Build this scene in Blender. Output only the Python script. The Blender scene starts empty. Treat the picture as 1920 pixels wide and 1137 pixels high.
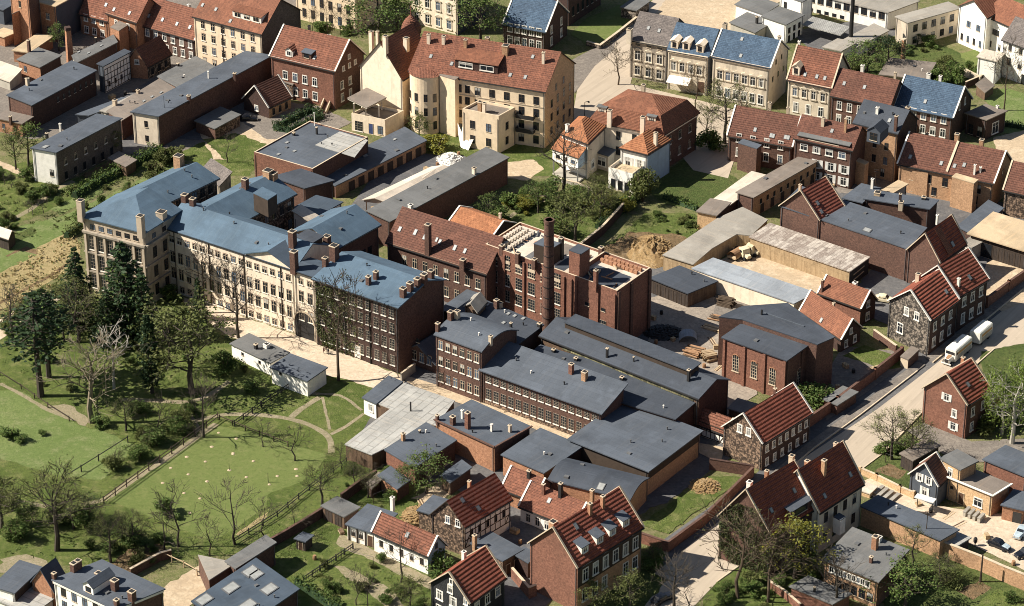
import bpy, math, random
from mathutils import Vector
R_=math.radians
random.seed(7)
scene=bpy.context.scene
COL=scene.collection
# ------------------------------------------------------------------ camera, world, sun, exposure
FOC=5500.0; PITCH=R_(29.0); DIST=579.0
CAM=Vector((0,-DIST*math.cos(PITCH),DIST*math.sin(PITCH)))
cd=bpy.data.cameras.new('camera'); cam=bpy.data.objects.new('camera',cd); COL.objects.link(cam)
cam.location=CAM; cam.rotation_euler=(R_(90)-PITCH,0,0)
cd.sensor_width=36; cd.lens=36*FOC/1920; cd.clip_start=20; cd.clip_end=9000
scene.camera=cam
SUN_EL=R_(42); SHADOW_AZ=R_(1)          # shadows run to the right of the picture, a little towards the camera
w=bpy.data.worlds.new('World'); scene.world=w; w.use_nodes=True
nt=w.node_tree; nt.nodes.clear()
sky=nt.nodes.new('ShaderNodeTexSky'); sky.sky_type='NISHITA'; sky.sun_disc=False
sdir=Vector((-math.cos(SHADOW_AZ)*math.cos(SUN_EL),-math.sin(SHADOW_AZ)*math.cos(SUN_EL),math.sin(SUN_EL)))
sky.sun_elevation=SUN_EL; sky.sun_rotation=math.atan2(sdir.x,sdir.y)
bg=nt.nodes.new('ShaderNodeBackground'); bg.inputs['Strength'].default_value=0.047
wo=nt.nodes.new('ShaderNodeOutputWorld')
nt.links.new(sky.outputs[0],bg.inputs[0]); nt.links.new(bg.outputs[0],wo.inputs[0])
sl=bpy.data.lights.new('sun','SUN'); sl.energy=5.0; sl.angle=R_(0.5); sl.color=(1.0,0.95,0.86)
so=bpy.data.objects.new('sun',sl); COL.objects.link(so)
so.rotation_euler=(-sdir).to_track_quat('-Z','Y').to_euler()
so.location=(0,0,300)
scene.view_settings.view_transform='Standard'; scene.view_settings.look='None'
scene.view_settings.exposure=0.82; scene.view_settings.gamma=1.0
try:
    scene.cycles.filter_width=.95; scene.cycles.max_bounces=5; scene.cycles.diffuse_bounces=2
except Exception: pass
# ------------------------------------------------------------------ picture <-> ground
CP,SP=math.cos(PITCH),math.sin(PITCH)
def P(px,py,z=0.0):
    x=(px-960)/FOC; y=(py-568.5)/FOC
    d=Vector((x,CP-y*SP,-SP-y*CP)); t=(CAM.z-z)/-d.z
    return CAM+d*t
def proj(v):
    q=v-CAM; f=q.y*CP-q.z*SP; u=q.y*SP+q.z*CP
    return 960+FOC*q.x/f, 568.5-FOC*u/f
def hsolve(px,py,base):                   # height of a point seen at (px,py) whose foot is seen at picture row base
    lo,hi=0.0,60.0
    for _ in range(40):
        m=(lo+hi)/2; g=P(px,py,m)
        if proj(Vector((g.x,g.y,0)))[1]<base: lo=m
        else: hi=m
    return lo
# ------------------------------------------------------------------ materials
MATS={}
def mk(name):
    m=bpy.data.materials.new(name); m.use_nodes=True
    n=m.node_tree; b=n.nodes['Principled BSDF']; b.inputs['Roughness'].default_value=.85
    b.inputs['Specular IOR Level'].default_value=.25
    MATS[name]=m
    return m,n,b
def N(n,t,**k):
    o=n.nodes.new(t)
    for a,v in k.items():
        if a[0]=='i' and a[1:].isdigit(): o.inputs[int(a[1:])].default_value=v
        else: setattr(o,a,v)
    return o
def c4(c): return (c[0],c[1],c[2],1)
def mix(n,a,b,f,mode='MIX'):
    o=n.nodes.new('ShaderNodeMix'); o.data_type='RGBA'; o.blend_type=mode
    for s,v in ((0,f),(6,a),(7,b)):
        if hasattr(v,'is_linked') or hasattr(v,'links'): n.links.new(v,o.inputs[s])
        else: o.inputs[s].default_value=v if s==0 else c4(v)
    return o.outputs[2]
def noise(n,vec,scale,detail=3,lo=.35,hi=.65,rough=.6):
    t=N(n,'ShaderNodeTexNoise'); t.inputs['Scale'].default_value=scale; t.inputs['Detail'].default_value=detail; t.inputs['Roughness'].default_value=rough
    n.links.new(vec,t.inputs['Vector'])
    r=N(n,'ShaderNodeMapRange'); r.inputs[1].default_value=lo; r.inputs[2].default_value=hi
    n.links.new(t.outputs[0],r.inputs[0]); return r.outputs[0]
def pos(n): return N(n,'ShaderNodeNewGeometry').outputs['Position']
def uv(n): return N(n,'ShaderNodeTexCoord').outputs['UV']
def bump(n,b,h,s,d):
    o=N(n,'ShaderNodeBump'); o.inputs['Strength'].default_value=s; o.inputs['Distance'].default_value=d
    n.links.new(h,o.inputs['Height']); n.links.new(o.outputs[0],b.inputs['Normal'])
def sc(c,k): return tuple(x*k for x in c)
def brickn(n,vec,c1,c2,m,bw,rh,ms=.015,off=.5):
    t=N(n,'ShaderNodeTexBrick'); t.inputs['Color1'].default_value=c4(c1); t.inputs['Color2'].default_value=c4(c2); t.inputs['Mortar'].default_value=c4(m)
    t.inputs['Scale'].default_value=1; t.inputs['Mortar Size'].default_value=ms; t.inputs['Mortar Smooth'].default_value=.3
    t.inputs['Brick Width'].default_value=bw; t.inputs['Row Height'].default_value=rh; t.offset=off; t.inputs['Bias'].default_value=0
    n.links.new(vec,t.inputs['Vector']); return t
def m_plain(name,c,rough=.7,spec=.25,metal=0):
    m,n,b=mk(name)
    col=mix(n,sc(c,.86),sc(c,1.1),noise(n,pos(n),1.2,3))
    n.links.new(col,b.inputs['Base Color'])
    b.inputs['Roughness'].default_value=rough; b.inputs['Specular IOR Level'].default_value=spec; b.inputs['Metallic'].default_value=metal
def m_brick(name,c,c2,stain=(.03,.025,.02),ss=.35,k=.0):
    m,n,b=mk(name); p=pos(n); u=uv(n)
    br=brickn(n,u,c,c2,sc(c,1.35),.5,.16,.012)
    x=mix(n,br.outputs[0],sc(c2,.75),noise(n,p,2.6,4,.4,.7))
    x=mix(n,x,sc(c,1.35),noise(n,p,5.0,2,.56,.75))
    f=noise(n,p,.22,4,.48,.78); fm=N(n,'ShaderNodeMath',operation='MULTIPLY',i1=ss); n.links.new(f,fm.inputs[0])
    x=mix(n,x,stain,fm.outputs[0])
    n.links.new(x,b.inputs['Base Color']); bump(n,b,br.outputs[1],.25,.03)
def m_stone(name,c,c2):
    m,n,b=mk(name); p=pos(n)
    v=N(n,'ShaderNodeTexVoronoi'); v.inputs['Scale'].default_value=2.3; n.links.new(p,v.inputs['Vector'])
    x=mix(n,c,c2,v.outputs['Color']); e=N(n,'ShaderNodeMapRange'); e.inputs[1].default_value=.25; e.inputs[2].default_value=.55; n.links.new(v.outputs['Distance'],e.inputs[0])
    x=mix(n,x,sc(c2,.45),e.outputs[0]); x=mix(n,x,sc(c,1.3),noise(n,p,1.3,3,.5,.8))
    n.links.new(x,b.inputs['Base Color']); bump(n,b,v.outputs['Distance'],.4,.05)
def m_plaster(name,c,stain=None,ss=.4):
    m,n,b=mk(name); p=pos(n); stain=stain or sc(c,.5)
    mp=N(n,'ShaderNodeMapping'); mp.inputs['Scale'].default_value=(1,1,.22); n.links.new(p,mp.inputs['Vector'])
    x=mix(n,sc(c,.9),sc(c,1.08),noise(n,p,1.1,4,.3,.7))
    f=noise(n,mp.outputs[0],.7,5,.5,.75); fm=N(n,'ShaderNodeMath',operation='MULTIPLY',i1=ss); n.links.new(f,fm.inputs[0])
    x=mix(n,x,stain,fm.outputs[0])
    g=noise(n,p,7,2,.62,.7); gm=N(n,'ShaderNodeMath',operation='MULTIPLY',i1=.3); n.links.new(g,gm.inputs[0])
    x=mix(n,x,sc(stain,.7),gm.outputs[0])
    n.links.new(x,b.inputs['Base Color'])
def m_tile(name,c,c2,row=.5,col=.34,bs=1.0,moss=(.04,.028,.02),ms=.35,rough=.8):
    m,n,b=mk(name); u=uv(n); p=pos(n)
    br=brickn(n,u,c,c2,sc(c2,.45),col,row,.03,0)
    rp_=brickn(n,u,sc(c,1.18),sc(c2,.85),c,3.1,1.9,.001,.4); x=mix(n,br.outputs[0],rp_.outputs[0],mathm(n,noise(n,p,.5,3,.5,.6),.6))
    x=mix(n,x,sc(c2,.55),noise(n,p,1.6,4,.5,.76))
    x=mix(n,x,sc(c,1.3),noise(n,p,4,2,.58,.8))
    f=noise(n,p,.25,4,.48,.8); fm=N(n,'ShaderNodeMath',operation='MULTIPLY',i1=ms); n.links.new(f,fm.inputs[0])
    x=mix(n,x,moss,fm.outputs[0])
    n.links.new(x,b.inputs['Base Color'])
    s=N(n,'ShaderNodeSeparateXYZ'); n.links.new(u,s.inputs[0])
    d=N(n,'ShaderNodeMath',operation='DIVIDE',i1=row); n.links.new(s.outputs[1],d.inputs[0])
    w2=N(n,'ShaderNodeMath',operation='MULTIPLY',i1=2*math.pi); n.links.new(d.outputs[0],w2.inputs[0])
    iv=N(n,'ShaderNodeMath',operation='SINE'); n.links.new(w2.outputs[0],iv.inputs[0])
    d2=N(n,'ShaderNodeMath',operation='MULTIPLY',i1=2*math.pi/col); n.links.new(s.outputs[0],d2.inputs[0])
    sn=N(n,'ShaderNodeMath',operation='SINE'); n.links.new(d2.outputs[0],sn.inputs[0])
    ad=N(n,'ShaderNodeMath',operation='MULTIPLY_ADD',i1=.25); n.links.new(sn.outputs[0],ad.inputs[0]); n.links.new(iv.outputs[0],ad.inputs[2])
    bump(n,b,ad.outputs[0],bs,.05 if row<.6 else .13); b.inputs['Roughness'].default_value=rough
def m_felt(name,c,seam=.5,patch=.35,bw=7,rh=1.1,ms=.05):
    m,n,b=mk(name); u=uv(n); p=pos(n)
    br=brickn(n,u,sc(c,.86),sc(c,1.12),sc(c,1-seam*.6),bw,rh,ms,.37)
    big=brickn(n,u,sc(c,.68),sc(c,1.26),c,13,6.3,.001,.3)
    x=mix(n,br.outputs[0],big.outputs[0],.45)
    x=mix(n,x,sc(c,.6),noise(n,p,.16,5,.45,.7))
    x=mix(n,x,sc(c,1.35),noise(n,p,.30,5,.56,.85))
    st=N(n,'ShaderNodeMapping'); st.inputs['Scale'].default_value=(1.4,.12,1); n.links.new(u,st.inputs['Vector'])
    x=mix(n,x,sc((c[0]*1.15,c[1],c[2]*.85),1.25),mathm(n,noise(n,st.outputs[0],1.0,4,.52,.75),.45))
    g=noise(n,p,6.0,2,.3,.7,.8); x=mix(n,x,sc(c,1.55),mathm(n,g,.25)); g=noise(n,p,9,2,.5,.7,.8); x=mix(n,x,sc(c,.4),mathm(n,g,.32))
    n.links.new(x,b.inputs['Base Color']); b.inputs['Roughness'].default_value=.8; b.inputs['Specular IOR Level'].default_value=.3
    bump(n,b,g,.3,.03)
def mathm(n,a,k):
    o=N(n,'ShaderNodeMath',operation='MULTIPLY',i1=k); n.links.new(a,o.inputs[0]); return o.outputs[0]
def m_strip(name,c,c2,pw=1.0,pl=2.4,vert=True,bs=.5,wave=.3):
    m,n,b=mk(name); u=uv(n); p=pos(n)
    s=N(n,'ShaderNodeSeparateXYZ'); n.links.new(u,s.inputs[0]); cb=N(n,'ShaderNodeCombineXYZ')
    n.links.new(s.outputs[1 if vert else 0],cb.inputs[0]); n.links.new(s.outputs[0 if vert else 1],cb.inputs[1])
    br=brickn(n,cb.outputs[0],c,c2,sc(c2,.6),pl,pw,.03,.37)
    x=mix(n,br.outputs[0],sc(c2,.6),noise(n,p,.8,4,.5,.8)); x=mix(n,x,sc(c,1.15),noise(n,p,3,3,.55,.8))
    n.links.new(x,b.inputs['Base Color'])
    d2=N(n,'ShaderNodeMath',operation='MULTIPLY',i1=2*math.pi/wave); n.links.new(s.outputs[0 if vert else 1],d2.inputs[0])
    sn=N(n,'ShaderNodeMath',operation='SINE'); n.links.new(d2.outputs[0],sn.inputs[0])
    bump(n,b,sn.outputs[0],bs,.04)
def m_ground(name,cs,scales=(.05,.35,2.2),rough=.95,bs=.6,bd=.2):
    m,n,b=mk(name); p=pos(n)
    x=mix(n,cs[0],cs[1],noise(n,p,scales[0],5,.4,.62))
    x=mix(n,x,cs[2],noise(n,p,scales[1],5,.5,.7))
    x=mix(n,x,cs[3],mathm(n,noise(n,p,scales[2],4,.44,.64,.75),.75)); x=mix(n,x,sc(cs[1],.7),mathm(n,noise(n,p,scales[1]*2.6,4,.5,.68),.5)); x=mix(n,x,sc(cs[2],1.1),mathm(n,noise(n,p,scales[2]*.45,4,.56,.7),.55))
    g=noise(n,p,scales[2]*2.3,3,.3,.7,.8); x=mix(n,x,sc(cs[1],.55),mathm(n,g,.28))
    n.links.new(x,b.inputs['Base Color']); b.inputs['Roughness'].default_value=rough; b.inputs['Specular IOR Level'].default_value=.1
    bump(n,b,g,bs,bd)
def m_road(name,c):
    m,n,b=mk(name); p=pos(n)
    mp=N(n,'ShaderNodeMapping'); mp.inputs['Rotation'].default_value=(0,0,R_(-57)); n.links.new(p,mp.inputs['Vector'])
    m2=N(n,'ShaderNodeMapping'); m2.inputs['Scale'].default_value=(.035,.9,1); n.links.new(mp.outputs[0],m2.inputs['Vector'])
    x=mix(n,sc(c,.93),sc(c,1.06),noise(n,p,.07,4,.35,.65))
    x=mix(n,x,sc(c,.74),mathm(n,noise(n,m2.outputs[0],1.0,4,.48,.7),.7)); x=mix(n,x,sc(c,1.2),mathm(n,noise(n,m2.outputs[0],2.1,3,.55,.75),.5))
    x=mix(n,x,sc(c,.6),mathm(n,noise(n,p,.45,5,.6,.72),.5)); g=noise(n,p,5,3,.35,.7,.8); x=mix(n,x,sc(c,.7),mathm(n,g,.25))
    n.links.new(x,b.inputs['Base Color']); b.inputs['Roughness'].default_value=.9
def m_leaf(name,c,c2,tr=.25):
    m,n,b=mk(name); p=pos(n)
    x=mix(n,c,c2,noise(n,p,.9,3,.35,.65)); x=mix(n,x,sc(c,1.7),noise(n,p,3.1,2,.55,.75))
    oi=N(n,'ShaderNodeObjectInfo'); x=mix(n,x,sc(c2,.6),mathm(n,oi.outputs['Random'],.45))
    n.links.new(x,b.inputs['Base Color']); b.inputs['Roughness'].default_value=.7
    t=N(n,'ShaderNodeBsdfTranslucent'); n.links.new(x,t.inputs[0]); ms=N(n,'ShaderNodeMixShader',i0=tr)
    n.links.new(b.outputs[0],ms.inputs[1]); n.links.new(t.outputs[0],ms.inputs[2]); n.links.new(ms.outputs[0],n.nodes['Material Output'].inputs[0])
# walls
m_brick('brick_red',(.255,.118,.077),(.175,.08,.054))
m_brick('brick_brown',(.15,.082,.058),(.10,.055,.042))
m_brick('brick_dark',(.085,.047,.036),(.055,.034,.028))
m_brick('brick_tan',(.50,.30,.17),(.40,.235,.13),(.10,.06,.035))
m_brick('brick_orange',(.43,.22,.125),(.33,.16,.09),(.08,.05,.03))
m_brick('brick_grey',(.17,.135,.105),(.11,.085,.068))
m_brick('brick_yellow',(.60,.40,.225),(.50,.33,.18),(.15,.10,.06),.25)
m_stone('stone_brown',(.36,.24,.16),(.13,.09,.065))
m_stone('stone_grey',(.33,.27,.21),(.10,.085,.07))
m_plaster('plaster_cream',(.82,.68,.51),(.30,.20,.12))
m_plaster('plaster_yellow',(.80,.63,.43),(.35,.22,.11),.35)
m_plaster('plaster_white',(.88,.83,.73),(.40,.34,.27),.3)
m_plaster('plaster_ornate',(.66,.56,.42),(.22,.19,.15),.7)
m_plaster('plaster_sooty',(.36,.30,.23),(.10,.085,.07),.8)
m_plaster('plaster_grey',(.54,.45,.34),(.18,.15,.12),.6)
m_plaster('plaster_slate',(.075,.085,.10),(.05,.055,.065),.4)
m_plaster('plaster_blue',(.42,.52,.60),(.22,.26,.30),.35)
m_plaster('concrete',(.42,.38,.31),(.22,.19,.15),.5)
m_plaster('white_trim',(.78,.72,.62),(.5,.42,.33),.3)
m_plaster('stone_trim',(.55,.44,.31),(.25,.18,.12),.5)
m_strip('planks_tan',(.46,.33,.19),(.36,.25,.14),.3,4,True,.3,.3)
m_strip('planks_dark',(.075,.055,.042),(.045,.035,.03),.3,4,True,.3,.3)
m_strip('planks_brown',(.18,.115,.07),(.12,.075,.05),.3,4,True,.3,.3)
m_strip('clapboard_black',(.035,.035,.036),(.022,.023,.025),.25,4,False,.5,.25)
m_strip('glazing_boards',(.30,.27,.14),(.06,.055,.035),.8,4,True,.3,.8)
# roofs
m_tile('tile_red',(.27,.108,.064),(.17,.07,.044))
m_tile('tile_orange',(.44,.185,.085),(.33,.13,.06),.45,.4)
m_tile('tile_brown',(.185,.08,.052),(.125,.055,.038))
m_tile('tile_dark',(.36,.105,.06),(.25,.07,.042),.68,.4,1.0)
m_tile('tile_mansard',(.27,.11,.06),(.20,.08,.046),.3,.3,.4)
m_tile('slate_blue',(.085,.13,.185),(.052,.085,.13),.42,.35,.5,(.05,.06,.08))
m_tile('slate_grey',(.19,.16,.14),(.13,.11,.10),.4,.35,.4)
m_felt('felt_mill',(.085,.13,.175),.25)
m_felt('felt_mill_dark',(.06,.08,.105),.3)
m_felt('felt',(.084,.096,.114),.7)
m_felt('felt_dark',(.054,.062,.076),.7)
m_felt('felt_light',(.14,.138,.132),.5)
m_felt('felt_brown',(.20,.165,.135),.4)
m_felt('roof_white',(.58,.50,.40),.25,.3,30,30)
m_felt('roof_beige',(.50,.38,.24),.25,.3,30,30)
m_felt('roof_concrete',(.31,.28,.235),.25,.3,20,20)
m_felt('roof_zinc',(.38,.365,.33),1.2,.3,5,1.5,.14)
m_felt('roof_blue_zinc',(.28,.30,.32),.7,.3,8,2.0,.06)
m_strip('asbestos_strips',(.50,.44,.37),(.24,.19,.155),.75,3.2,True,.4,.25)
m_strip('corrugated',(.34,.33,.30),(.26,.25,.23),.9,6,True,.6,.4)
m_plaster('plaster_tan',(.50,.40,.29),(.16,.13,.10),.7)
m_plain('muntin',(.34,.28,.21),.7)
# bits
m_plain('white_paint',(.70,.67,.60),.6)
m_plain('glass',(.018,.021,.025),.12,.6)
m_plain('skylight_glass',(.30,.30,.28),.5,.4)
m_plain('iron',(.03,.028,.027),.6)
m_plain('timber_dark',(.06,.042,.03),.8)
m_plain('wood_pale',(.50,.37,.23),.8)
m_plain('door_brown',(.09,.05,.032),.7)
m_plain('door_blue',(.05,.07,.16),.6)
m_plain('rust',(.30,.17,.09),.8)
m_plain('lamp_grey',(.12,.12,.12),.5)
m_plain('car_black',(.012,.013,.017),.18,.6)
m_plain('car_blue',(.40,.47,.50),.25,.6)
m_plain('car_cream',(.66,.57,.38),.4,.4)
m_plain('chrome',(.6,.6,.6),.2,.5,1)
m_plain('truck_skirt',(.40,.36,.29),.6)
m_plain('curtain',(.42,.40,.35),.8)
m_plain('glass_sky',(.10,.13,.17),.15,.6)  # pane variant with a sky reflection put into its colour
m_plain('rubber',(.02,.02,.02),.9)
m_plain('truck_white',(.78,.74,.64),.4,.4)
m_plain('truck_stripe',(.52,.29,.10),.5)
m_plain('skin',(.45,.26,.17),.6)
m_plain('cloth_dark',(.03,.028,.03),.9)
m_plain('cloth_red',(.22,.05,.04),.9)
m_plain('cloth_brown',(.11,.06,.04),.9)
m_plain('bark',(.06,.048,.036),.95)
m_plain('bark_brown',(.085,.06,.04),.95)
m_plain('bark_pale',(.21,.17,.115),.9)
m_plain('bark_birch',(.36,.33,.27),.9)
m_leaf('leaf_green',(.125,.18,.04),(.075,.12,.028))
m_leaf('leaf_olive',(.145,.16,.046),(.09,.105,.03))
m_leaf('leaf_dark',(.042,.074,.027),(.024,.048,.018),.2)
m_leaf('leaf_fresh',(.20,.25,.05),(.12,.175,.03),.35)
m_leaf('leaf_yellow',(.27,.25,.035),(.17,.17,.03),.35)
m_leaf('leaf_bud',(.19,.20,.065),(.13,.145,.045))
m_leaf('leaf_ivy',(.075,.085,.03),(.045,.055,.02),.1)
m_leaf('leaf_dry',(.44,.34,.17),(.30,.23,.11))
# ground
m_ground('g_ground',[(0.158,0.171,0.061),(0.099,0.122,0.038),(0.251,0.201,0.121),(0.290,0.244,0.128)])
m_ground('g_lawn',[(0.139,0.171,0.051),(0.112,0.146,0.041),(0.178,0.189,0.070),(0.165,0.183,0.061)],(.04,.5,3.2),.95,.35,.06)
m_ground('g_meadow',[(.20,.24,.085),(.15,.20,.06),(.25,.26,.12),(.11,.155,.045)],(.05,.3,2.0))
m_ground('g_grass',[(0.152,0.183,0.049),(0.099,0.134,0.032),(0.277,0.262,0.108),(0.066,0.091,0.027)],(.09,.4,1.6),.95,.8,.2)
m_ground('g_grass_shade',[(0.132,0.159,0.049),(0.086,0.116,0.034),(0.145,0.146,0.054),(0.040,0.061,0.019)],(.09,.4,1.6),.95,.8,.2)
m_ground('g_dry',[(.44,.34,.17),(.36,.28,.13),(.27,.24,.10),(.50,.40,.22)],(.06,.4,2.4),.95,.8,.2)
m_ground('g_sand',[(.55,.42,.28),(.46,.35,.23),(.62,.50,.35),(.36,.28,.19)],(.06,.3,1.8),.95,.3,.05)
m_ground('g_pale',[(.62,.50,.36),(.54,.43,.31),(.66,.55,.42),(.42,.33,.24)],(.07,.4,1.5),.95,.2,.04)
m_ground('g_dust',[(.36,.30,.235),(.30,.25,.20),(.42,.35,.275),(.20,.165,.135)],(.08,.4,1.8),.95,.4,.06)
m_ground('g_path',[(.37,.30,.20),(.30,.25,.16),(.42,.345,.24),(.20,.20,.09)],(.1,.5,2.2))
m_ground('g_earth',[(.34,.22,.12),(.25,.17,.09),(.42,.30,.18),(.12,.10,.05)],(.1,.5,2.2),.95,1,.25)
m_ground('g_clay',[(.66,.44,.21),(.54,.35,.16),(.74,.55,.32),(.26,.16,.08)],(.2,.7,2.5),.95,1,.3)
m_road('g_road',(.44,.36,.27))
m_ground('g_asphalt',[(.15,.145,.14),(.115,.112,.112),(.19,.175,.16),(.09,.085,.085)],(.06,.3,1.6),.9,.2,.03)
m_ground('g_cobble',[(.24,.205,.17),(.19,.165,.14),(.29,.25,.205),(.13,.11,.095)],(.06,.4,2.2),.9,.5,.06)
# ------------------------------------------------------------------ mesh builder
class MB:
    def __init__(s,o=(0,0,0)):
        s.v=[];s.f=[];s.m=[];s.mats=[];s.o=Vector(o);s.ud=None
    def mi(s,mat):
        if mat not in s.mats: s.mats.append(mat)
        return s.mats.index(mat)
    def face(s,pts,mat):
        i=len(s.v); s.v+= [tuple(Vector(p)-s.o) for p in pts]; s.f.append(tuple(range(i,i+len(pts)))); s.m.append(s.mi(mat))
    def hexa(s,q,mat,top=None):           # q: 4 bottom, 4 top points (both counter-clockwise from above)
        s.face([q[3],q[2],q[1],q[0]],mat); s.face([q[4],q[5],q[6],q[7]],top or mat)
        for k in range(4):
            l=(k+1)%4; s.face([q[k],q[l],q[l+4],q[k+4]],mat)
    def prism(s,pts,z0,z1,mat,top=None):  # vertical prism over any polygon
        pts=[Vector((p[0],p[1],0)) for p in pts]
        a=sum(pts[i].x*pts[i-len(pts)+1].y-pts[i-len(pts)+1].x*pts[i].y for i in range(len(pts)))
        if a<0: pts=pts[::-1]
        lo=[Vector((p.x,p.y,z0)) for p in pts]; hi=[Vector((p.x,p.y,z1)) for p in pts]
        s.face(hi,top or mat); s.face(lo[::-1],mat)
        for k in range(len(pts)):
            l=(k+1)%len(pts); s.face([lo[k],lo[l],hi[l],hi[k]],mat)
    def box(s,c,d,n,w,t,z0,z1,mat,top=None): # centre c, width w along d, thickness t along n
        c=Vector((c[0],c[1],0)); d=Vector((d[0],d[1],0)); n=Vector((n[0],n[1],0))
        s.prism([c-d*w/2-n*t/2,c+d*w/2-n*t/2,c+d*w/2+n*t/2,c-d*w/2+n*t/2],z0,z1,mat,top)
    def beam(s,a,b,w,mat,up=Vector((0,0,1)),h=None):
        a=Vector(a);b=Vector(b);d=(b-a)
        if d.length<1e-5: return
        d.normalize(); x=d.cross(up)
        if x.length<.05: x=d.cross(Vector((1,0,0)))
        x.normalize(); y=x.cross(d); h=h or w; x=x*w/2; y=y*h/2
        s.hexa([a-x-y,a+x-y,b+x-y,b-x-y,a-x+y,a+x+y,b+x+y,b-x+y],mat)
    def tube(s,pts,rs,n,mat,cap=True):
        rings=[]
        for i,p in enumerate(pts):
            p=Vector(p); d=(Vector(pts[min(i+1,len(pts)-1)])-Vector(pts[max(i-1,0)])).normalized()
            x=d.cross(Vector((.31,.95,.05)))
            if x.length<.05: x=d.cross(Vector((1,0,0)))
            x.normalize(); y=d.cross(x)
            rings.append([p+(x*math.cos(2*math.pi*k/n)+y*math.sin(2*math.pi*k/n))*rs[i] for k in range(n)])
        base=len(s.v)
        for r in rings: s.v+=[tuple(q-s.o) for q in r]
        k=s.mi(mat)
        for i in range(len(rings)-1):
            for j in range(n):
                l=(j+1)%n; s.f.append((base+i*n+j,base+i*n+l,base+(i+1)*n+l,base+(i+1)*n+j)); s.m.append(k)
        if cap:
            s.f.append(tuple(base+(len(rings)-1)*n+j for j in range(n))); s.m.append(k)
    def lathe(s,c,prof,n,mat): s.tube([Vector(c)+Vector((0,0,z)) for r,z in prof],[r for r,z in prof],n,mat)
    def mesh(s,name):
        me=bpy.data.meshes.new(name); me.from_pydata(s.v,[],s.f)
        for m in s.mats: me.materials.append(MATS[m])
        me.polygons.foreach_set('material_index',s.m)
        uvl=me.uv_layers.new(name='UVMap'); data=[0.0]*(2*len(me.loops)); vs=me.vertices
        for p in me.polygons:
            nn=p.normal
            if abs(nn.z)>.97: t=s.ud or Vector((1,0,0))
            else: t=Vector((-nn.y,nn.x,0)).normalized()
            b=nn.cross(t)
            if abs(nn.z)<=.97 and b.z<0: b=-b
            for li in p.loop_indices:
                co=vs[me.loops[li].vertex_index].co; data[2*li]=co.dot(t); data[2*li+1]=co.dot(b)
        uvl.data.foreach_set('uv',data); me.update(); return me
    def build(s,name,parent=None,loc=None,ud=None):
        if ud is not None: s.ud=ud
        o=bpy.data.objects.new(name,s.mesh(name)); COL.objects.link(o)
        if parent: o.parent=parent
        else: o.location=s.o
        return o
def tag(o,label=None,cat=None,group=None,kind=None):
    if label: o['label']=label
    if cat: o['category']=cat
    if group: o['group']=group
    if kind: o['kind']=kind
    return o
def thing(name,label,cat,loc,group=None,rz=0):
    o=bpy.data.objects.new(name,None); COL.objects.link(o); o.location=loc; o.rotation_euler=(0,0,rz)
    o.empty_display_size=.5
    return tag(o,label,cat,group)
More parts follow.
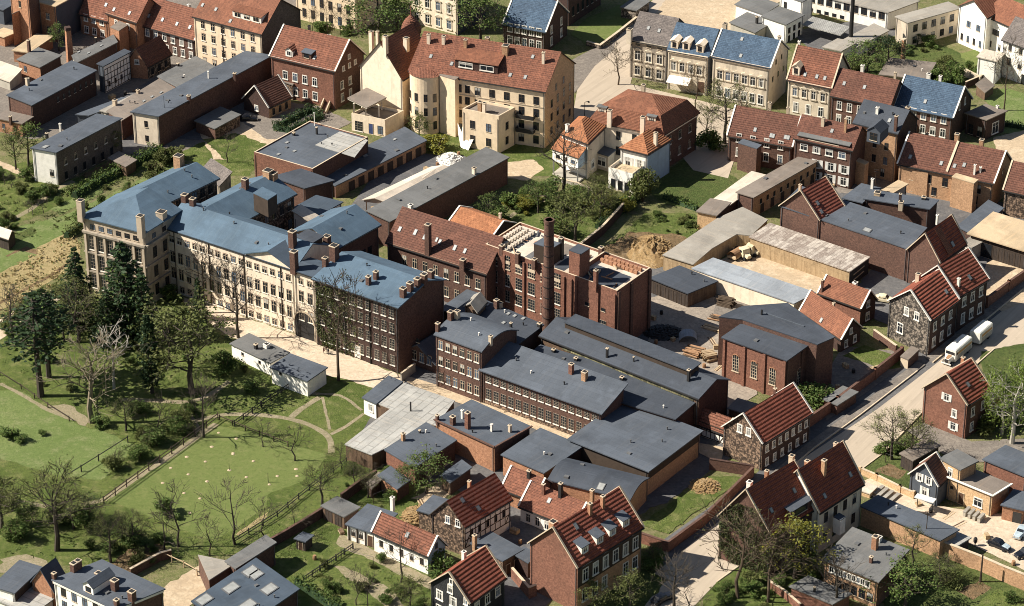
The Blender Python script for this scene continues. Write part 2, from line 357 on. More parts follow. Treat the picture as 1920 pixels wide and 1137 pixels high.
# ------------------------------------------------------------------ windows and doors (outside faces -Y, origin at the sill's middle)
WM={}
WR=random.Random(11)
def win_mesh(st,w,h,va=None):
    if va is None: va=WR.choice((0,0,0,1,2,3) if st in('w','S','o') else (0,0,0,0,0,2,3)) if st in('w','S','o','d','b','c') else 0
    key=(st,round(w,2),round(h,2),va)
    if key in WM: return WM[key]
    b=MB(); X=(1,0); Y=(0,1)
    def bar(x0,x1,z0,z1,mat,y0=-.06,y1=.02): b.prism([(x0,y0),(x1,y0),(x1,y1),(x0,y1)],z0,z1,mat)
    def pane(x0,x1,z0,z1,mat='glass',y=-.015): b.prism([(x0,y),(x1,y),(x1,.03),(x0,.03)],z0,z1,mat)
    fr={'w':'white_trim','S':'white_paint','d':'stone_trim','f':'stone_trim','o':'plaster_ornate','a':'stone_trim','k':'timber_dark','y':'stone_trim','b':'timber_dark','c':'stone_trim'}.get(st,'timber_dark')
    hw=w/2
    if st in ('door','bdoor','gate','wdoor'):
        dm={'door':'door_brown','bdoor':'door_blue','gate':'planks_dark','wdoor':'white_paint'}[st]
        pane(-hw,hw,0,h,dm,-.03); bar(-hw-.1,-hw,0,h+.1,'stone_trim' if st!='gate' else 'timber_dark'); bar(hw,hw+.1,0,h+.1,'stone_trim' if st!='gate' else 'timber_dark'); bar(-hw,hw,h,h+.1,'stone_trim' if st!='gate' else 'timber_dark')
        if st in('gate',): bar(-.04,.04,0,h,'timber_dark',-.07)
    elif st=='a':
        n=8; pts=[(-hw,0),(hw,0)]+[(hw*math.cos(math.pi*k/n),h-hw*.55+hw*.55*math.sin(math.pi*k/n)) for k in range(n+1)]
        b.face([(x,-.02,z) for x,z in pts],'glass')
        for k in range(n):
            a,c=pts[2+k],pts[3+k]; b.beam((a[0],-.03,a[1]),(c[0],-.03,c[1]),.16,'brick_orange',Vector((0,1,0)))
        for x in (-hw/3,hw/3): bar(x-.035,x+.035,0,h-.15,'stone_trim',-.05)
        for k in range(1,5): bar(-hw,hw,h*k/5.5-.03,h*k/5.5+.03,'stone_trim',-.048)
        bar(-hw-.05,-hw+.05,0,h-.5,'stone_trim'); bar(hw-.05,hw+.05,0,h-.5,'stone_trim'); bar(-hw-.15,hw+.15,-.18,0,'stone_trim',-.16)
    else:
        pane(-hw,hw,0,h,'glass_sky' if va==3 else 'glass')
        if va==1:
            for q in(-1,1): pane(min(q*hw,q*hw*.45),max(q*hw,q*hw*.45),0,h,'curtain',-.02)
        if va==2: pane(-hw,hw,h*.55,h,'curtain',-.02)
        f=.055
        if st in('w','S','o','d','c'):       # casement: middle post, transom
            fm='white_paint' if st in('w','S','o') else 'stone_trim'
            bar(-hw,-hw+f,0,h,fm); bar(hw-f,hw,0,h,fm); bar(-hw+f,hw-f,0,f,fm); bar(-hw+f,hw-f,h-f,h,fm)
            if w>.55: bar(-.04,.04,f,h-f,fm,-.055)
            if h>1.1: bar(-hw+f,-.04,h*.66,h*.66+.07,fm,-.05); bar(.04,hw-f,h*.66,h*.66+.07,fm,-.05)
        if st=='w':
            s=.12; bar(-hw-s,-hw,-.02,h+s,fr,-.045); bar(hw,hw+s,-.02,h+s,fr,-.045); bar(-hw,hw,h,h+s,fr,-.045); bar(-hw-s-.08,hw+s+.08,-.2,-.02,fr,-.16)
        elif st=='S':
            for q in(-1,1): bar(min(q*(hw+.05),q*(hw+w*.55)),max(q*(hw+.05),q*(hw+w*.55)),-.03,h+.03,fr,-.08)
            bar(-hw-.05,hw+.05,-.18,-.03,fr,-.15)
        elif st=='o':
            s=.2; bar(-hw-s,-hw,0,h,fr,-.1); bar(hw,hw+s,0,h,fr,-.1); bar(-hw-s-.1,hw+s+.1,-.28,0,fr,-.22); bar(-hw-s-.08,hw+s+.08,h,h+.25,fr,-.2)
            a=hw+s+.12
            b.hexa([(-a,-.28,h+.25),(a,-.28,h+.25),(a,.02,h+.25),(-a,.02,h+.25),(-.1,-.28,h+.72),(.1,-.28,h+.72),(.1,.02,h+.72),(-.1,.02,h+.72)],fr)
        elif st in('d','c'):
            bar(-hw-.12,hw+.12,-.17,0,'white_trim' if st=='d' else 'stone_trim',-.14); bar(-hw-.08,hw+.08,h,h+.12,'stone_trim' if st=='c' else 'brick_brown',-.04)
        elif st=='f':
            fm='muntin'
            for x in(-hw,-hw/3,hw/3,hw): bar(x-.022,x+.022,0,h,fm,-.05)
            for k in range(5): bar(-hw,hw,h*k/4-.02,h*k/4+.02,fm,-.045)
            bar(-hw-.1,hw+.1,-.2,-.03,'white_trim',-.15)
        elif st=='y':                        # wide bay opening with pale spandrel in the middle
            bar(-hw,hw,h*.40,h*.62,'stone_trim',-.12); bar(-hw-.08,hw+.08,-.2,0,'stone_trim',-.16)
            for x in(-hw*.5,0,hw*.5): bar(x-.03,x+.03,0,h,'stone_trim',-.03)
            for k in(.2,.8): bar(-hw,hw,h*k-.03,h*k+.03,'stone_trim',-.03)
        elif st in('k','b'):
            bar(-hw,-hw+.05,0,h,fr,-.04); bar(hw-.05,hw,0,h,fr,-.04); bar(-hw,hw,h-.05,h,fr,-.04)
            if st=='b':
                bar(-.04,.04,0,h,fr,-.04); bar(-hw,hw,h*.6,h*.6+.07,fr,-.045)
            bar(-hw-.06,hw+.06,-.12,0,'stone_trim',-.1)
    WM[key]=b.mesh('window_'+st); return WM[key]
# ------------------------------------------------------------------ buildings
class Bld: pass
BL={}
def roof_surface(rt,h,r,la,lb,rp=.5):
    if rt=='flat': return lambda s,t:h
    if rt=='shedL': return lambda s,t:h+r*t           # rises away from the left facade
    if rt=='shedR': return lambda s,t:h+r*s           # rises away from the right facade
    if rt=='gableL': return lambda s,t:h+r*(t/rp if t<rp else (1-t)/(1-rp))
    if rt=='gableR': return lambda s,t:h+r*(s/rp if s<rp else (1-s)/(1-rp))
    if rt=='barrelL': return lambda s,t:h+r*(1-(2*t-1)**2)
    if rt=='barrelR': return lambda s,t:h+r*(1-(2*s-1)**2)
    half=min(la,lb)/2
    if rt=='hipfront': return lambda s,t:h+r*min(1.0,min(s*la,(1-s)*la,t*lb)/(la/2))
    if rt=='hip': return lambda s,t:h+r*min(1.0,min(s*la,(1-s)*la,t*lb,(1-t)*lb)/half)
    if rt=='mansard':
        def f(s,t):
            d=min(s*la,(1-s)*la,t*lb,(1-t)*lb); i=1.5
            return h+r*.62*d/i if d<i else h+r*.62+r*.38*min(1,(d-i)/(half-i))
        return f
def B(label,A,Bp,C=None,h=5,roof='flat',r=0,apex=None,dep=None,wall='brick_brown',wallR=None,rm='felt',L=(),R=(),ch=(),sk=(),do=(),
      name='house',cat='house',group=None,o=.3,th=.22,verge=None,par=0,z0=0,cor=None,rp=.5,plinth=None,key=None,tim=None,chm='brick_brown',gut=True,back=True,skw=(.7,1.0)):
    if h>=25: h=hsolve(Bp[0],Bp[1],h)
    b=P(Bp[0],Bp[1],h); a=P(A[0],A[1],h)
    if C is not None: c=P(C[0],C[1],h)
    elif apex is not None:
        m=P(apex[0],apex[1],h+r); m.z=h; c=b+(m-b)*(1/rp)
    else:
        d=(a-b).normalized(); c=b+Vector((-d.y,d.x,0))*-dep
        n=Vector((d.y,-d.x,0)); 
        if n.y<0: n=-n
        c=b+n*dep
    if r>=20:                              # r given as the picture row of the gable's top
        mid=(b+c)/2 if roof in('gableL','hip','barrelL') else (a+b)/2
        pr=proj(mid); lo,hi=0,15
        for _ in range(30):
            q=(lo+hi)/2
            if proj(Vector((mid.x,mid.y,h+q)))[1]>r: lo=q
            else: hi=q
        r=lo
    a.z=b.z=c.z=0
    u=a-b; v=c-b; la,lb=u.length,v.length
    zf=roof_surface(roof,h,r,la,lb,rp)
    W=lambda s,t,z:Vector((b.x+u.x*s+v.x*t,b.y+u.y*s+v.y*t,z))
    org=W(.5,.5,z0)
    T=thing(name,label,cat,org,group)
    wallR=wallR or wall
    k=Bld(); k.T=T; k.a,k.b,k.c,k.u,k.v,k.la,k.lb,k.zf,k.W,k.h,k.r,k.org=a,b,c,u,v,la,lb,zf,W,h,r,org
    k.dL=(b-a).normalized(); k.nL=Vector((k.dL.y,-k.dL.x,0)); k.dR=(c-b).normalized(); k.nR=Vector((k.dR.y,-k.dR.x,0))
    k.roof=roof
    # walls
    wb=MB(org); brk={'gableL':rp,'gableR':1-rp}.get(roof,.5)
    if roof in('barrelL','barrelR'): fs=[i/10 for i in range(11)]
    else: fs=[0,.5,1]
    lt=.05
    def side(p0,p1,fsn,mat):               # p0,p1 in (s,t); outward order
        top=[]
        for f in fsn:
            s=p0[0]+(p1[0]-p0[0])*f; t=p0[1]+(p1[1]-p0[1])*f
            top.append(W(s,t,zf(min(max(s,0),1),min(max(t,0),1))-(lt if par==0 else -par)))
        wb.face([W(p0[0],p0[1],z0),W(p1[0],p1[1],z0)]+top[::-1],mat)
    rr=fs if roof.startswith('barrel') else [0,rp,1]
    if roof=='hipfront': lf=[0,1]
    lf=fs if roof.startswith('barrel') else [0,1-rp,1]
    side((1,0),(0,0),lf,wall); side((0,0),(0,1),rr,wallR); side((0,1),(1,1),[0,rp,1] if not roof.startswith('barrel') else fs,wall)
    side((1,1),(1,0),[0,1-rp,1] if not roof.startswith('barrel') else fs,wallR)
    if par>0:                               # inner faces and coping of the parapet
        pw=.3; ia,ib=pw/la,pw/lb
        ring=[(0,0),(0,1),(1,1),(1,0)]; inn=[(ia,ib),(ia,1-ib),(1-ia,1-ib),(1-ia,ib)]
        for i in range(4):
            j=(i+1)%4
            wb.face([W(*ring[i],h+par),W(*ring[j],h+par),W(*inn[j],h+par),W(*inn[i],h+par)],'stone_trim')
            wb.face([W(*inn[i],h+par),W(*inn[j],h+par),W(*inn[j],h-.2),W(*inn[i],h-.2)],wall)
    wo=wb.build('wall',T)
    # roof: top polygons in (s,t)
    es,et=o/la,o/lb
    if par>0: es,et=-.28/la,-.28/lb
    polys=[]
    if roof in('flat','shedL','shedR'): polys=[[(-es,-et),(-es,1+et),(1+es,1+et),(1+es,-et)]]
    elif roof=='gableL': polys=[[(-es,-et),(-es,rp),(1+es,rp),(1+es,-et)],[(-es,rp),(-es,1+et),(1+es,1+et),(1+es,rp)]]
    elif roof=='gableR': polys=[[(-es,-et),(-es,1+et),(rp,1+et),(rp,-et)],[(rp,-et),(rp,1+et),(1+es,1+et),(1+es,-et)]]
    elif roof=='barrelL':
        q=[-et]+[i/10 for i in range(1,10)]+[1+et]; polys=[[(-es,q[i]),(-es,q[i+1]),(1+es,q[i+1]),(1+es,q[i])] for i in range(10)]
    elif roof=='barrelR':
        q=[-es]+[i/10 for i in range(1,10)]+[1+es]; polys=[[(q[i],-et),(q[i],1+et),(q[i+1],1+et),(q[i+1],-et)] for i in range(10)]
    elif roof=='hip':
        if la>=lb:
            i=lb/2/la; p,q=(i,.5),(1-i,.5)
            polys=[[(-es,-et),p,q,(1+es,-et)],[(-es,-et),(-es,1+et),p],[(-es,1+et),(1+es,1+et),q,p],[(1+es,1+et),(1+es,-et),q]]
        else:
            i=la/2/lb; p,q=(.5,i),(.5,1-i)
            polys=[[(-es,-et),p,(1+es,-et)],[(-es,-et),(-es,1+et),q,p],[(-es,1+et),(1+es,1+et),q],[(1+es,1+et),(1+es,-et),p,q]]
    elif roof=='hipfront':
        p,q=(.5,la/2/lb),(.5,1.0); polys=[[(-es,-et),p,(1+es,-et)],[(-es,-et),(-es,1),q,p],[(1+es,1),(1+es,-et),p,q]]
    elif roof=='mansard':
        ms,mt=1.5/la,1.5/lb; hl=min(la,lb)/2
        e=[(-es,-et),(-es,1+et),(1+es,1+et),(1+es,-et)]; m4=[(ms,mt),(ms,1-mt),(1-ms,1-mt),(1-ms,mt)]
        for i in range(4): polys.append([e[i],e[(i+1)%4],m4[(i+1)%4],m4[i]])
        if la>=lb:
            i=lb/2/la; p,q=(i,.5),(1-i,.5); polys+=[[m4[0],p,q,m4[3]],[m4[0],m4[1],p],[m4[1],m4[2],q,p],[m4[2],m4[3],q]]
        else:
            i=la/2/lb; p,q=(.5,i),(.5,1-i); polys+=[[m4[0],p,m4[3]],[m4[0],m4[1],q,p],[m4[1],m4[2],q],[m4[2],m4[3],p,q]]
    def zo(s,t):
        if roof in('flat','shedL','shedR'): return zf(s,t)
        if roof in('gableL','gableR'): return zf(s,t)
        return zf(min(max(s,0),1),min(max(t,0),1))
    slab(polys,W,zo,th,rm,org,T,k.dL)
    # eaves gutter / cornice
    if cor:
        cb=MB(org); cm,chh,cp=cor
        for p0,p1,n in((a,b,k.nL),(b,c,k.nR)):
            d=(p1-p0).normalized(); q0,q1=p0,p1
            e0=.0 if n is k.nL else .0; zt=min(zf(1,0),zf(0,0),zf(0,1))-.16
            if n is k.nR and roof in('gableL',): continue
            cb.prism([q0,q1,q1+n*cp,q0+n*cp],zt-chh,zt,cm)
        cb.build('cornice',T)
    if verge:
        def strip(p,q,vb):
            A0=W(p[0],p[1],zo(*p)+.06); A1=W(q[0],q[1],zo(*q)+.06); vb.beam(A0,A1,.34,verge,h=.2)
        runs=[]
        if roof=='gableL': runs=[[((s,-et),(s,rp)),((s,rp),(s,1+et))] for s in(-es,1+es)]
        if roof=='gableR': runs=[[((-es,t),(rp,t)),((rp,t),(1+es,t))] for t in(-et,1+et)]
        if roof=='flat': runs=[[((-es,-et),(1+es,-et)),((-es,-et),(-es,1+et))]]
        for rn in runs:
            vb=MB(org)
            for p,q in rn: strip(p,q,vb)
            vb.build('verge',T)
    if gut and roof in('gableL','gableR','hip') and h>2.5:
        for ln in (([(1+es,-et),(-es,-et)],) if roof=='gableL' else ([(-es,-et),(-es,1+et)],) if roof=='gableR' else ([(1+es,-et),(-es,-et)],[(-es,-et),(-es,1+et)])):
            n=k.nL if ln[0][1]==ln[1][1] else k.nR
            gb=MB(org); gb.beam(W(*ln[0],zo(*ln[0])-.2)+n*.09,W(*ln[1],zo(*ln[1])-.2)+n*.09,.15,'iron'); gb.build('gutter',T)
    if plinth:
        pb=MB(org)
        for p0,p1,n in((a,b,k.nL),(b,c,k.nR)): pb.prism([p0,p1,p1+n*.06,p0+n*.06],z0,z0+.7,plinth)
        pb.build('plinth',T)
    for sp in L: wins(k,'L',*sp)
    for sp in R: wins(k,'R',*sp)
    for q in ch: chimney(k,*q,**({} if len(q)>4 else {'mat':chm}))
    for q in sk: skyl(k,q[0],q[1],*(q[2:] if len(q)>2 else skw))
    for q in do: dormer(k,*q)
    if tim: timber(k,tim)
    if rm.startswith('felt') and la*lb>70 and roof in('flat','shedL','shedR','gableL','barrelL','gableR'):
        vr=random.Random(int(A[0]*7+A[1])); q=None
        for _ in range(min(6,2+int(la*lb/130))):
            s,t=vr.uniform(.1,.9),vr.uniform(.1,.9); z=zf(s,t); q=W(s,t,z); vm=MB(org)
            if vr.random()<.6: vm.lathe(q,[(.11,-.2),(.11,.45),(.17,.45),(.17,.6)],7,vr.choice(('iron','lamp_grey','white_trim')))
            else: vm.box((q.x,q.y),k.dL,k.nL,vr.uniform(.5,.9),vr.uniform(.5,.9),z-.2,z+.22,'felt_light','lamp_grey')
            vm.build('roof_vent',T)
    if h>4.5 and z0==0:
        for p_,n_,d_ in((a+k.dL*.35,k.nL,k.dL),(b-k.dL*.3,k.nL,k.dL),(c-k.dR*.3,k.nR,k.dR)):
            vm=MB(org); q=p_+n_*.1; vm.lathe(Vector((q.x,q.y,0)),[(.06,z0),(.06,min(zf(1,0),zf(0,0),zf(0,1))-.25)],5,'lamp_grey'); vm.build('downpipe',T)
    if key: BL[key]=k
    return k
def slab(polys,W,zo,th,rm,org,T,ud,name='roof'):
    rb=MB(org); rb.ud=ud; idx={}; fs=[]
    for p in polys:
        f=[]
        for q in p:
            kk=(round(q[0],5),round(q[1],5))
            if kk not in idx: idx[kk]=len(rb.v); rb.v.append(tuple(W(q[0],q[1],zo(q[0],q[1]))-org))
            f.append(idx[kk])
        fs.append(f)
    # make faces look upwards
    def area(f):
        return sum(rb.v[f[i]][0]*rb.v[f[i-1]][1]-rb.v[f[i-1]][0]*rb.v[f[i]][1] for i in range(len(f)))
    fs=[f if area(f)<0 else f[::-1] for f in fs]
    ed={}
    for f in fs:
        for i in range(len(f)): ed[(f[i],f[(i+1)%len(f)])]=1
    n=len(rb.v); rb.v+=[(x,y,z-th) for x,y,z in rb.v]; mi=rb.mi(rm); m2=rb.mi('timber_dark' if rm.startswith('tile') else rm)
    for f in fs:
        rb.f.append(tuple(f)); rb.m.append(mi); rb.f.append(tuple(i+n for i in f[::-1])); rb.m.append(m2)
    for (i,j) in ed:
        if (j,i) not in ed: rb.f.append((j,i,i+n,j+n)); rb.m.append(m2)
    return rb.build(name,T)
def wins(k,side,z,n,w,h,st='w',f0=.06,f1=.94,nm=None):
    p0,d,nn,ln=(k.a,k.dL,k.nL,k.la) if side=='L' else (k.b,k.dR,k.nR,k.lb)
    rz=math.atan2(d.y,d.x)
    for i in range(n):
        f=f0+(f1-f0)*((i+.5)/n if n>1 else .5)
        q=p0+d*ln*f+nn*.012
        o=bpy.data.objects.new(nm or('door' if 'door' in st else 'gate' if st=='gate' else 'window'),win_mesh(st,w,h)); COL.objects.link(o)
        o.parent=k.T; o.location=Vector((q.x,q.y,z))-k.org; o.rotation_euler=(0,0,rz)
def winat(k,side,px,py,w,h,st='w',nm=None):   # window whose sill middle shows at (px,py) on that facade
    p0,d,nn,ln=(k.a,k.dL,k.nL,k.la) if side=='L' else (k.b,k.dR,k.nR,k.lb)
    o=P(px,py,0); dr=o-CAM; t=nn.dot(Vector((p0.x,p0.y,0))-CAM)/nn.dot(dr); q=CAM+dr*t
    q+=nn*.012
    ob=bpy.data.objects.new(nm or('door' if 'door' in st else 'gate' if st=='gate' else 'window'),win_mesh(st,w,h)); COL.objects.link(ob)
    ob.parent=k.T; ob.location=q-k.org; ob.rotation_euler=(0,0,math.atan2(d.y,d.x))
def hit(k,px,py):
    z=k.h
    for _ in range(12):
        q=P(px,py,z); dx=Vector((q.x-k.b.x,q.y-k.b.y,0))
        det=k.u.x*k.v.y-k.u.y*k.v.x; s=(dx.x*k.v.y-dx.y*k.v.x)/det; t=(k.u.x*dx.y-k.u.y*dx.x)/det
        z=z*.4+.6*k.zf(min(max(s,0),1),min(max(t,0),1))
    return q,s,t,z
def chimney(k,px,py,hh=1.3,w=.65,mat='brick_brown',w2=None):
    q,s,t,z=hit(k,px,py); b=MB(k.org); n=k.nL; w2=w2 or w
    b.box((q.x,q.y),k.dL,k.nL,w,w2,z-.9,z+hh,mat)
    b.box((q.x,q.y),k.dL,k.nL,w+.14,w2+.14,z+hh-.02,z+hh+.13,'stone_trim' if mat!='white_trim' else mat)
    b.box((q.x,q.y),k.dL,k.nL,w-.25,w2-.25,z+hh+.13,z+hh+.2,'iron')
    b.build('chimney',k.T)
def grad(k,s,t):
    e=.01; z=k.zf; s=min(max(s,.02),.98); t=min(max(t,.02),.98)
    return (z(s+e,t)-z(s-e,t))/(2*e*k.la),(z(s,t+e)-z(s,t-e))/(2*e*k.lb)
def skyl(k,px,py,w=.7,l=1.0):
    q,s,t,z=hit(k,px,py); gs,gt=grad(k,s,t); us=k.u.normalized(); vs=k.v.normalized()
    U=us+Vector((0,0,gs)); V=vs+Vector((0,0,gt)); U.normalize(); V.normalize()
    if abs(gs)>abs(gt): a,c=V*w/2,U*l/2
    else: a,c=U*w/2,V*l/2
    n=a.cross(c).normalized(); n=n if n.z>0 else -n
    p=Vector((q.x,q.y,k.zf(min(max(s,0),1),min(max(t,0),1)))); b=MB(k.org)
    if a.cross(c).z<0: a=-a
    lo,hi=p-n*.1,p+n*.12
    b.hexa([lo-a-c,lo+a-c,lo+a+c,lo-a+c,hi-a-c,hi+a-c,hi+a+c,hi-a+c],'lamp_grey')
    a2,c2=a*.8,c*.84; hj=hi+n*.012
    b.face([hj-a2-c2,hj+a2-c2,hj+a2+c2,hj-a2+c2],'skylight_glass')
    b.build('skylight',k.T)
def dormer(k,px,py,side='L',w=1.6,hh=1.5,st='shed',wall='white_trim',rm=None,nw=1,ws='w',slope=.12,wh=None):
    q,s,t,z=hit(k,px,py); d,n=(k.dL,k.nL) if side=='L' else (k.dR,k.nR)
    gs,gt=grad(k,s,t); g=max(abs(gs),abs(gt),.15)
    D=bpy.data.objects.new('dormer',None)
    b=MB(k.org); p=Vector((q.x,q.y,0))
    if st=='shed':
        L=hh/max(g-slope,.1); L=min(L,6)
        f0,f1=p-d*w/2,p+d*w/2; r0,r1=f0-n*L,f1-n*L; zt=z+hh; zb=zt+slope*L
        b.hexa([f0+Vector((0,0,z-.3)),f1+Vector((0,0,z-.3)),r1+Vector((0,0,z+.1)),r0+Vector((0,0,z+.1)),f0+Vector((0,0,zt)),f1+Vector((0,0,zt)),r1+Vector((0,0,zb)),r0+Vector((0,0,zb))],wall)
        e=.22
        A=[f0-d*e+n*e,f1+d*e+n*e,r1+d*e-n*.2,r0-d*e-n*.2]; zs=[zt-slope*e+.02,zt-slope*e+.02,zb+.05,zb+.05]
        b.hexa([A[i]+Vector((0,0,zs[i])) for i in range(4)]+[A[i]+Vector((0,0,zs[i]+.14)) for i in range(4)],rm or 'felt')
    else:
        rise=w*(.38 if st=='gable' else .22); L=(hh+rise)/g; L=min(L,5); Lw=hh/g
        f0,f1=p-d*w/2,p+d*w/2; r0,r1=f0-n*L,f1-n*L; m0=p; m1=p-n*L; Z=lambda v,zz:Vector((v.x,v.y,zz))
        b.face([Z(f0,z-.3),Z(f1,z-.3),Z(f1,z+hh),Z(m0,z+hh+rise),Z(f0,z+hh)],wall)
        b.face([Z(f1,z-.3),Z(r1,z),Z(r1,z+hh),Z(f1,z+hh)],wall); b.face([Z(r0,z),Z(f0,z-.3),Z(f0,z+hh),Z(r0,z+hh)],wall)
        e=.2; sl=rise/(w/2)
        for sg in(-1,1):
            x=p+d*sg*(w/2+e); zz=z+hh-sl*e
            Q=[Z(x+n*e,zz),Z(p+n*e,z+hh+rise),Z(p-n*L,z+hh+rise),Z(x-n*L,zz)]
            if sg<0: Q=[Q[1],Q[0],Q[3],Q[2]]
            b.hexa([v+Vector((0,0,.02)) for v in Q],rm or 'felt') if False else b.hexa(Q+[v+Vector((0,0,.12)) for v in Q],rm or 'felt')
    D=b.build('dormer',k.T)
    wv=(w-.3)/nw*.62; wh=wh or hh*.72
    for i in range(nw):
        pp=p+d*((i+.5)/nw-.5)*(w-.2)+n*.012
        o=bpy.data.objects.new('window',win_mesh(ws,wv,wh)); COL.objects.link(o); o.parent=D
        o.location=Vector((pp.x,pp.y,z+(hh-wh)*.45))-k.org; o.rotation_euler=(0,0,math.atan2(d.y,d.x))
def timber(k,spec):                        # half-timbering beams on a facade
    side,z0,z1,nx,nz,mat=spec
    p0,d,nn,ln=(k.a,k.dL,k.nL,k.la) if side=='L' else (k.b,k.dR,k.nR,k.lb)
    b=MB(k.org); pt=lambda f,z:Vector((p0.x,p0.y,0))+d*ln*f+nn*.02+Vector((0,0,z))
    for i in range(nx+1): b.beam(pt(.01+.98*i/nx,z0),pt(.01+.98*i/nx,z1),.13,mat,nn,.07)
    for j in range(nz+1):
        zz=z0+(z1-z0)*j/nz; b.beam(pt(0,zz)+nn*.004,pt(1,zz)+nn*.004,.16,mat,nn,.07)
    for i in (0,nx-1): b.beam(pt((i+.05)/nx,z0)+nn*.008,pt((i+.95)/nx,z0+(z1-z0)*.5),.15,mat,nn,.07)
    b.build('timber_frame',k.T)
def extra(k,nm,A,Bp,C,z0,z1,wall,rm,par=0):   # a box part of a building, corners seen at height z1
    a,b,c=[P(*q,z1) for q in(A,Bp,C)]; dd=a+c-b; m=MB(k.org)
    m.prism([a,b,c,dd],z0,z1-.12,wall)
    ce=(a+c)/2; g=lambda v:ce+(v-ce)*1.03
    m.prism([g(a),g(b),g(c),g(dd)],z1-.12,z1+.04,rm)
    return m.build(nm,k.T)
def PB(label,pts,h,wall='concrete',rm='roof_concrete',name='shed',cat='shed',th=.2,z0=0,inset=.15,group=None):
    q=[P(x,y,h) for x,y in pts]; ce=sum(q,Vector())/len(q); ce.z=z0
    T=thing(name,label,cat,ce,group); m=MB(ce); m.prism([ (c2:=sum(q,Vector())/len(q))+(v-c2)*(1-inset/8) for v in q],z0,h-th,wall); m.build('wall',T)
    m=MB(ce); m.ud=(q[1]-q[0]).normalized(); m.prism(q,h-th,h,rm); m.build('roof',T); return T
# ------------------------------------------------------------------ ground sheets, ribbons, walls, fences
GZ=[0.0]
def jitter(pts,amp,seg):
    rnd=random.Random(len(pts)*17+int(pts[0].x*10)); out=[]
    for i in range(len(pts)):
        a,b=pts[i],pts[(i+1)%len(pts)]; n=max(1,int((b-a).length/seg))
        for j in range(n):
            q=a+(b-a)*(j/n); out.append(q+Vector((rnd.uniform(-amp,amp),rnd.uniform(-amp,amp),0)) if j or amp<.3 else q)
    return out
def patch(name,pts,mat,amp=0,seg=1.2,lv=None):
    q=[P(*p) for p in pts]
    if amp: q=jitter(q,amp,seg)
    GZ[0]+=.0012; z=GZ[0] if lv is None else lv
    m=MB((0,0,0)); a=sum(q[i-1].x*q[i].y-q[i].x*q[i-1].y for i in range(len(q)))
    if a<0: q=q[::-1]
    m.face([(v.x,v.y,z) for v in q],mat)
    return tag(m.build(name),kind='structure')
def ribbon(name,pts,w,mat,amp=.12):
    q=[P(*p) for p in pts]; f=[]
    for i in range(len(q)-1):
        n=max(1,int((q[i+1]-q[i]).length/1.5)); f+=[q[i].lerp(q[i+1],j/n) for j in range(n)]
    f.append(q[-1])
    for _ in range(2): f=[f[0]]+[(f[i-1]+f[i]*2+f[i+1])/4 for i in range(1,len(f)-1)]+[f[-1]]
    l=[];r=[];rnd=random.Random(int(pts[0][0]))
    for i,p in enumerate(f):
        d=(f[min(i+1,len(f)-1)]-f[max(i-1,0)]).normalized(); n=Vector((-d.y,d.x,0))
        l.append(p+n*(w/2+rnd.uniform(-amp,amp))); r.append(p-n*(w/2+rnd.uniform(-amp,amp)))
    GZ[0]+=.0012; m=MB()
    for i in range(len(f)-1): m.face([(v.x,v.y,GZ[0]) for v in(r[i],r[i+1],l[i+1],l[i])],mat)
    return tag(m.build(name),kind='structure')
def wallrun(label,pts,h,th,mat,cap='stone_trim',name='garden_wall',cat='wall',piers=0,group=None):
    q=[P(*p) for p in pts]; o=(q[0]+q[-1])/2; T=thing(name,label,cat,o,group)
    m=MB(o); c=MB(o); pm=MB(o)
    for i in range(len(q)-1):
        a,b=q[i],q[i+1]; d=(b-a).normalized(); n=Vector((-d.y,d.x,0)); e=d*(th/2 if i<len(q)-2 else 0)
        m.prism([a-n*th/2,b+e-n*th/2,b+e+n*th/2,a+n*th/2],0,h,mat)
        t2=th/2+.06; c.prism([a-n*t2,b+e-n*t2,b+e+n*t2,a+n*t2],h+.002*i,h+.1+.002*i,cap)
        if piers:
            k=max(1,int((b-a).length/piers))
            for j in range(k+1): p=a+(b-a)*(j/k); pm=MB(o); pm.box((p.x,p.y),d,n,.5,th+.22,0,h+.3,mat,cap); pm.build('pier',T)
    m.build('wall',T); c.build('coping',T)
    return T
def fence(label,pts,h=1.2,step=2.4,mat='timber_dark',rails=2,name='fence',cat='fence',mesh=False,group=None):
    q=[P(*p) for p in pts]; o=(q[0]+q[-1])/2; T=thing(name,label,cat,o,group); rnd=random.Random(int(pts[0][0]))
    rl=MB(o); posts=[]
    for i in range(len(q)-1):
        a,b=q[i],q[i+1]; k=max(1,int((b-a).length/step))
        for j in range(k+(1 if i==len(q)-2 else 0)): posts.append(a+(b-a)*(j/k))
        for r in range(rails): rl.beam(a+Vector((0,0,h*(.92-.45*r))),b+Vector((0,0,h*(.92-.45*r))),.1,mat,h=.13)
        if mesh:
            kk=max(1,int((b-a).length/.45))
            for j in range(kk): p=a+(b-a)*((j+.5)/kk); rl.beam(p+Vector((0,0,.08)),p+Vector((0,0,h*.95)),.05,mat)
    rl.build('rails',T); pm=None
    for p in posts[:95]:
        if pm is None:
            m=MB(); m.lathe((0,0,0),[(.12,0),(.11,h*.6),(.1,h+.15)],6,mat); pm=m.mesh('post')
        x=bpy.data.objects.new('post',pm); COL.objects.link(x); x.parent=T; x.location=p-o; x.rotation_euler=(rnd.uniform(-.05,.05),rnd.uniform(-.05,.05),rnd.uniform(0,3))
    return T
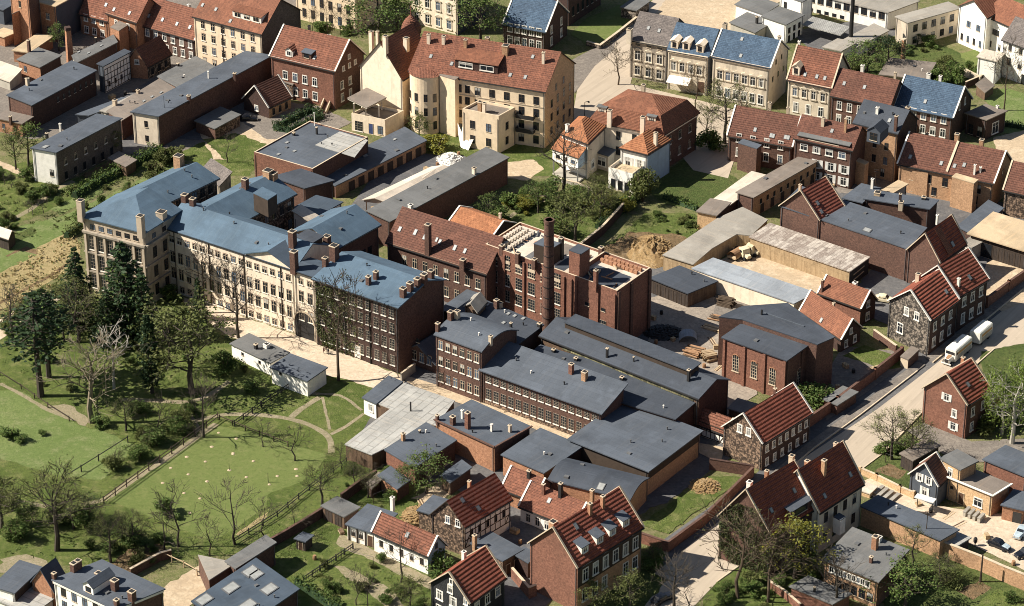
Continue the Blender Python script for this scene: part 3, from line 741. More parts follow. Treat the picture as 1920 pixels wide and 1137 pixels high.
# ------------------------------------------------------------------ plants
def leafquad(b,p,s,mat,rnd,flat=.5):
    a=Vector((rnd.gauss(0,1),rnd.gauss(0,1),rnd.gauss(0,flat))).normalized(); c=a.cross(Vector((rnd.gauss(0,1),rnd.gauss(0,1),rnd.gauss(0,1)))).normalized()
    a*=s; c*=s*.62
    i=len(b.v); k=b.mi(mat)
    b.v+=[tuple(p-a),tuple(p-c*.9+a*.1),tuple(p+a),tuple(p+c)]; b.f.append((i,i+1,i+2,i+3)); b.m.append(k)
def branchy(b,tw,p,d,L,r,lev,rnd,mat,tips,spread=.75,up=.25,kids=(3,5),minr=.022):
    n=3 if lev>1 else 2; pts=[p]; rs=[r]; q=p
    for i in range(n):
        d=(d+Vector((rnd.gauss(0,.13),rnd.gauss(0,.13),rnd.gauss(0,.08)+up*.12))).normalized(); q=q+d*(L/n); pts.append(q); rs.append(max(minr,r*(1-.55*(i+1)/n)))
    (b if lev>=2 else tw).tube(pts,rs,5 if lev>=3 else 3,mat,False)
    if lev<=0: tips.append((q,d)); return
    if lev==1: tips.append((q,d))
    for i in range(rnd.randint(*kids)):
        f=rnd.uniform(.35,1.0); j=min(int(f*n),n-1); bp=pts[j].lerp(pts[j+1],f*n-j)
        ax=d.cross(Vector((rnd.gauss(0,1),rnd.gauss(0,1),rnd.gauss(0,1)))).normalized()
        nd=(d*math.cos(spread)+ax*math.sin(spread)*rnd.uniform(.7,1.2)+Vector((0,0,up))).normalized()
        branchy(b,tw,bp,nd,L*rnd.uniform(.5,.75),max(minr,r*.5),lev-1,rnd,mat,tips,spread,up,kids,minr)
TT={}
def tree_template(kind,var):
    if (kind,var) in TT: return TT[(kind,var)]
    rnd=random.Random(hash_(kind)+var*31); t=MB(); c=MB(); tips=[]
    H=10.0
    if kind in('bare','pale','birch','bud','orchard','street'):
        mat={'bare':'bark','pale':'bark_pale','birch':'bark_birch','bud':'bark','orchard':'bark','street':'bark_brown'}[kind]
        tr={'orchard':.16,'birch':.13,'street':.15}.get(kind,.24); hh={'orchard':.28,'birch':.55,'street':.4}.get(kind,.42)*H
        pts=[Vector((0,0,-.2)),Vector((rnd.gauss(0,.1),rnd.gauss(0,.1),hh*.5)),Vector((rnd.gauss(0,.2),rnd.gauss(0,.2),hh)),Vector((rnd.gauss(0,.35),rnd.gauss(0,.35),hh+(H-hh)*.55)),Vector((rnd.gauss(0,.4),rnd.gauss(0,.4),H*.97))]
        t.tube(pts,[tr*1.25,tr,tr*.85,tr*.42,.03],7,mat,False)
        nb={'orchard':9,'birch':18,'street':15}.get(kind,16)
        for i in range(nb):
            f=(i+.5)/nb; z=hh*.75+(H*.95-hh*.75)*f; j=1 if z<hh else 2 if z<hh+(H-hh)*.55 else 3
            z0,z1=pts[j].z,pts[j+1].z; p=pts[j].lerp(pts[j+1],min(max((z-z0)/(z1-z0),0),1)); an=i*2.4+rnd.uniform(-.5,.5)
            L=(H*.36 if kind!='birch' else H*.2)*(1-.72*f)*rnd.uniform(.8,1.2)+.4
            branchy(t,c,p,Vector((math.cos(an),math.sin(an),rnd.uniform(.35,.9))).normalized(),L,tr*.42*(1-.6*f),2 if kind!='birch' else 1,rnd,mat,tips,.7,.18,(3,5))
        if kind in('bud',):
            for q,d in tips:
                for _ in range(8): leafquad(c,q+Vector((rnd.gauss(0,.25),rnd.gauss(0,.25),rnd.gauss(0,.22))),rnd.uniform(.05,.12),'leaf_bud' if rnd.random()<.7 else 'leaf_olive',rnd)
        if kind in ('birch','street'):
            for q,d in tips:
                if rnd.random()<.6: leafquad(c,q,rnd.uniform(.05,.1),'leaf_bud',rnd)
    elif kind in('leafy','olive','fresh','yellow','dark','willow'):
        lm={'leafy':'leaf_green','olive':'leaf_olive','fresh':'leaf_fresh','yellow':'leaf_yellow','dark':'leaf_dark','willow':'leaf_fresh'}[kind]
        pts=[Vector((0,0,-.2)),Vector((.1,0,H*.2)),Vector((rnd.gauss(0,.2),rnd.gauss(0,.2),H*.5)),Vector((rnd.gauss(0,.3),rnd.gauss(0,.3),H*.85))]
        bm='bark_birch' if kind=='willow' else 'bark'
        t.tube(pts,[.3,.22,.15,.04],7,bm,False)
        for i in range(16):
            f=(i+.5)/16; z=H*(.22+.66*f); p=pts[1].lerp(pts[3],(z-H*.2)/(H*.65)) if z<H*.85 else pts[3]; an=i*2.4
            L=H*.3*math.sin(math.pi*min(.98,.25+.72*f))*rnd.uniform(.7,1.2)
            branchy(t,c,p,Vector((math.cos(an),math.sin(an),rnd.uniform(.25,.8))).normalized(),L,.1*(1-.5*f),2,rnd,bm,tips,.75,.12,(3,4),.02)
        for q,d in tips:
            if kind=='willow':
                ln=rnd.uniform(.8,2.2)
                for j in range(12): leafquad(c,q+Vector((rnd.gauss(0,.16),rnd.gauss(0,.16),.2-ln*j/12)),rnd.uniform(.07,.15),lm,rnd,1.5)
            else:
                if rnd.random()<.15: continue
                rr=rnd.uniform(.2,.5)
                for _ in range(9): leafquad(c,q+Vector((rnd.gauss(0,rr),rnd.gauss(0,rr),rnd.gauss(0,rr*.7))),rnd.uniform(.10,.21),lm if rnd.random()<.8 else 'leaf_bud',rnd)
    elif kind in('conifer','pine','cypress'):
        t.tube([Vector((0,0,-.2)),Vector((0,.05,H*.5)),Vector((.05,0,H))],[.24,.15,.03],6,'bark',False)
        if kind=='cypress':
            for i in range(3000):
                f=rnd.random()**.8; z=H*(.06+.93*f); R=1.0*(math.sin(math.pi*min(1,.22+.76*f))**.7)*rnd.uniform(.5,1.0)*(1+.25*math.sin(z*3+rnd.random()))
                an=rnd.uniform(0,6.28); leafquad(c,Vector((math.cos(an)*R,math.sin(an)*R,z)),rnd.uniform(.1,.22),'leaf_dark',rnd,1.5)
        else:
            tiers=16 if kind=='conifer' else 9; z0=.08 if kind=='conifer' else .42
            for i in range(tiers):
                f=i/(tiers-1); z=H*(z0+(.97-z0)*f); R=(H*.27 if kind=='conifer' else H*.25)*(1-f)**(.8 if kind=='conifer' else .5)*rnd.uniform(.75,1.15)+.25
                nb=rnd.randint(6,9)
                for j in range(nb):
                    an=6.283*j/nb+rnd.uniform(-.35,.35)+i; Rr=R*rnd.uniform(.6,1.2); dr=Vector((math.cos(an),math.sin(an),0)); dp=-.28 if kind=='conifer' else .08
                    e=Vector((0,0,z))+dr*Rr+Vector((0,0,dp*Rr)); t.tube([Vector((0,0,z)),e],[.05,.02],3,'bark',False)
                    m=int(8+Rr*(12 if kind=='conifer' else 8))
                    for kx in range(m):
                        g=rnd.uniform(.2,1.05); p=Vector((0,0,z)).lerp(e,g)+Vector((-dr.y,dr.x,0))*rnd.gauss(0,.24*(1.2-g)*max(Rr,.6))+Vector((0,0,rnd.gauss(-.06,.07)))
                        leafquad(c,p,rnd.uniform(.12,.25),'leaf_dark' if rnd.random()<.88 else 'leaf_green',rnd,.25)
    elif kind in('bush','bushd','bushy','bushf'):
        lm={'bush':'leaf_green','bushd':'leaf_green','bushy':'leaf_yellow','bushf':'leaf_olive'}[kind]
        cl=[(Vector((rnd.gauss(0,1.6),rnd.gauss(0,1.6),rnd.uniform(1.5,7.5))),rnd.uniform(1.2,2.4)) for _ in range(13)]
        for i in range(7):
            an=i*.9; t.tube([Vector((0,0,-.2)),Vector((math.cos(an)*1.2,math.sin(an)*1.2,4)),Vector((math.cos(an)*2.2,math.sin(an)*2.2,8))],[.22,.14,.05],4,'bark_brown',False)
        for q,R in cl:
            for _ in range(190):
                v=Vector((rnd.gauss(0,1),rnd.gauss(0,1),rnd.gauss(0,1))).normalized()*R*rnd.uniform(.45,1.08); p=q+v
                if p.z>.1: leafquad(c,p,rnd.uniform(.22,.48),lm if rnd.random()<.85 else 'leaf_bud',rnd,1)
    zmax=max([v[2] for v in t.v]+[v[2] for v in c.v]+[.1])
    TT[(kind,var)]=(t.mesh('trunk_mesh'),c.mesh('crown_mesh') if c.f else None,zmax)
    return TT[(kind,var)]
def hash_(s): return sum((i+1)*ord(ch) for i,ch in enumerate(s))
tcount=[0]
def tree(kind,px,py,top,label,wide=1.0,cat=None,group=None,name=None,nv=3):
    tcount[0]+=1; tm,cm,zm=tree_template(kind,tcount[0]%nv)
    g=P(px,py); h=hsolve_top(g,top); s=h/zm
    nm=name or {'bush':'shrub','bushd':'shrub','bushy':'shrub','bushf':'shrub','conifer':'conifer_tree','pine':'pine_tree','cypress':'cypress_tree','birch':'birch_tree','orchard':'orchard_tree','willow':'willow_tree'}.get(kind,'tree')
    T=thing(nm,label,cat or ('shrub' if nm=='shrub' else 'tree'),g,group,(tcount[0]*1.7)%6.28); T.scale=(s*wide,s*wide,s)
    a=bpy.data.objects.new('stem' if nm=='shrub' else 'trunk',tm); COL.objects.link(a); a.parent=T
    if cm: c=bpy.data.objects.new('foliage' if nm=='shrub' else 'crown',cm); COL.objects.link(c); c.parent=T
    return T
def hsolve_top(g,top):
    lo,hi=.3,45
    for _ in range(40):
        m=(lo+hi)/2
        if proj(Vector((g.x,g.y,m)))[1]>top: lo=m
        else: hi=m
    return lo
def hedge(label,pts,h,w,mat='leaf_green',name='hedge',cat='hedge',dens=26,closed=False,core=True):
    q=[P(*p) for p in pts]; 
    if closed: q.append(q[0])
    o=q[0]; m=MB(); rnd=random.Random(int(pts[0][0])); 
    for i in range(len(q)-1):
        a,b=q[i]-o,q[i+1]-o; d=(b-a); n=Vector((-d.y,d.x,0)).normalized()
        for _ in range(int(d.length*dens*max(1,w))):
            f=rnd.random(); y=rnd.uniform(-1,1)*w/2*(1+.25*math.sin(f*d.length*2.3)); z=h*rnd.random()**.6*(1+.12*math.sin(f*d.length*1.7))
            leafquad(m,a+d*f+n*y+Vector((0,0,z)),rnd.uniform(.13,.28),mat if rnd.random()<.85 else 'leaf_olive',rnd,1)
        if core: m.hexa([a-n*w*.38,b-n*w*.38,b+n*w*.38,a+n*w*.38]+[v+Vector((0,0,h*.6)) for v in(a-n*w*.15,b-n*w*.15,b+n*w*.15,a+n*w*.15)],'leaf_dark')
    x=bpy.data.objects.new(name,m.mesh(name)); COL.objects.link(x); x.location=o
    return tag(x,label,cat)
def cover(label,polys,mat,dens=1.2,h=.5,size=(.12,.3),name='undergrowth',seed=3):   # uncountable low plants
    m=MB(); rnd=random.Random(seed)
    for pts in polys:
        q=[P(*p) for p in pts]; x0=min(v.x for v in q);x1=max(v.x for v in q);y0=min(v.y for v in q);y1=max(v.y for v in q)
        area=abs(sum(q[i-1].x*q[i].y-q[i].x*q[i-1].y for i in range(len(q))))/2
        k=0;cl=[];n=int(area*dens/9)
        while k<n:
            p=Vector((rnd.uniform(x0,x1),rnd.uniform(y0,y1),0)); ins=False
            for i in range(len(q)):
                a,b=q[i-1],q[i]
                if (a.y>p.y)!=(b.y>p.y) and p.x<(b.x-a.x)*(p.y-a.y)/(b.y-a.y)+a.x: ins=not ins
            if not ins:
                if rnd.random()<.02: k+=1
                continue
            k+=1; R=rnd.uniform(.3,1.1)
            for _ in range(9): leafquad(m,p+Vector((rnd.gauss(0,R*.5),rnd.gauss(0,R*.5),abs(rnd.gauss(0,h*.4))*R+.03)),rnd.uniform(*size),mat if rnd.random()<.75 else 'leaf_olive',rnd,.8)
    x=bpy.data.objects.new(name,m.mesh(name)); COL.objects.link(x); return tag(x,label,'plants',kind='stuff')

def each(k,name,fns):                      # every small repeated part its own mesh
    T=k if isinstance(k,bpy.types.Object) else k.T; o=Vector(T.location)
    for fn in fns:
        m=MB(o); fn(m); m.build(name,T)
def posts_of(k,st,z0,z1,w,mat):
    for s,t in st:
        m=MB(k.org); q=k.W(s,t,0); m.beam((q.x,q.y,z0),(q.x,q.y,z1),w,mat); m.build('post',k.T)
# ================================================================== ground, roads, yards
gm=MB(); S=4000
gm.face([(-S,-S,0),(S,-S,0),(S,S,0),(-S,S,0)],'g_ground'); tag(gm.build('ground'),kind='structure')
patch('yard',[(-60,-60),(560,-60),(560,120),(520,250),(330,285),(240,330),(150,255),(60,262),(-60,235)],'g_cobble',.4)
patch('yard',[(700,530),(930,500),(1240,500),(1350,560),(1385,660),(1385,850),(1200,965),(1000,965),(690,865),(640,845),(700,740),(760,715)],'g_asphalt',.3)
patch('yard',[(1560,360),(1650,330),(1905,385),(1960,480),(1870,585),(1570,575),(1640,500)],'g_asphalt',.3)
patch('yard',[(925,930),(1200,1000),(1020,1140),(875,1150),(862,1010)],'g_asphalt',.3)
patch('pavement',[(1205,1040),(1412,893),(1520,800),(1690,672),(1850,575),(1955,505),(1960,560),(1860,630),(1640,790),(1400,960),(1250,1060)],'g_asphalt')
patch('yard',[(1470,300),(1610,270),(1700,320),(1650,370),(1560,360),(1470,350)],'g_cobble',.3)
# left park, meadow, lawn, allotments
patch('park_grass',[(0,620),(110,560),(330,560),(430,640),(610,705),(700,720),(690,790),(640,880),(600,940),(440,1040),(200,1060),(-60,1060),(-60,650)],'g_grass',.5)
patch('meadow',[(-40,728),(40,735),(95,772),(160,800),(215,815),(250,835),(225,870),(190,900),(100,890),(40,872),(-40,850)],'g_meadow',.4)
patch('lawn',[(205,938),(300,872),(412,799),(470,813),(540,832),(612,852),(598,880),(520,935),(440,992),(400,1015),(320,985),(245,955)],'g_lawn')
patch('dry_reed_strip',[(-40,528),(60,478),(143,432),(151,478),(105,522),(40,560),(-40,606)],'g_dry',.2)
patch('allotment_grass',[(-40,440),(60,420),(140,395),(250,345),(330,300),(370,310),(200,400),(130,440),(40,480),(-40,520)],'g_meadow',.5)
patch('allotment_garden',[(-40,330),(60,300),(100,345),(190,320),(290,270),(330,290),(200,350),(60,410),(-40,440)],'g_grass',.5)
patch('grass_verge',[(330,290),(370,270),(470,240),(520,250),(500,275),(470,330),(430,330),(380,312)],'g_grass',.4)
patch('allotment_bed',[(10,480),(50,462),(78,472),(40,492)],'g_earth',.3)
patch('allotment_bed',[(70,450),(120,425),(138,432),(90,460)],'g_meadow',.3)
for pts,mt in (([(-20,520),(40,492),(70,478),(40,470),(-20,498)],'g_meadow'),([(75,478),(128,450),(118,440),(66,466)],'g_dry'),([(20,462),(70,436),(58,426),(8,450)],'g_grass_shade'),([(-20,400),(40,372),(60,384),(-20,424)],'g_grass'),([(70,366),(130,336),(150,348),(92,378)],'g_meadow'),([(150,330),(210,300),(225,310),(168,340)],'g_earth'),([(96,392),(180,350),(196,360),(112,404)],'g_meadow')):
    patch('allotment_bed',pts,mt,.25)
ribbon('path',[(604,893),(540,938),(445,1004)],1.0,'g_dry')
ribbon('path',[(150,480),(90,520),(30,552),(-20,580)],.8,'g_earth')
ribbon('path',[(0,425),(60,392),(108,352),(138,340)],1.2,'g_path')
ribbon('path',[(-20,632),(20,605),(60,578),(106,548)],5.0,'g_pale')
ribbon('path',[(-20,300),(30,320),(60,335)],2.0,'g_sand')
ribbon('path',[(230,750),(300,752),(340,756),(375,752),(405,735),(430,715)],1.15,'g_path')
ribbon('path',[(343,756),(352,780),(335,790),(300,797)],1.15,'g_path')
ribbon('path',[(352,778),(370,800),(372,815)],1.4,'g_path')
ribbon('path',[(368,790),(390,780),(440,777),(490,778),(545,785),(590,800),(620,820),(622,850)],1.15,'g_path')
ribbon('path',[(195,938),(250,900),(320,855),(372,818),(405,795)],1.3,'g_path')
ribbon('path',[(545,783),(575,760),(600,745)],1.2,'g_path')
ribbon('path',[(605,745),(612,780),(618,806)],.6,'g_path')
ribbon('path',[(575,738),(640,740),(678,770)],.7,'g_path')
ribbon('path',[(620,815),(650,800),(682,776)],.8,'g_path')
ribbon('path',[(-20,945),(30,940),(60,945),(110,955)],1.2,'g_path')
ribbon('path',[(120,960),(160,945),(195,938)],1.2,'g_path')
ribbon('path',[(0,720),(40,740),(90,770),(130,785)],.8,'g_path')
patch('flower_bed',[(300,795),(335,785),(352,795),(355,812),(335,825),(300,822)],'g_grass',.2)
patch('bare_earth',[(88,760),(130,760),(165,785),(160,800),(120,785)],'g_path',.4)
patch('bare_earth',[(205,1060),(240,1030),(300,1020),(310,1040),(245,1075)],'g_earth',.5)
patch('bare_earth',[(0,1050),(50,1040),(110,1060),(80,1085),(0,1075)],'g_path',.6)
patch('kitchen_garden',[(500,930),(620,880),(690,850),(760,900),(820,960),(840,1137),(560,1140),(510,1080)],'g_grass',.3)
patch('garden_path',[(625,1062),(645,1062),(740,1108),(760,1140),(725,1140)],'g_path',.3)
patch('trodden_strip',[(640,1000),(700,1032),(800,1080),(830,1095),(815,1110),(720,1062),(630,1020)],'g_path',.3)
patch('spoil_heap_ground',[(755,975),(800,940),(812,965),(790,1000)],'g_clay',.5)
patch('bare_earth',[(770,935),(830,900),(850,925),(800,950)],'g_sand',.5)
patch('ruin_yard',[(310,1100),(375,1060),(400,1095),(350,1140),(300,1140)],'g_sand',.4)
# mill forecourt and lanes
patch('forecourt',[(330,555),(400,575),(440,588),(600,645),(745,702),(760,715),(745,735),(690,726),(650,712),(610,705),(520,655),(430,632),(400,610)],'g_pale',.25)
patch('lane',[(740,700),(830,725),(910,752),(1075,812),(1140,838),(1090,850),(1000,805),(850,752),(790,735)],'g_sand',.15)
patch('yard',[(700,330),(790,275),(900,285),(940,330),(740,430),(640,410)],'g_asphalt')
patch('yard',[(150,230),(300,140),(420,120),(520,130),(520,200),(470,270),(330,260),(240,320)],'g_asphalt')
patch('courtyard',[(740,560),(930,560),(1000,640),(960,660),(830,640)],'g_asphalt')
patch('forecourt',[(370,240),(470,215),(500,230),(540,270),(470,300),(400,300)],'g_sand',.3)
patch('garden_bed',[(380,262),(440,250),(500,270),(470,305),(420,300)],'g_grass',.4)
patch('garden_ground',[(440,220),(520,190),(600,200),(660,230),(600,260),(500,262)],'g_cobble',.2)
patch('garden_ground',[(760,240),(870,240),(960,270),(1040,280),(1050,330),(960,330),(860,290),(790,290)],'g_grass',.4)
# villa gardens
patch('sandy_terrace',[(950,305),(1000,300),(1020,318),(990,340),(950,335)],'g_sand',.3)
patch('villa_lawn',[(940,420),(1010,370),(1140,370),(1180,390),(1130,440),(1060,470),(1000,450)],'g_grass',.3)
ribbon('path',[(930,425),(990,385),(1040,372),(1090,365)],1.15,'g_path')
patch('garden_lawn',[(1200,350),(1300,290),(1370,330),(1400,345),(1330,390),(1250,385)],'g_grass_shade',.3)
patch('overgrown_plot',[(1130,470),(1210,400),(1310,400),(1310,430),(1250,500),(1200,500)],'g_grass',.4)
patch('earthy_plot',[(1130,470),(1180,435),(1270,440),(1300,455),(1240,500),(1190,500),(1140,490)],'g_earth',.5)
# streets (north)
patch('road',[(1055,340),(1070,240),(1082,170),(1120,118),(1180,45),(1250,-25),(1330,-25),(1265,40),(1200,90),(1182,158),(1340,196),(1480,238),(1700,290),(1690,310),(1500,262),(1392,255),(1365,335),(1300,320),(1200,200),(1100,230)],'g_road')
patch('square',[(1225,30),(1270,-25),(1500,-25),(1440,20),(1420,60),(1300,70),(1250,60)],'g_sand',.3)
patch('churchyard_lawn',[(1070,65),(1100,35),(1150,15),(1190,0),(1180,50),(1140,80),(1110,90)],'g_lawn',.2)
patch('pavement',[(1030,140),(1078,110),(1125,85),(1160,60),(1150,95),(1115,125),(1078,175)],'g_cobble')
patch('school_lawn',[(1775,108),(1835,92),(1840,140),(1830,145),(1790,125)],'g_lawn',.2)
patch('grass_bank',[(1840,175),(1890,165),(1960,190),(1960,260),(1880,250)],'g_meadow',.4)
patch('courtyard',[(1480,60),(1600,40),(1700,60),(1640,110),(1540,110)],'g_asphalt')
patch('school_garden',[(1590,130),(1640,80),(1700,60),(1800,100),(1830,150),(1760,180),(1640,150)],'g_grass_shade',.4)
patch('yard',[(1860,260),(1920,245),(1960,290),(1960,350),(1890,330)],'g_sand',.2)
# streets and yards (east)
patch('road',[(1150,1137),(1272,1040),(1345,981),(1440,904),(1540,838),(1645,768),(1755,683),(1855,603),(1960,520),(1960,640),(1865,655),(1735,768),(1655,852),(1612,884),(1500,962),(1400,1052),(1345,1092),(1280,1160),(1150,1160)],'g_road')
for pts in ([(1385,940),(1515,832),(1600,770),(1720,680),(1735,686),(1612,778),(1527,840),(1400,947)],[(1735,672),(1850,580),(1930,515),(1942,522),(1862,588),(1748,680)]):
    q=[P(*p) for p in pts]; m=MB(); m.prism(q,0,.22,'g_cobble'); tag(m.build('pavement'),kind='structure')
patch('lumber_yard',[(1300,520),(1345,492),(1410,450),(1600,525),(1560,560),(1520,575)],'g_sand',.2)
patch('works_yard',[(1215,560),(1300,540),(1345,560),(1365,600),(1365,705),(1310,690),(1215,640)],'g_dust',.3)
patch('works_yard',[(1340,545),(1480,600),(1380,640),(1340,600)],'g_cobble',.2)
patch('works_yard',[(1280,690),(1385,650),(1420,740),(1330,800),(1280,770)],'g_dust',.3)
patch('gate_yard',[(1540,765),(1550,700),(1580,650),(1690,660),(1690,690),(1550,790)],'g_cobble')
patch('front_lawn',[(1580,668),(1620,648),(1690,672),(1688,690),(1662,694)],'g_grass',.15)
patch('paved_yard',[(1620,555),(1650,540),(1720,560),(1690,620),(1640,600)],'g_asphalt')
patch('paved_yard',[(1820,560),(1830,510),(1870,480),(1960,500),(1960,550),(1880,585)],'g_sand')
patch('paved_yard',[(1620,395),(1800,430),(1860,470),(1840,520),(1740,480)],'g_asphalt')
patch('walled_garden',[(1200,985),(1255,945),(1320,895),(1390,895),(1395,900),(1300,965),(1252,1003)],'g_grass',.2)
patch('shed_yard',[(1190,960),(1300,860),(1330,880),(1250,945)],'g_asphalt',.3)
patch('works_yard',[(930,985),(1000,950),(1010,1020),(990,1137),(930,1137)],'g_asphalt')
patch('house_yard',[(1300,830),(1360,840),(1350,870),(1310,850)],'g_sand')
patch('gravel_yard',[(1610,905),(1640,895),(1700,915),(1760,950),(1860,965),(1960,960),(1960,1090),(1860,1040),(1760,995),(1640,935)],'g_pale',.15)
patch('house_garden',[(1615,880),(1660,850),(1700,830),(1740,880),(1705,920)],'g_grass_shade',.3)
patch('vegetable_bed',[(1640,885),(1665,870),(1700,885),(1685,900)],'g_earth',.2)
patch('villa_yard',[(1700,810),(1740,790),(1820,830),(1960,820),(1960,860),(1800,870)],'g_cobble',.2)
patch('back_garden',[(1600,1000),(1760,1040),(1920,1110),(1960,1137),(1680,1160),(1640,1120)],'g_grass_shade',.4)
patch('vegetable_bed',[(1792,1108),(1838,1090),(1860,1104),(1826,1126)],'g_earth',.2)
patch('lawn',[(1840,1125),(1870,1105),(1930,1125),(1900,1160),(1830,1150)],'g_grass',.3)
patch('front_garden',[(1345,1090),(1400,1060),(1500,1080),(1600,1137),(1300,1160)],'g_grass',.4)
patch('front_garden',[(1080,1130),(1200,1060),(1250,1090),(1190,1160),(1060,1160)],'g_grass_shade',.4)
patch('hillside_garden',[(1840,660),(1960,640),(1960,800),(1840,800)],'g_grass_shade',.4)

for pts,lb in (([(1400,949),(1527,841),(1612,780),(1720,697)],0),([(1749,681),(1863,589),(1942,524)],1),([(1345,1092),(1400,1052)],2),([(1612,884),(1655,852),(1735,768),(1865,655)],3)):
    for i in range(len(pts)-1):
        a,b=P(*pts[i]),P(*pts[i+1]); m=MB(); d=(b-a).normalized(); n=Vector((-d.y,d.x,0)); m.prism([a-n*.12,b-n*.12,b+n*.12,a+n*.12],0,.26,'stone_trim'); tag(m.build('kerb'),kind='structure')
# ================================================================== north-west corner
W2=lambda z,n,w,h,st='w',f0=.06,f1=.94:(z,n,w,h,st,f0,f1)
BR='brick_brown'; 
k=B('tall tan brick block at the far upper left with pale flat roof',(72,3),(104,11),(158,-18),80,'flat',wall='brick_orange',wallR='plaster_slate',rm='roof_beige',L=[(2,1,1.1,1.5,'d'),(5.4,1,1.1,1.5,'d')],name='apartment_building',cat='apartment house')
k=B('tan brick stair wing left of the tall block, lean-to roof',(18,-20),(53,-5),(72,-20),88,'flat',wall='brick_orange',wallR='brick_brown',rm='roof_beige',L=[(9,1,.9,1.6,'b')],name='apartment_building',cat='apartment house')
extra(k,'lean_to',(22,27),(55,12),(58,10),0,8,'brick_orange','felt_brown')
B('low flat annex with a sunlit cream roof below the tall block',(25,94),(54,98),(98,68),3,'flat',wall='brick_orange',rm='roof_beige',name='annex',cat='annex')
k=B('small tan brick house with grey felt roof and slim chimney, far left',(34,111),(75,125),(113,104),4.2,'flat',wall='brick_orange',wallR='brick_dark',rm='felt_light',L=[(1.6,1,.9,1.4,'b',.1,.5)],ch=[(55,97,2.8,.6)])
k=B('big dark shed with long grey felt roof, far left',(15,178),(60,196),(179,132),243,'flat',wall='brick_brown',wallR='brick_dark',rm='felt',R=[(3.4,7,.7,1.3,'k',.35,.97)],ch=[(52,160,1.6,.7,'stone_trim')],name='workshop',cat='workshop')
B('small brick outbuilding with grey roof at the left picture edge',(-8,220),(41,231),(60,219),3.4,'flat',wall='brick_orange',wallR='brick_brown',rm='felt_brown',L=[(1,2,.7,1.2,'b')],ch=[(20,228,1.2,.5)],name='outbuilding',cat='outbuilding')
T=thing('factory_chimney','square brick chimney beside the dark flat roof, far upper left','chimney',P(132,118))
m=MB(P(132,118)); m.lathe(P(132,118),[(1.0,0),(.8,8.2)],4,'brick_orange'); m.build('stack',T); m=MB(P(132,118)); m.lathe(P(132,118),[(.9,8.2),(.9,9),(.5,9)],4,'brick_dark'); m.build('rim',T)
B('dark workshop with flat roof and vents behind the timbered wall',(136,104),(143,117),(219,79),4.6,'flat',wall='concrete',wallR='brick_dark',rm='felt_light',sk=[(166,100),(148,98),(190,86)],ch=[(180,78,.9,.3,'iron')],name='workshop',cat='workshop')
k=B('narrow half-timbered building with dark beams and pale infill',(184,119),(194,123),(243,97),175,'flat',wall='plaster_slate',wallR='plaster_white',rm='felt_dark',R=[(1.2,3,.7,1.2,'b',.05,.75)],tim=('R',.2,5.7,8,4,'timber_dark'),name='timber_framed_building',cat='house')
B('small cottage with steep brown tile roof in the cobbled court',(238,118),(276,122),(319,99),149,'gableR',4,wall='brick_orange',wallR='stone_grey',rm='tile_brown',L=[(3.6,1,.9,1,'w',.3,.7)],R=[(.6,3,1,1.7,'k')],name='cottage',cat='cottage')
B('grey flat-roofed workshop below the tan apartment house',(297,143),(332,162),(402,125),3.6,'flat',wall='brick_orange',wallR='brick_dark',rm='felt_light',ch=[(334,124,.6,.5,'iron')],name='workshop',cat='workshop')
B('red-tiled row house in shadow at the far left of the row',(150,24),(201,37),None,76,'gableL',4.5,dep=9,wall='brick_orange',rm='tile_red',L=[(.6,3,1,1.6,'w'),(3.6,3,1,1.6,'w')],sk=[(199,10)],cor=('stone_trim',.4,.15),name='row_house')
k=B('red-tiled row house with a small brick bay on its back',(200,22),(256,40),None,95,'gableL',4.5,dep=9,wall='brick_orange',rm='tile_red',L=[(4.7,2,.8,1.3,'w',.1,.9)],sk=[(214,18),(243,25)],cor=('stone_trim',.5,.2),name='row_house')
extra(k,'bay',(207,51),(223,58),(240,47),0,6.2,'brick_orange','felt_brown')
k=B('red-tiled row house with white gable verge and long brown brick back',(257,43),(364,73),None,116,'gableL',5,dep=10,wall='brick_brown',rm='tile_red',L=[(.5,5,1,1.7,'w',.3,1),(3.2,6,1,1.7,'w',.1,1)],sk=[(279,30),(305,37),(332,45),(356,51)],ch=[(310,8,1.4,.8,'white_trim'),(355,24,2,.6,'white_trim')],verge='white_trim',cor=('stone_trim',.4,.15),name='row_house')
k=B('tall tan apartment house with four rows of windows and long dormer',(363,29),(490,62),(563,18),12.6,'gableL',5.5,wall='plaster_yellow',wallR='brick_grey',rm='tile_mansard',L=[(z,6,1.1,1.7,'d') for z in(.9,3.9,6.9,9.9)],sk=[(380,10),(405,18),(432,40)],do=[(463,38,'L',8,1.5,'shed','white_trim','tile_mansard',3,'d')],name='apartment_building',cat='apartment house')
m=MB(k.org); q=k.a.lerp(k.b,.42)+k.nL*.1; m.lathe(Vector((q.x,q.y,0)),[(.09,0),(.09,12.4)],5,'timber_dark'); m.build('downpipe',k.T)
B('very long low building with pale gable end and red-brown side wall',(248,209),(297,217),(508,104),277,'flat',wall='plaster_cream',wallR='brick_brown',rm='felt',L=[(.9,1,.8,1.5,'b'),(4.4,1,.8,1.5,'b')],ch=[(354,187,.9,.7),(440,145,.9,.6),(391,147,1.6,.3,'white_trim')],o=.35,name='warehouse',cat='warehouse')
B('low strip roof running behind the long red-brown building',(202,208),(228,225),(325,165),5,'flat',wall='brick_brown',rm='felt_brown',sk=[(270,190),(285,182),(302,174)],name='shed',cat='shed')
B('narrow pale roof strip beside the low strip roof',(190,207),(201,210),(312,157),4.6,'flat',wall='concrete',rm='roof_concrete',ch=[(216,200,1.5,.8,'stone_trim'),(259,178,1.1,.6,'stone_trim')],name='shed',cat='shed')
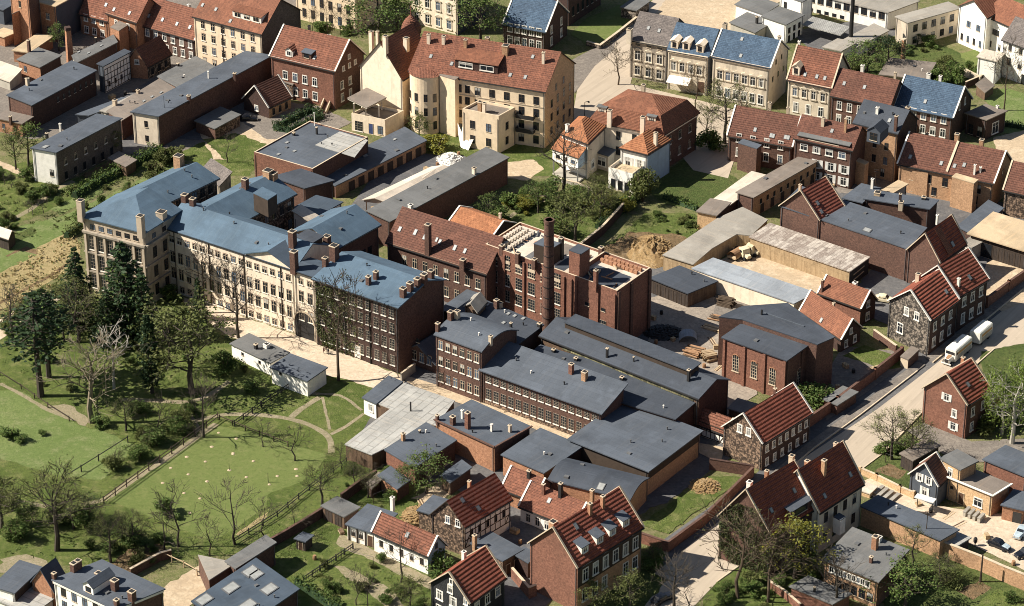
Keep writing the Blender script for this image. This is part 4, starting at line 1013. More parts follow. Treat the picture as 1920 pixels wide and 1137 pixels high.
B('grey shed roof left of the narrow pale roof strip',(145,214),(166,216),(250,185),3,'flat',wall='plaster_slate',rm='felt',name='shed',cat='shed')
k=B('long two-storey shed with sunlit white gable at the left gardens',(60,277),(105,285),(226,222),348,'flat',wall='plaster_white',wallR='brick_grey',rm='felt',L=[(2.0,1,.9,1.5,'b',.5,1)],R=[(4,6,.8,1.6,'d',.05,.98),(.5,6,.9,1.8,'k',.05,.9)],ch=[(113,240,.9,.4,'white_trim'),(88,255,.6,.5,'iron')],sk=[(85,276,1.1,1.6)],name='warehouse',cat='warehouse')
B('small brick hut with pale felt roof in the yard',(367,226),(403,240),(449,215),2.9,'flat',wall='brick_brown',wallR='stone_brown',rm='felt_light',name='hut',cat='hut')
k=B('brick house with bright red roof and two roof dormers',(508,103),(627,131),(682,100),206,'gableL',74,wall='brick_red',wallR='brick_brown',rm='tile_red',verge='white_trim',cor=('white_trim',.4,.2),
 L=[(4.7,4,1.1,1.9,'w',.14,.76),(1.2,4,1.1,1.9,'w',.14,.76)],R=[(4.2,2,.9,1.8,'w',.1,.65),(1.2,2,.9,1.8,'w',.1,.65),(8.4,3,.7,1.0,'w',.2,.8),(10.6,1,.7,.9,'w',.3,.7)],
 do=[(542,106,'L',1.9,1.5,'gable','white_trim','tile_red',1,'w'),(575,110,'L',2.4,1.3,'shed','brick_brown','felt',1,'k')],sk=[(594,76),(590,108)],ch=[(616,76,1.2,.7,'white_trim'),(580,57,1,.5,'stone_trim')])
m=MB(k.org); a0,b0=P(603,212),P(628,180); 
for q0,q1,z0,z1 in((P(604,214),P(626,186),.2,3.2),):
    for off in(-.8,.8): m.beam(q0+Vector((off,0,z0)),q1+Vector((off,0,z1)),.25,'stone_trim',h=1.0)
    m.beam(q0+Vector((0,0,z0-.4)),q1+Vector((0,0,z1-.4)),1.6,'brick_brown',h=.3)
m.build('outside_stairs',k.T)
B('small dark brick house with white verge and brown tile roof',(457,183),(504,199),(545,180),223,'gableR',160,wall='brick_dark',wallR='brick_tan',rm='tile_brown',verge='white_trim',L=[(1,1,.9,1.2,'w',.3,.7)],R=[(.5,3,.8,1.6,'b')],name='cottage',cat='cottage')
B('flat stone annex between the small dark house and the red-roofed one',(520,148),(548,158),(563,144),4,'flat',wall='stone_brown',wallR='brick_tan',rm='felt_brown',R=[(1,2,.9,1.7,'b')],name='annex',cat='annex')
# cream corner tenement
k=B('cream gable wing of the corner tenement with tall end wall and chimneys',(675,122),(754,147),(812,112),236,'gableR',78,wall='plaster_cream',wallR='plaster_yellow',rm='tile_red',R=[(z,2,1.2,1.8,'b',.1,.9) for z in(1.2,4.6,8)],ch=[(697,92,4.2,.9,'plaster_cream'),(723,97,3.6,.9,'plaster_cream'),(762,92,2.6,1.0,'plaster_cream'),(708,78,2.4,.6,'plaster_cream')],name='tenement',cat='apartment house')
m=MB(P(770,58,12)); c0=P(771,62,8.8); m.lathe(c0,[(2.1,-3),(2.1,0),(2.35,.2),(2.4,.9),(2.1,2.1),(1.4,3.3),(.6,4.1),(.18,4.6),(.08,6.8)],14,'tile_red'); m.o=k.org; 
m.v=[tuple(Vector(v)+P(770,58,12)-k.org) for v in m.v]; m.build('corner_turret',k.T)
k=B('long cream wing of the corner tenement with red tile roof and balconies',(768,130),(1022,170),(1077,118),279,'gableL',97,wall='plaster_yellow',wallR='brick_yellow',rm='tile_red',cor=('plaster_cream',.35,.2),
 L=[(z,5,1.3,1.9,'b',.45,.99) for z in(.9,4.1,7.3,10.2)]+[(z,1,.5,1.5,'k',.20,.26) for z in(2,5.3,8.6)]+[(z,2,1.1,1.8,'b',.34,.46) for z in(1,4.3,7.6,10.4)],
 R=[(z,4,1.0,1.8,'b',.12,.95) for z in(2,5.2,8.4)]+[(11.6,2,.9,1.5,'b',.25,.75)],
 do=[(893,133,'L',10,2.0,'shed','brick_dark','tile_mansard',2,'w',.25,1.1)],
 sk=[(861,84),(896,90),(847,120),(999,107),(985,145),(957,141),(808,106)],ch=[(804,80,1.9,.7,'plaster_cream'),(832,82,1.7,.7,'plaster_cream'),(873,89,1.8,.7,'brick_tan'),(948,100,1.8,1.3,'brick_tan'),(914,78,.9,.9,'brick_tan'),(1019,118,2.4,.6,'plaster_cream'),(972,94,1,.9,'brick_tan')],name='tenement',cat='apartment house')
extra(k,'stair_tower',(824,141),(853,150),(863,143),0,hsolve(853,142,250),'plaster_yellow','felt_brown')
for z in(3.4,6.7):
    m=MB(k.org); q=k.a.lerp(k.b,.93); p0=k.a.lerp(k.b,.80); n=k.nL*1.3
    m.prism([p0,q,q+n,p0+n],z,z+.2,'stone_trim'); 
    for e0,e1 in((p0+n,q+n),(p0,p0+n),(q,q+n)): m.beam(e0+Vector((0,0,z+.7)),e1+Vector((0,0,z+.7)),.1,'iron',h=.9)
    m.build('balcony',k.T)
tb=k; c0=k.a.lerp(k.b,.115)+k.nL*.2; m=MB(k.org); nn_=14; rr_=3.4
ring=[c0+k.dL*(rr_*math.cos(math.pi*i/nn_))+k.nL*(rr_*.75*math.sin(math.pi*i/nn_)) for i in range(nn_+1)]
m.prism(ring,0,k.h-.25,'plaster_yellow'); m.build('round_bay',k.T); m=MB(k.org); ring2=[c0+(v-c0)*1.08 for v in ring]
top=c0+Vector((0,0,k.h+.9)); 
for i in range(nn_): m.face([Vector((ring2[i].x,ring2[i].y,k.h-.2)),Vector((ring2[i+1].x,ring2[i+1].y,k.h-.2)),top-k.nL*2],'tile_red')
m.build('bay_roof',k.T)
for z in(1.2,4.5,7.8):
    for i in(2,5,8,11):
        q=(ring[i]+ring[i+1])/2; e=(ring[i+1]-ring[i]).normalized(); e=-e if e.dot(k.dL)<0 else e
        nrm=Vector((e.y,-e.x,0)); o=bpy.data.objects.new('window',win_mesh('b',.85,1.9)); COL.objects.link(o); o.parent=k.T; q=q+nrm*.02; o.location=Vector((q.x,q.y,z))-k.org; o.rotation_euler=(0,0,math.atan2(e.y,e.x))
for z in(3.3,6.5,9.7): m=MB(k.org); m.prism([k.a.lerp(k.b,.24),k.b,k.b+k.nL*.1,k.a.lerp(k.b,.24)+k.nL*.1],z,z+.18,'stone_trim'); m.build('string_course',k.T)
k=B('cream three-storey back wing with flat brown roof and parapet',(867,208),(935,222),(966,205),289,'flat',wall='plaster_yellow',wallR='plaster_yellow',rm='felt_brown',par=.5,L=[(1.3,2,1.2,1.9,'b'),(4.8,2,1.2,1.9,'b')],R=[(1.3,1,1,1.8,'b',.2,.8),(4.8,1,1,1.8,'b',.2,.8)],ch=[(900,210,2.3,.8,'brick_tan'),(908,212,2.3,.7,'plaster_cream')],name='back_wing',cat='apartment house')
k=B('cream garden pavilion with open roof terrace beside the tenement',(659,217),(722,230),(757,212),258,'flat',wall='plaster_cream',rm='felt_brown',par=.6,L=[(.3,1,1.9,2.3,'f',.03,.4),(.2,1,1,2.4,'bdoor',.45,.7),(.5,1,1.3,2,'b',.7,1)],name='pavilion',cat='pavilion')
extra(k,'roof_shelter',(652,184),(688,202),(724,183),6.4,6.8,'concrete','felt_brown')
posts_of(k,((.95,.05),(.6,.05),(.95,.9),(.35,.3),(.6,.9)),3.4,6.5,.35,'plaster_cream')
k=B('flat-roofed workshop with white parapet edge and zinc roof panel',(476,287),(586,319),(690,259),371,'flat',wall='brick_red',wallR='brick_brown',rm='felt',par=.25,sk=[(522,290),(552,284),(538,268)],ch=[(594,252,1.6,.35,'iron'),(551,254,.6,.5,'iron'),(590,236,3,.15,'white_trim')],name='workshop',cat='workshop')
m=MB(k.org); q=[P(591,272,k.h+.12),P(665,295,k.h+.12),P(690,263,k.h+.12),P(637,247,k.h+.12)]; m.ud=k.dL; m.prism(q,k.h+.01,k.h+.14,'roof_zinc'); m.build('roof_panel',k.T)
B('workshop with long felt roof and tan brick garage doors',(590,322),(629,347),(798,263),372,'flat',wall='brick_brown',wallR='brick_tan',rm='felt',R=[(0,8,1.6,2.1,'gate',.12,.97)],sk=[(630,318,1.3,1.8),(685,293,1,1.4),(740,262)],name='workshop',cat='workshop')
B('long grey-roofed shed with high red-brown wall facing the garden',(690,400),(731,414),(952,295),6.3,'shedR',.6,wall='brick_brown',wallR='brick_red',rm='felt_light',ch=[(889,326,1.3,.7,'plaster_cream'),(770,392,.9,.8,'white_trim')],name='shed',cat='shed')
for nm,a,b_,c_ in(('long white yard canopy nearest the grey-roofed shed',(682,374),(726,379),(852,318)),('white yard canopy with raised peak near the rubbish pile',(785,334),(806,341),(830,324))):
    k=B(nm,a,b_,c_,3.2,'gableR',.7,wall='roof_white',rm='roof_white',z0=2.6,th=.15,name='canopy',cat='canopy',gut=False)
    posts_of(k,[(s,t) for s in(.05,.95) for t in(.02,.35,.66,.98)],0,2.7,.2,'wood_pale')
# ================================================================== north centre and east
k=B('dark brick house with blue slate roof and white window frames',(945,44),(1022,58),(1064,22),102,'gableL',0.1+5,wall='brick_dark',rm='slate_blue',verge='white_trim',L=[(4.2,5,1.1,2,'w'),(1,5,1.1,2,'w')],R=[(4,2,.8,1.8,'w'),(1,2,.9,2,'w')],ch=[(1003,5,1,.7,'stone_trim')])
B('large dark brick building in shade beyond the churchyard lawn',(1035,-48),(1067,-38),(1128,-78),12,'flat',wall='brick_dark',rm='felt',R=[(2,6,1,2.4,'k'),(7,6,1,2.4,'k')],name='school_building',cat='building')
B('low stone shed with grey roof beside the upper street',(1165,13),(1193,19),(1217,2),2.8,'flat',wall='stone_grey',rm='felt_light',name='shed',cat='shed')
wallrun('low stone wall with planting along the churchyard lawn',[(1195,38),(1160,66),(1125,92),(1100,85)],1.0,.5,'stone_grey','stone_trim')
B('cream building with tall window rows behind the street trees, top edge',(553,-52),(667,-25),None,12,'flat',dep=12,wall='plaster_yellow',rm='felt',L=[(z,6,1.1,2.2,'b') for z in(1,4.4,8)],name='school_building',cat='building')
B('ornate cream town house with pedimented windows, top edge',(765,-52),(857,-28),None,66,'flat',dep=12,wall='plaster_cream',wallR='plaster_slate',rm='felt',L=[(z,4,1.2,2.2,'o') for z in(1,5,9)],cor=('plaster_cream',.4,.3),name='town_house',cat='house')
k=B('grey ornate town house with brown slate roof on the street corner',(1182,73),(1252,86),None,158,'gableL',4.5,dep=12,wall='plaster_sooty',rm='slate_grey',cor=('plaster_ornate',.5,.3),L=[(1,3,1.3,2.2,'o'),(4.7,3,1.3,2.3,'o'),(8.2,3,1.1,1.1,'b')],sk=[(1216,53),(1236,58)],ch=[(1180,75,2.6,1.1,'plaster_ornate')],name='town_house')
k=B('ornate town house with blue mansard roof, three white dormers and awning',(1253,92),(1328,105),None,180,'gableL',4.2,dep=12,wall='plaster_ornate',wallR='plaster_slate',rm='slate_blue',cor=('plaster_cream',.5,.4),L=[(4.9,4,1.2,2.2,'o',.04,.9),(.6,1,1.5,2.6,'door',.7,1)],do=[(1264,91,'L',1.7,1.8,'arch','plaster_cream','plaster_cream',1,'b'),(1286,94,'L',1.7,1.8,'arch','plaster_cream','plaster_cream',1,'b'),(1312,99,'L',1.7,1.8,'arch','plaster_cream','plaster_cream',1,'b')],name='town_house')
m=MB(k.org); q0,q1=k.a.lerp(k.b,.05),k.a.lerp(k.b,.6); n=k.nL*2.2
m.hexa([q0+Vector((0,0,3.5)),q0+n+Vector((0,0,2.6)),q1+n+Vector((0,0,2.6)),q1+Vector((0,0,3.5)),q0+Vector((0,0,3.6)),q0+n+Vector((0,0,2.7)),q1+n+Vector((0,0,2.7)),q1+Vector((0,0,3.6))],'white_trim'); m.build('awning',k.T)
k=B('cream ornate town house with wide blue slate roof and white verge',(1337,104),(1443,125),None,206,'gableL',75,dep=11,wall='plaster_ornate',wallR='plaster_cream',rm='slate_blue',verge='white_trim',cor=('plaster_cream',.7,.3),L=[(5.2,6,1.2,2.1,'o'),(1,6,1.2,2.2,'w')],R=[(9.6,2,.7,1.1,'b',.2,.8),(6,3,.7,1.2,'k')],sk=[(1391,75),(1389,105)],ch=[(1359,57,1.6,.9,'stone_trim'),(1461,78,1.2,.6,'stone_trim')],name='town_house')
k=B('cream ornate town house with red tile roof',(1478,147),(1558,163),None,229,'gableL',100,dep=11,wall='plaster_ornate',wallR='plaster_grey',rm='tile_red',verge='stone_trim',cor=('plaster_cream',.5,.25),L=[(4.7,4,1,2,'o'),(.9,3,1.1,2.2,'w')],sk=[(1518,98),(1510,135),(1532,139),(1547,142)],ch=[(1498,90,1.6,.5,'white_trim')],do=[(1492,139,'L',1.7,1.9,'gable','plaster_cream','stone_trim',1,'b')],name='town_house')
B('brick row house with dull red roof next to the red-tiled town house',(1559,177),(1667,200),None,7.4,'gableL',150,dep=10,wall='brick_brown',rm='tile_brown',L=[(4.2,5,1,1.9,'w'),(.9,5,1,2,'w')],sk=[(1583,157),(1621,164)],ch=[(1617,131,1,.7,'white_trim'),(1678,149,1.6,.5,'stone_trim')],name='row_house')
B('brown brick house with blue glazed tile roof and white ridge',(1679,196),(1786,218),(1821,184),268,'gableL',162,wall='brick_brown',wallR='brick_dark',rm='slate_blue',verge='white_trim',L=[(4.3,5,1.1,2.1,'w'),(1,5,1.1,1.9,'w')],R=[(6.5,2,.5,1.6,'w',.2,.8)],sk=[(1714,155),(1735,190)],ch=[(1741,146,.9,.8,'white_trim'),(1763,150,.9,.6,'white_trim')])
B('low dark brick house with flat roof and glazed porch, right',(1812,212),(1850,224),(1886,208),263,'flat',wall='brick_dark',rm='felt_brown',R=[(.7,1,2,2.6,'w',.2,.8)],L=[(.4,2,1.2,2.4,'b')],ch=[(1870,203,.5,.5,'white_trim')],name='cottage',cat='cottage')
SW=dict(wall='plaster_white',name='school_building',cat='school')
B('white school wing with a row of large dark windows, top right',(1512,-14),(1665,23),(1722,2),58,'flat',rm='roof_concrete',L=[(2.6,9,1.6,2.2,'b',.02,.98),(.2,5,1.1,.9,'k',.02,.5)],**SW)
B('low white school block with pale grey roof and slim windows',(1430,30),(1474,45),(1506,28),82,'flat',rm='felt_light',R=[(2.2,3,.9,1.4,'b'),(0,3,.8,1.6,'k')],**SW)
B('white school stair block rising between the other school blocks',(1463,-12),(1505,2),(1524,-8),7,'flat',rm='felt_light',L=[(3.4,1,.9,1.9,'b',0,.5)],**SW)
B('grey roof building left of the low white school block',(1380,8),(1432,26),(1460,8),4,'flat',rm='felt_light',**SW)
B('corrugated canopy in the school yard',(1507,46),(1575,65),(1592,51),3,'flat',wall='concrete',rm='corrugated',z0=2.6,name='canopy',cat='canopy')
B('white garage with pale roof beside the iron chimney',(1544,88),(1577,95),(1604,80),3.2,'flat',wall='plaster_white',rm='roof_concrete',name='garage',cat='garage')
B('low grey roofed store behind the white garage',(1580,76),(1606,88),(1665,57),2.6,'flat',wall='plaster_white',rm='roof_concrete',name='shed',cat='shed')
T=thing('iron_chimney','tall dark iron flue beside the white school garage','chimney',P(1594,88)); m=MB(P(1594,88)); m.lathe(P(1594,88),[(.55,0),(.5,6),(.45,14)],10,'iron'); m.build('flue',T); m=MB(P(1594,88)); m.lathe(P(1594,88),[(.9,0),(.9,.5),(.6,.5)],10,'concrete'); m.build('base',T)
B('flat grey roof with dark vent behind the wide blue slate roof',(1370,42),(1416,60),(1450,40),3,'flat',wall='concrete',rm='felt_light',ch=[(1419,44,1.6,.5,'iron')],name='shed',cat='shed')
B('cream school wing with pale roof and barred upper windows',(1681,31),(1703,42),(1800,15),90,'flat',wall='plaster_grey',wallR='plaster_cream',rm='roof_concrete',R=[(3.6,5,1.3,1.8,'b'),(.6,5,1.2,1.7,'b')],name='school_building',cat='school')
k=B('white school house with pink-red roof, upper right corner',(1848,27),(1925,62),None,8.6,'gableL',3.5,dep=10,wall='plaster_white',rm='tile_mansard',L=[(4.6,2,2.2,1.4,'b'),(1.2,4,.8,1.5,'b')],name='school_building',cat='school')
B('white gable-fronted school pavilion with peaked front',(1799,10),(1851,32),(1900,4),102,'gableR',2.8,wall='plaster_white',rm='tile_mansard',L=[(5,2,1.2,1.5,'b',.2,.9),(1.2,4,.7,1.6,'b')],name='school_building',cat='school')
k=B('white gabled villa at the right edge with open garage',(1881,72),(1950,97),None,168,'gableL',4,dep=9,wall='plaster_white',rm='slate_grey',L=[(7,3,.9,1.5,'b'),(3.4,3,1.1,1.8,'b'),(0,1,2.6,2.4,'k',.4,1)],name='villa',cat='villa')
B('white windowless block between school lawn and white villa',(1834,106),(1869,114),(1881,101),158,'flat',wall='plaster_white',rm='roof_white',name='annex',cat='annex')
k=B('low brown flat roof behind the brick row houses',(1650,139),(1735,148),(1753,118),2.6,'flat',wall='plaster_sooty',rm='felt_brown',name='shed',cat='shed')
B('tiny brown shed beside the grass bank, upper right',(1831,162),(1847,172),(1863,160),2.2,'shedR',.5,wall='planks_brown',rm='felt_brown',name='shed',cat='shed')
T=thing('brick_chimney_stack','slim square brick chimney standing behind the row houses','chimney',P(1692,122)); m=MB(P(1692,122)); m.lathe(P(1692,122),[(.6,0),(.5,6.3)],4,'brick_orange'); m.build('stack',T); m=MB(P(1692,122)); m.lathe(P(1692,122),[(.6,6.3),(.6,6.6),(.3,6.6)],4,'stone_trim'); m.build('rim',T)
wallrun('crumbling pale wall at the edge of the school lawn',[(1798,138),(1838,158)],1.8,.4,'plaster_grey','stone_trim')
wallrun('dark wall running to the tiny brown shed',[(1810,166),(1848,150)],1.6,.3,'brick_dark','stone_trim')
# villa
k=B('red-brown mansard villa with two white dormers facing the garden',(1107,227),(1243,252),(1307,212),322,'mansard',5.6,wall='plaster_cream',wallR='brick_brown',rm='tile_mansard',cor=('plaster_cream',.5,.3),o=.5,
 L=[(5.6,4,1,2,'b'),(2,4,1,2,'b')],R=[(5.4,3,1,2,'d'),(1.6,3,1,2,'d')],do=[(1128,225,'L',1.9,2.0,'shed','plaster_cream','felt_light',1,'b',.1,1.5),(1221,242,'L',1.9,2.0,'shed','plaster_cream','felt_light',1,'b',.1,1.5)],ch=[(1143,224,3,.9,'plaster_cream'),(1205,236,3.2,.9,'plaster_cream'),(1206,172,1.6,.8,'stone_trim')],name='villa',cat='villa')
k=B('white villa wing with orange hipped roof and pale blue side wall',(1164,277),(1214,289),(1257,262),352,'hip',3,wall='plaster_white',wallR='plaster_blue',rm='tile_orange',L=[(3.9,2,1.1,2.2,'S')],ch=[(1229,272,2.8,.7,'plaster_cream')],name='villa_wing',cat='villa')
k=B('white veranda with roof terrace in front of the blue-sided villa wing',(1141,319),(1186,332),(1212,312),366,'flat',wall='plaster_white',rm='roof_beige',par=.7,L=[(.3,3,1.1,2.2,'k')],name='veranda',cat='veranda')
k=B('left villa wing with red-orange hipped roof behind the open veranda',(1054,251),(1102,269),(1134,237),336,'hip',2.8,wall='plaster_white',wallR='plaster_grey',rm='tile_orange',L=[(4.6,2,1.2,1.2,'b')],R=[(1.5,1,1.4,1.8,'w',.1,.5)],ch=[(1064,247,1.6,.7,'white_trim')],name='villa_wing',cat='villa')
k=B('open garden veranda with sloping orange roof in front of the left villa wing',(1036,278),(1084,295),(1106,278),345,'shedL',1.7,wall='plaster_white',wallR='plaster_blue',rm='tile_orange',th=.15,z0=3.4,name='veranda',cat='veranda',L=[(4.3,3,1.1,.9,'b')])
posts_of(k,[(s,t) for s in(.03,.97) for t in(.04,.9)]+[(.5,.04)],0,3.5,.3,'plaster_white')
m=MB(k.org); m.prism([k.W(0,0,0),k.W(0,1,0),k.W(1,1,0),k.W(1,0,0)],0,.35,'concrete'); m.build('floor',k.T)
B('narrow grey bay with dark flat roof between the two villa wings',(1117,284),(1140,291),(1152,281),322,'flat',wall='plaster_grey',rm='felt',L=[(1,1,2,2,'w')],name='bay',cat='villa')
# rows right of the villa
k=B('brown brick house with dull red roof and thick white right verge',(1366,252),(1484,273),None,323,'gableL',218,dep=10,wall='brick_brown',rm='tile_brown',verge='white_trim',L=[(5,4,1,1.9,'w'),(1.6,4,1,1.9,'w')],sk=[(1416,243),(1446,254),(1450,255),(1473,257),(1478,258),(1430,213)],ch=[(1443,201,1,.7,'stone_trim'),(1477,215,1.6,.6,'stone_trim'),(1388,196,.8,.6,'stone_trim')])
extra(k,'bay',(1384,268),(1419,279),(1428,272),0,6.4,'brick_brown','felt'); 
k=B('brown brick house with grey shed dormer roof and white windows',(1490,257),(1598,280),None,355,'gableL',3.4,dep=9,wall='brick_brown',rm='tile_brown',L=[(6.8,4,1.5,1.4,'w'),(3.4,3,1.2,1.8,'S',.3,1),(.6,3,1.2,1.8,'S',.3,1)],do=[(1544,268,'L',11.5,.5,'shed','brick_brown','felt_light',1,'k',.2)],ch=[(1543,235,1.7,.7,'stone_trim'),(1585,247,3.0,.5,'brick_tan')],sk=[(1560,246)])
k=B('tall narrow house with dark slate mansard and dark brick gable',(1602,228),(1683,248),(1720,222),342,'gableL',206,wall='brick_tan',wallR='brick_dark',rm='felt_dark',L=[(7,3,.9,1.7,'b',.1,.9),(3.6,3,.9,1.7,'b',.1,.9),(.6,2,.9,1.9,'b')],do=[(1637,266,'L',3,2.4,'gable','plaster_slate','felt_dark',1,'b')],ch=[(1645,212,1.2,.6,'white_trim'),(1679,244,3.2,.6,'brick_brown'),(1702,210,1,.9,'brick_brown')],sk=[(1668,226)])
extra(k,'stair_bay',(1603,301),(1622,309),(1629,304),0,hsolve(1622,309,352),'brick_tan','roof_beige')
k=B('tan brick double house with long dull red roof and white party verge',(1686,305),(1862,341),(1898,305),394,'gableL',283,wall='brick_tan',wallR='brick_tan',rm='tile_brown',verge='white_trim',L=[(3.2,5,1.2,2,'b'),(.6,4,1.1,1.9,'b')],R=[(6,1,.6,1.2,'k')],sk=[(1707,294),(1765,306),(1790,311),(1808,309)],ch=[(1827,326,2,.4,'white_trim'),(1838,322,1,.4,'white_trim'),(1794,262,1.3,.9,'brick_tan'),(1840,272,1.2,.9,'brick_tan'),(1738,258,1,.5,'stone_trim')],name='double_house',cat='house')
extra(k,'back_bay',(1697,313),(1740,323),(1754,315),0,hsolve(1740,323,370),'brick_tan','felt_light')
m=MB(k.org); q0,q1=k.W(.49,0,k.zf(.49,0)),k.W(.49,.5,k.zf(.49,.5)); m.beam(q0+Vector((0,0,.1)),q1+Vector((0,0,.1)),.5,'stone_trim',h=.3); m.build('party_verge',k.T)
extra(k,'annex',(1785,332),(1826,344),(1834,337),0,hsolve(1826,344,400),'brick_tan','roof_beige')
B('brown stone house with red-brown roof at the right edge',(1884,354),(1952,369),None,418,'gableL',4.5,dep=9,wall='stone_brown',rm='tile_brown',verge='stone_trim')

B('low shed with cream roof at the upper left picture edge',(-15,62),(8,69),(30,60),2.6,'flat',wall='brick_orange',rm='roof_beige',name='shed',cat='shed')
B('white tarpaulin-covered lean-to at the left picture edge',(-20,138),(18,152),(40,136),2.4,'shedL',.8,wall='concrete',rm='roof_white',name='shed',cat='shed')
B('grey roofed shed at the very top left corner',(-30,8),(6,18),(30,4),4,'flat',wall='plaster_slate',rm='felt',name='shed',cat='shed')
# ================================================================== the spinning mill complex
FM=dict(name='factory_building',cat='factory')
ML=dict(rm='felt_mill',o=.45,**FM); MF=dict(ML,o=.1)
k=B('four-storey pale mill end block with corner chimneys and blue hipped roof',(155,405),(271,435),(338,393),16.5,'hipfront',3.2,wall='plaster_tan',wallR='plaster_sooty',
 L=[(z,6,1.5,hh,'f',.06,.94) for z,hh in((.9,3),(5.2,3),(9.5,2.9))]+[(14,6,1.2,1.1,'b',.08,.92)],R=[(z,3,1.2,2.4,'b',.1,.95) for z in(1.5,5.5,9.7)]+[(14,3,1.1,1.1,'b',.1,.95)],ch=[(153,407,3.6,1.2,'plaster_tan'),(265,438,3.8,1.2,'plaster_tan'),(303,408,1.2,1.6,'plaster_tan')],key='mill_end',**ML)
m=MB(k.org)
for p0,d,n,ln in((k.a,k.dL,k.nL,k.la),(k.b,k.dR,k.nR,k.lb)):
    for z,pr,hh in((13.1,.55,.45),(8.6,.3,.3),(4.4,.3,.3)): m.prism([p0-d*.1,p0+d*(ln+.1),p0+d*(ln+.1)+n*pr,p0-d*.1+n*pr],z,z+hh,'plaster_sooty')
    if n is k.nL:
        for i in range(7): q=p0+d*ln*(.03+.94*i/6); m2=MB(k.org); m2.box((q.x+n.x*.15,q.y+n.y*.15),d,n,.5,.4,0,13.1,'plaster_tan'); m2.build('pilaster',k.T)
m.build('cornice',k.T)
B('rear wing of the pale mill running uphill under a blue gabled roof',(222,364),(300,384),(406,333),16.5,'gableR',2.15,wall='plaster_grey',wallR='stone_brown',R=[(z,6,1.3,2.0,'b',.1,.95) for z in(10.5,13.6)],ch=[(336,314,2.6,1.6,'brick_tan'),(347,384,2.2,1.1,'brick_brown'),(362,390,2.0,1.0,'brick_brown')],**ML)
k=B('long cream mill range with four rows of windows and blue roof',(307,426),(551,506),None,14.2,'gableL',3,dep=12.2,wall='plaster_cream',
 L=[(z,16,1.15,hh,'d',.03,.985) for z,hh in((.5,1.3),(3.4,2.3),(7.0,2.3),(11.4,1.3))],ch=[(549,462,3.2,1.2,'brick_brown')],key='mill_long',**MF)
for f in(.08,.35,.62,.9): m=MB(k.org); q=k.a.lerp(k.b,f)+k.nL*.1; m.lathe(Vector((q.x,q.y,0)),[(.1,0),(.1,13.8)],5,'timber_dark'); m.build('downpipe',k.T)
k=B('cream mill gatehouse bay with low pediment and round archway',(551,505),(590,518),(622,497),643,'gableL',.5,wall='plaster_cream',rm='felt_mill_dark',L=[(4.0,2,1.15,2.3,'d',.1,.95),(8.0,2,1.15,2.3,'d',.1,.95),(11.8,2,1.1,1.2,'d',.1,.95)],ch=[(552,505,3.8,1.2,'brick_brown')],key='gatehouse',name='factory_building',cat='factory')
m=MB(k.org); q=k.a.lerp(k.b,.42)+k.nL*.03; d=k.dL; n=16; pts=[(-2.3,0),(2.3,0)]+[(2.3*math.cos(math.pi*i/n),3.6+2.3*math.sin(math.pi*i/n)) for i in range(n+1)]
m.face([Vector((q.x,q.y,0))+d*x+Vector((0,0,z)) for x,z in pts],'iron')
for i in range(n):
    a,b_=pts[2+i],pts[3+i]; m.beam(Vector((q.x,q.y,0))+d*a[0]*1.06+Vector((0,0,a[1]+.05)),Vector((q.x,q.y,0))+d*b_[0]*1.06+Vector((0,0,b_[1]+.05)),.35,'stone_trim',k.nL)
m.build('archway',k.T)
mk_=BL['mill_long']; m=MB(mk_.org)       # pediment on the long range
q0,q1=P(505,492,14.2),P(552,506,14.2); q0=mk_.a+mk_.dL*mk_.dL.dot(Vector((q0.x,q0.y,0))-mk_.a); 
q0=mk_.a.lerp(mk_.b,.635); q1=mk_.b; n=mk_.nL*.08; c_=(q0+q1)/2; Z=lambda v,z:Vector((v.x,v.y,z))
m.prism([q0+n*0-mk_.nL*.1,q1-mk_.nL*.1,q1+n,q0+n],13.9,14.5,'plaster_cream')
m.face([Z(q0+n,14.5),Z(q1+n,14.5),Z(c_+n,16.6)],'plaster_cream')
g0,g1=q0-mk_.nL*5.6,q1-mk_.nL*5.6; cg=c_-mk_.nL*5.6
for pa,pb,ga,gb in((q0,c_,g0,cg),(c_,q1,cg,g1)):
    za,zb=(14.55,16.75) if pa is q0 else (16.75,14.55)
    e=mk_.nL*.5
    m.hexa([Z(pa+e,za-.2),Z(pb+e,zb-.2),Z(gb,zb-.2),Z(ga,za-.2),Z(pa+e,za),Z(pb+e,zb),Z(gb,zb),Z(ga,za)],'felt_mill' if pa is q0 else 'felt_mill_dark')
m.build('pediment',mk_.T)
wl=BL['mill_long']
k=B('blue-roofed mill wing with tan side wall and penthouse box',(345,398),(431,425),(551,362),14.4,'gableR',2.7,wall='plaster_grey',wallR='stone_brown',R=[(11,4,1.1,2.0,'b',.5,.98),(6.5,4,1.1,2.6,'b',.5,.98)],ch=[(460,352,1.9,1.1,'brick_brown'),(503,330,1.2,1.6,'brick_tan'),(512,334,1.1,1.4,'brick_tan')],**ML)
extra(k,'penthouse',(475,362),(502,375),(519,364),14.7,18.6,'timber_dark','felt_mill')
B('blue-grey mill wing ending in a red-brown brick wall',(545,434),(633,462),(709,420),13,'gableR',2.6,wall='plaster_grey',wallR='brick_brown',R=[(6.5,2,1.2,2.6,'k',.55,.85)],ch=[(613,457,1.6,1.2,'brick_brown')],**ML)
B('dark rooftop plant room box between two mill wings',(557,443),(584,455),(604,443),17,'flat',wall='timber_dark',rm='felt_dark',z0=9,name='plant_room',cat='plant room')
B('flat felt roof block around the small white light court',(551,390),(598,402),(640,379),9,'flat',wall='plaster_white',rm='felt_mill_dark',**FM)
B('white-walled light court building with pale sloping roof',(551,408),(582,415),(596,405),10,'shedR',1.5,wall='plaster_white',rm='roof_white',name='light_court',cat='annex')
B('grey-roofed store between the mill and the red workshop',(512,331),(572,352),(624,338),9,'flat',wall='brick_brown',wallR='brick_dark',rm='felt_dark',**FM)
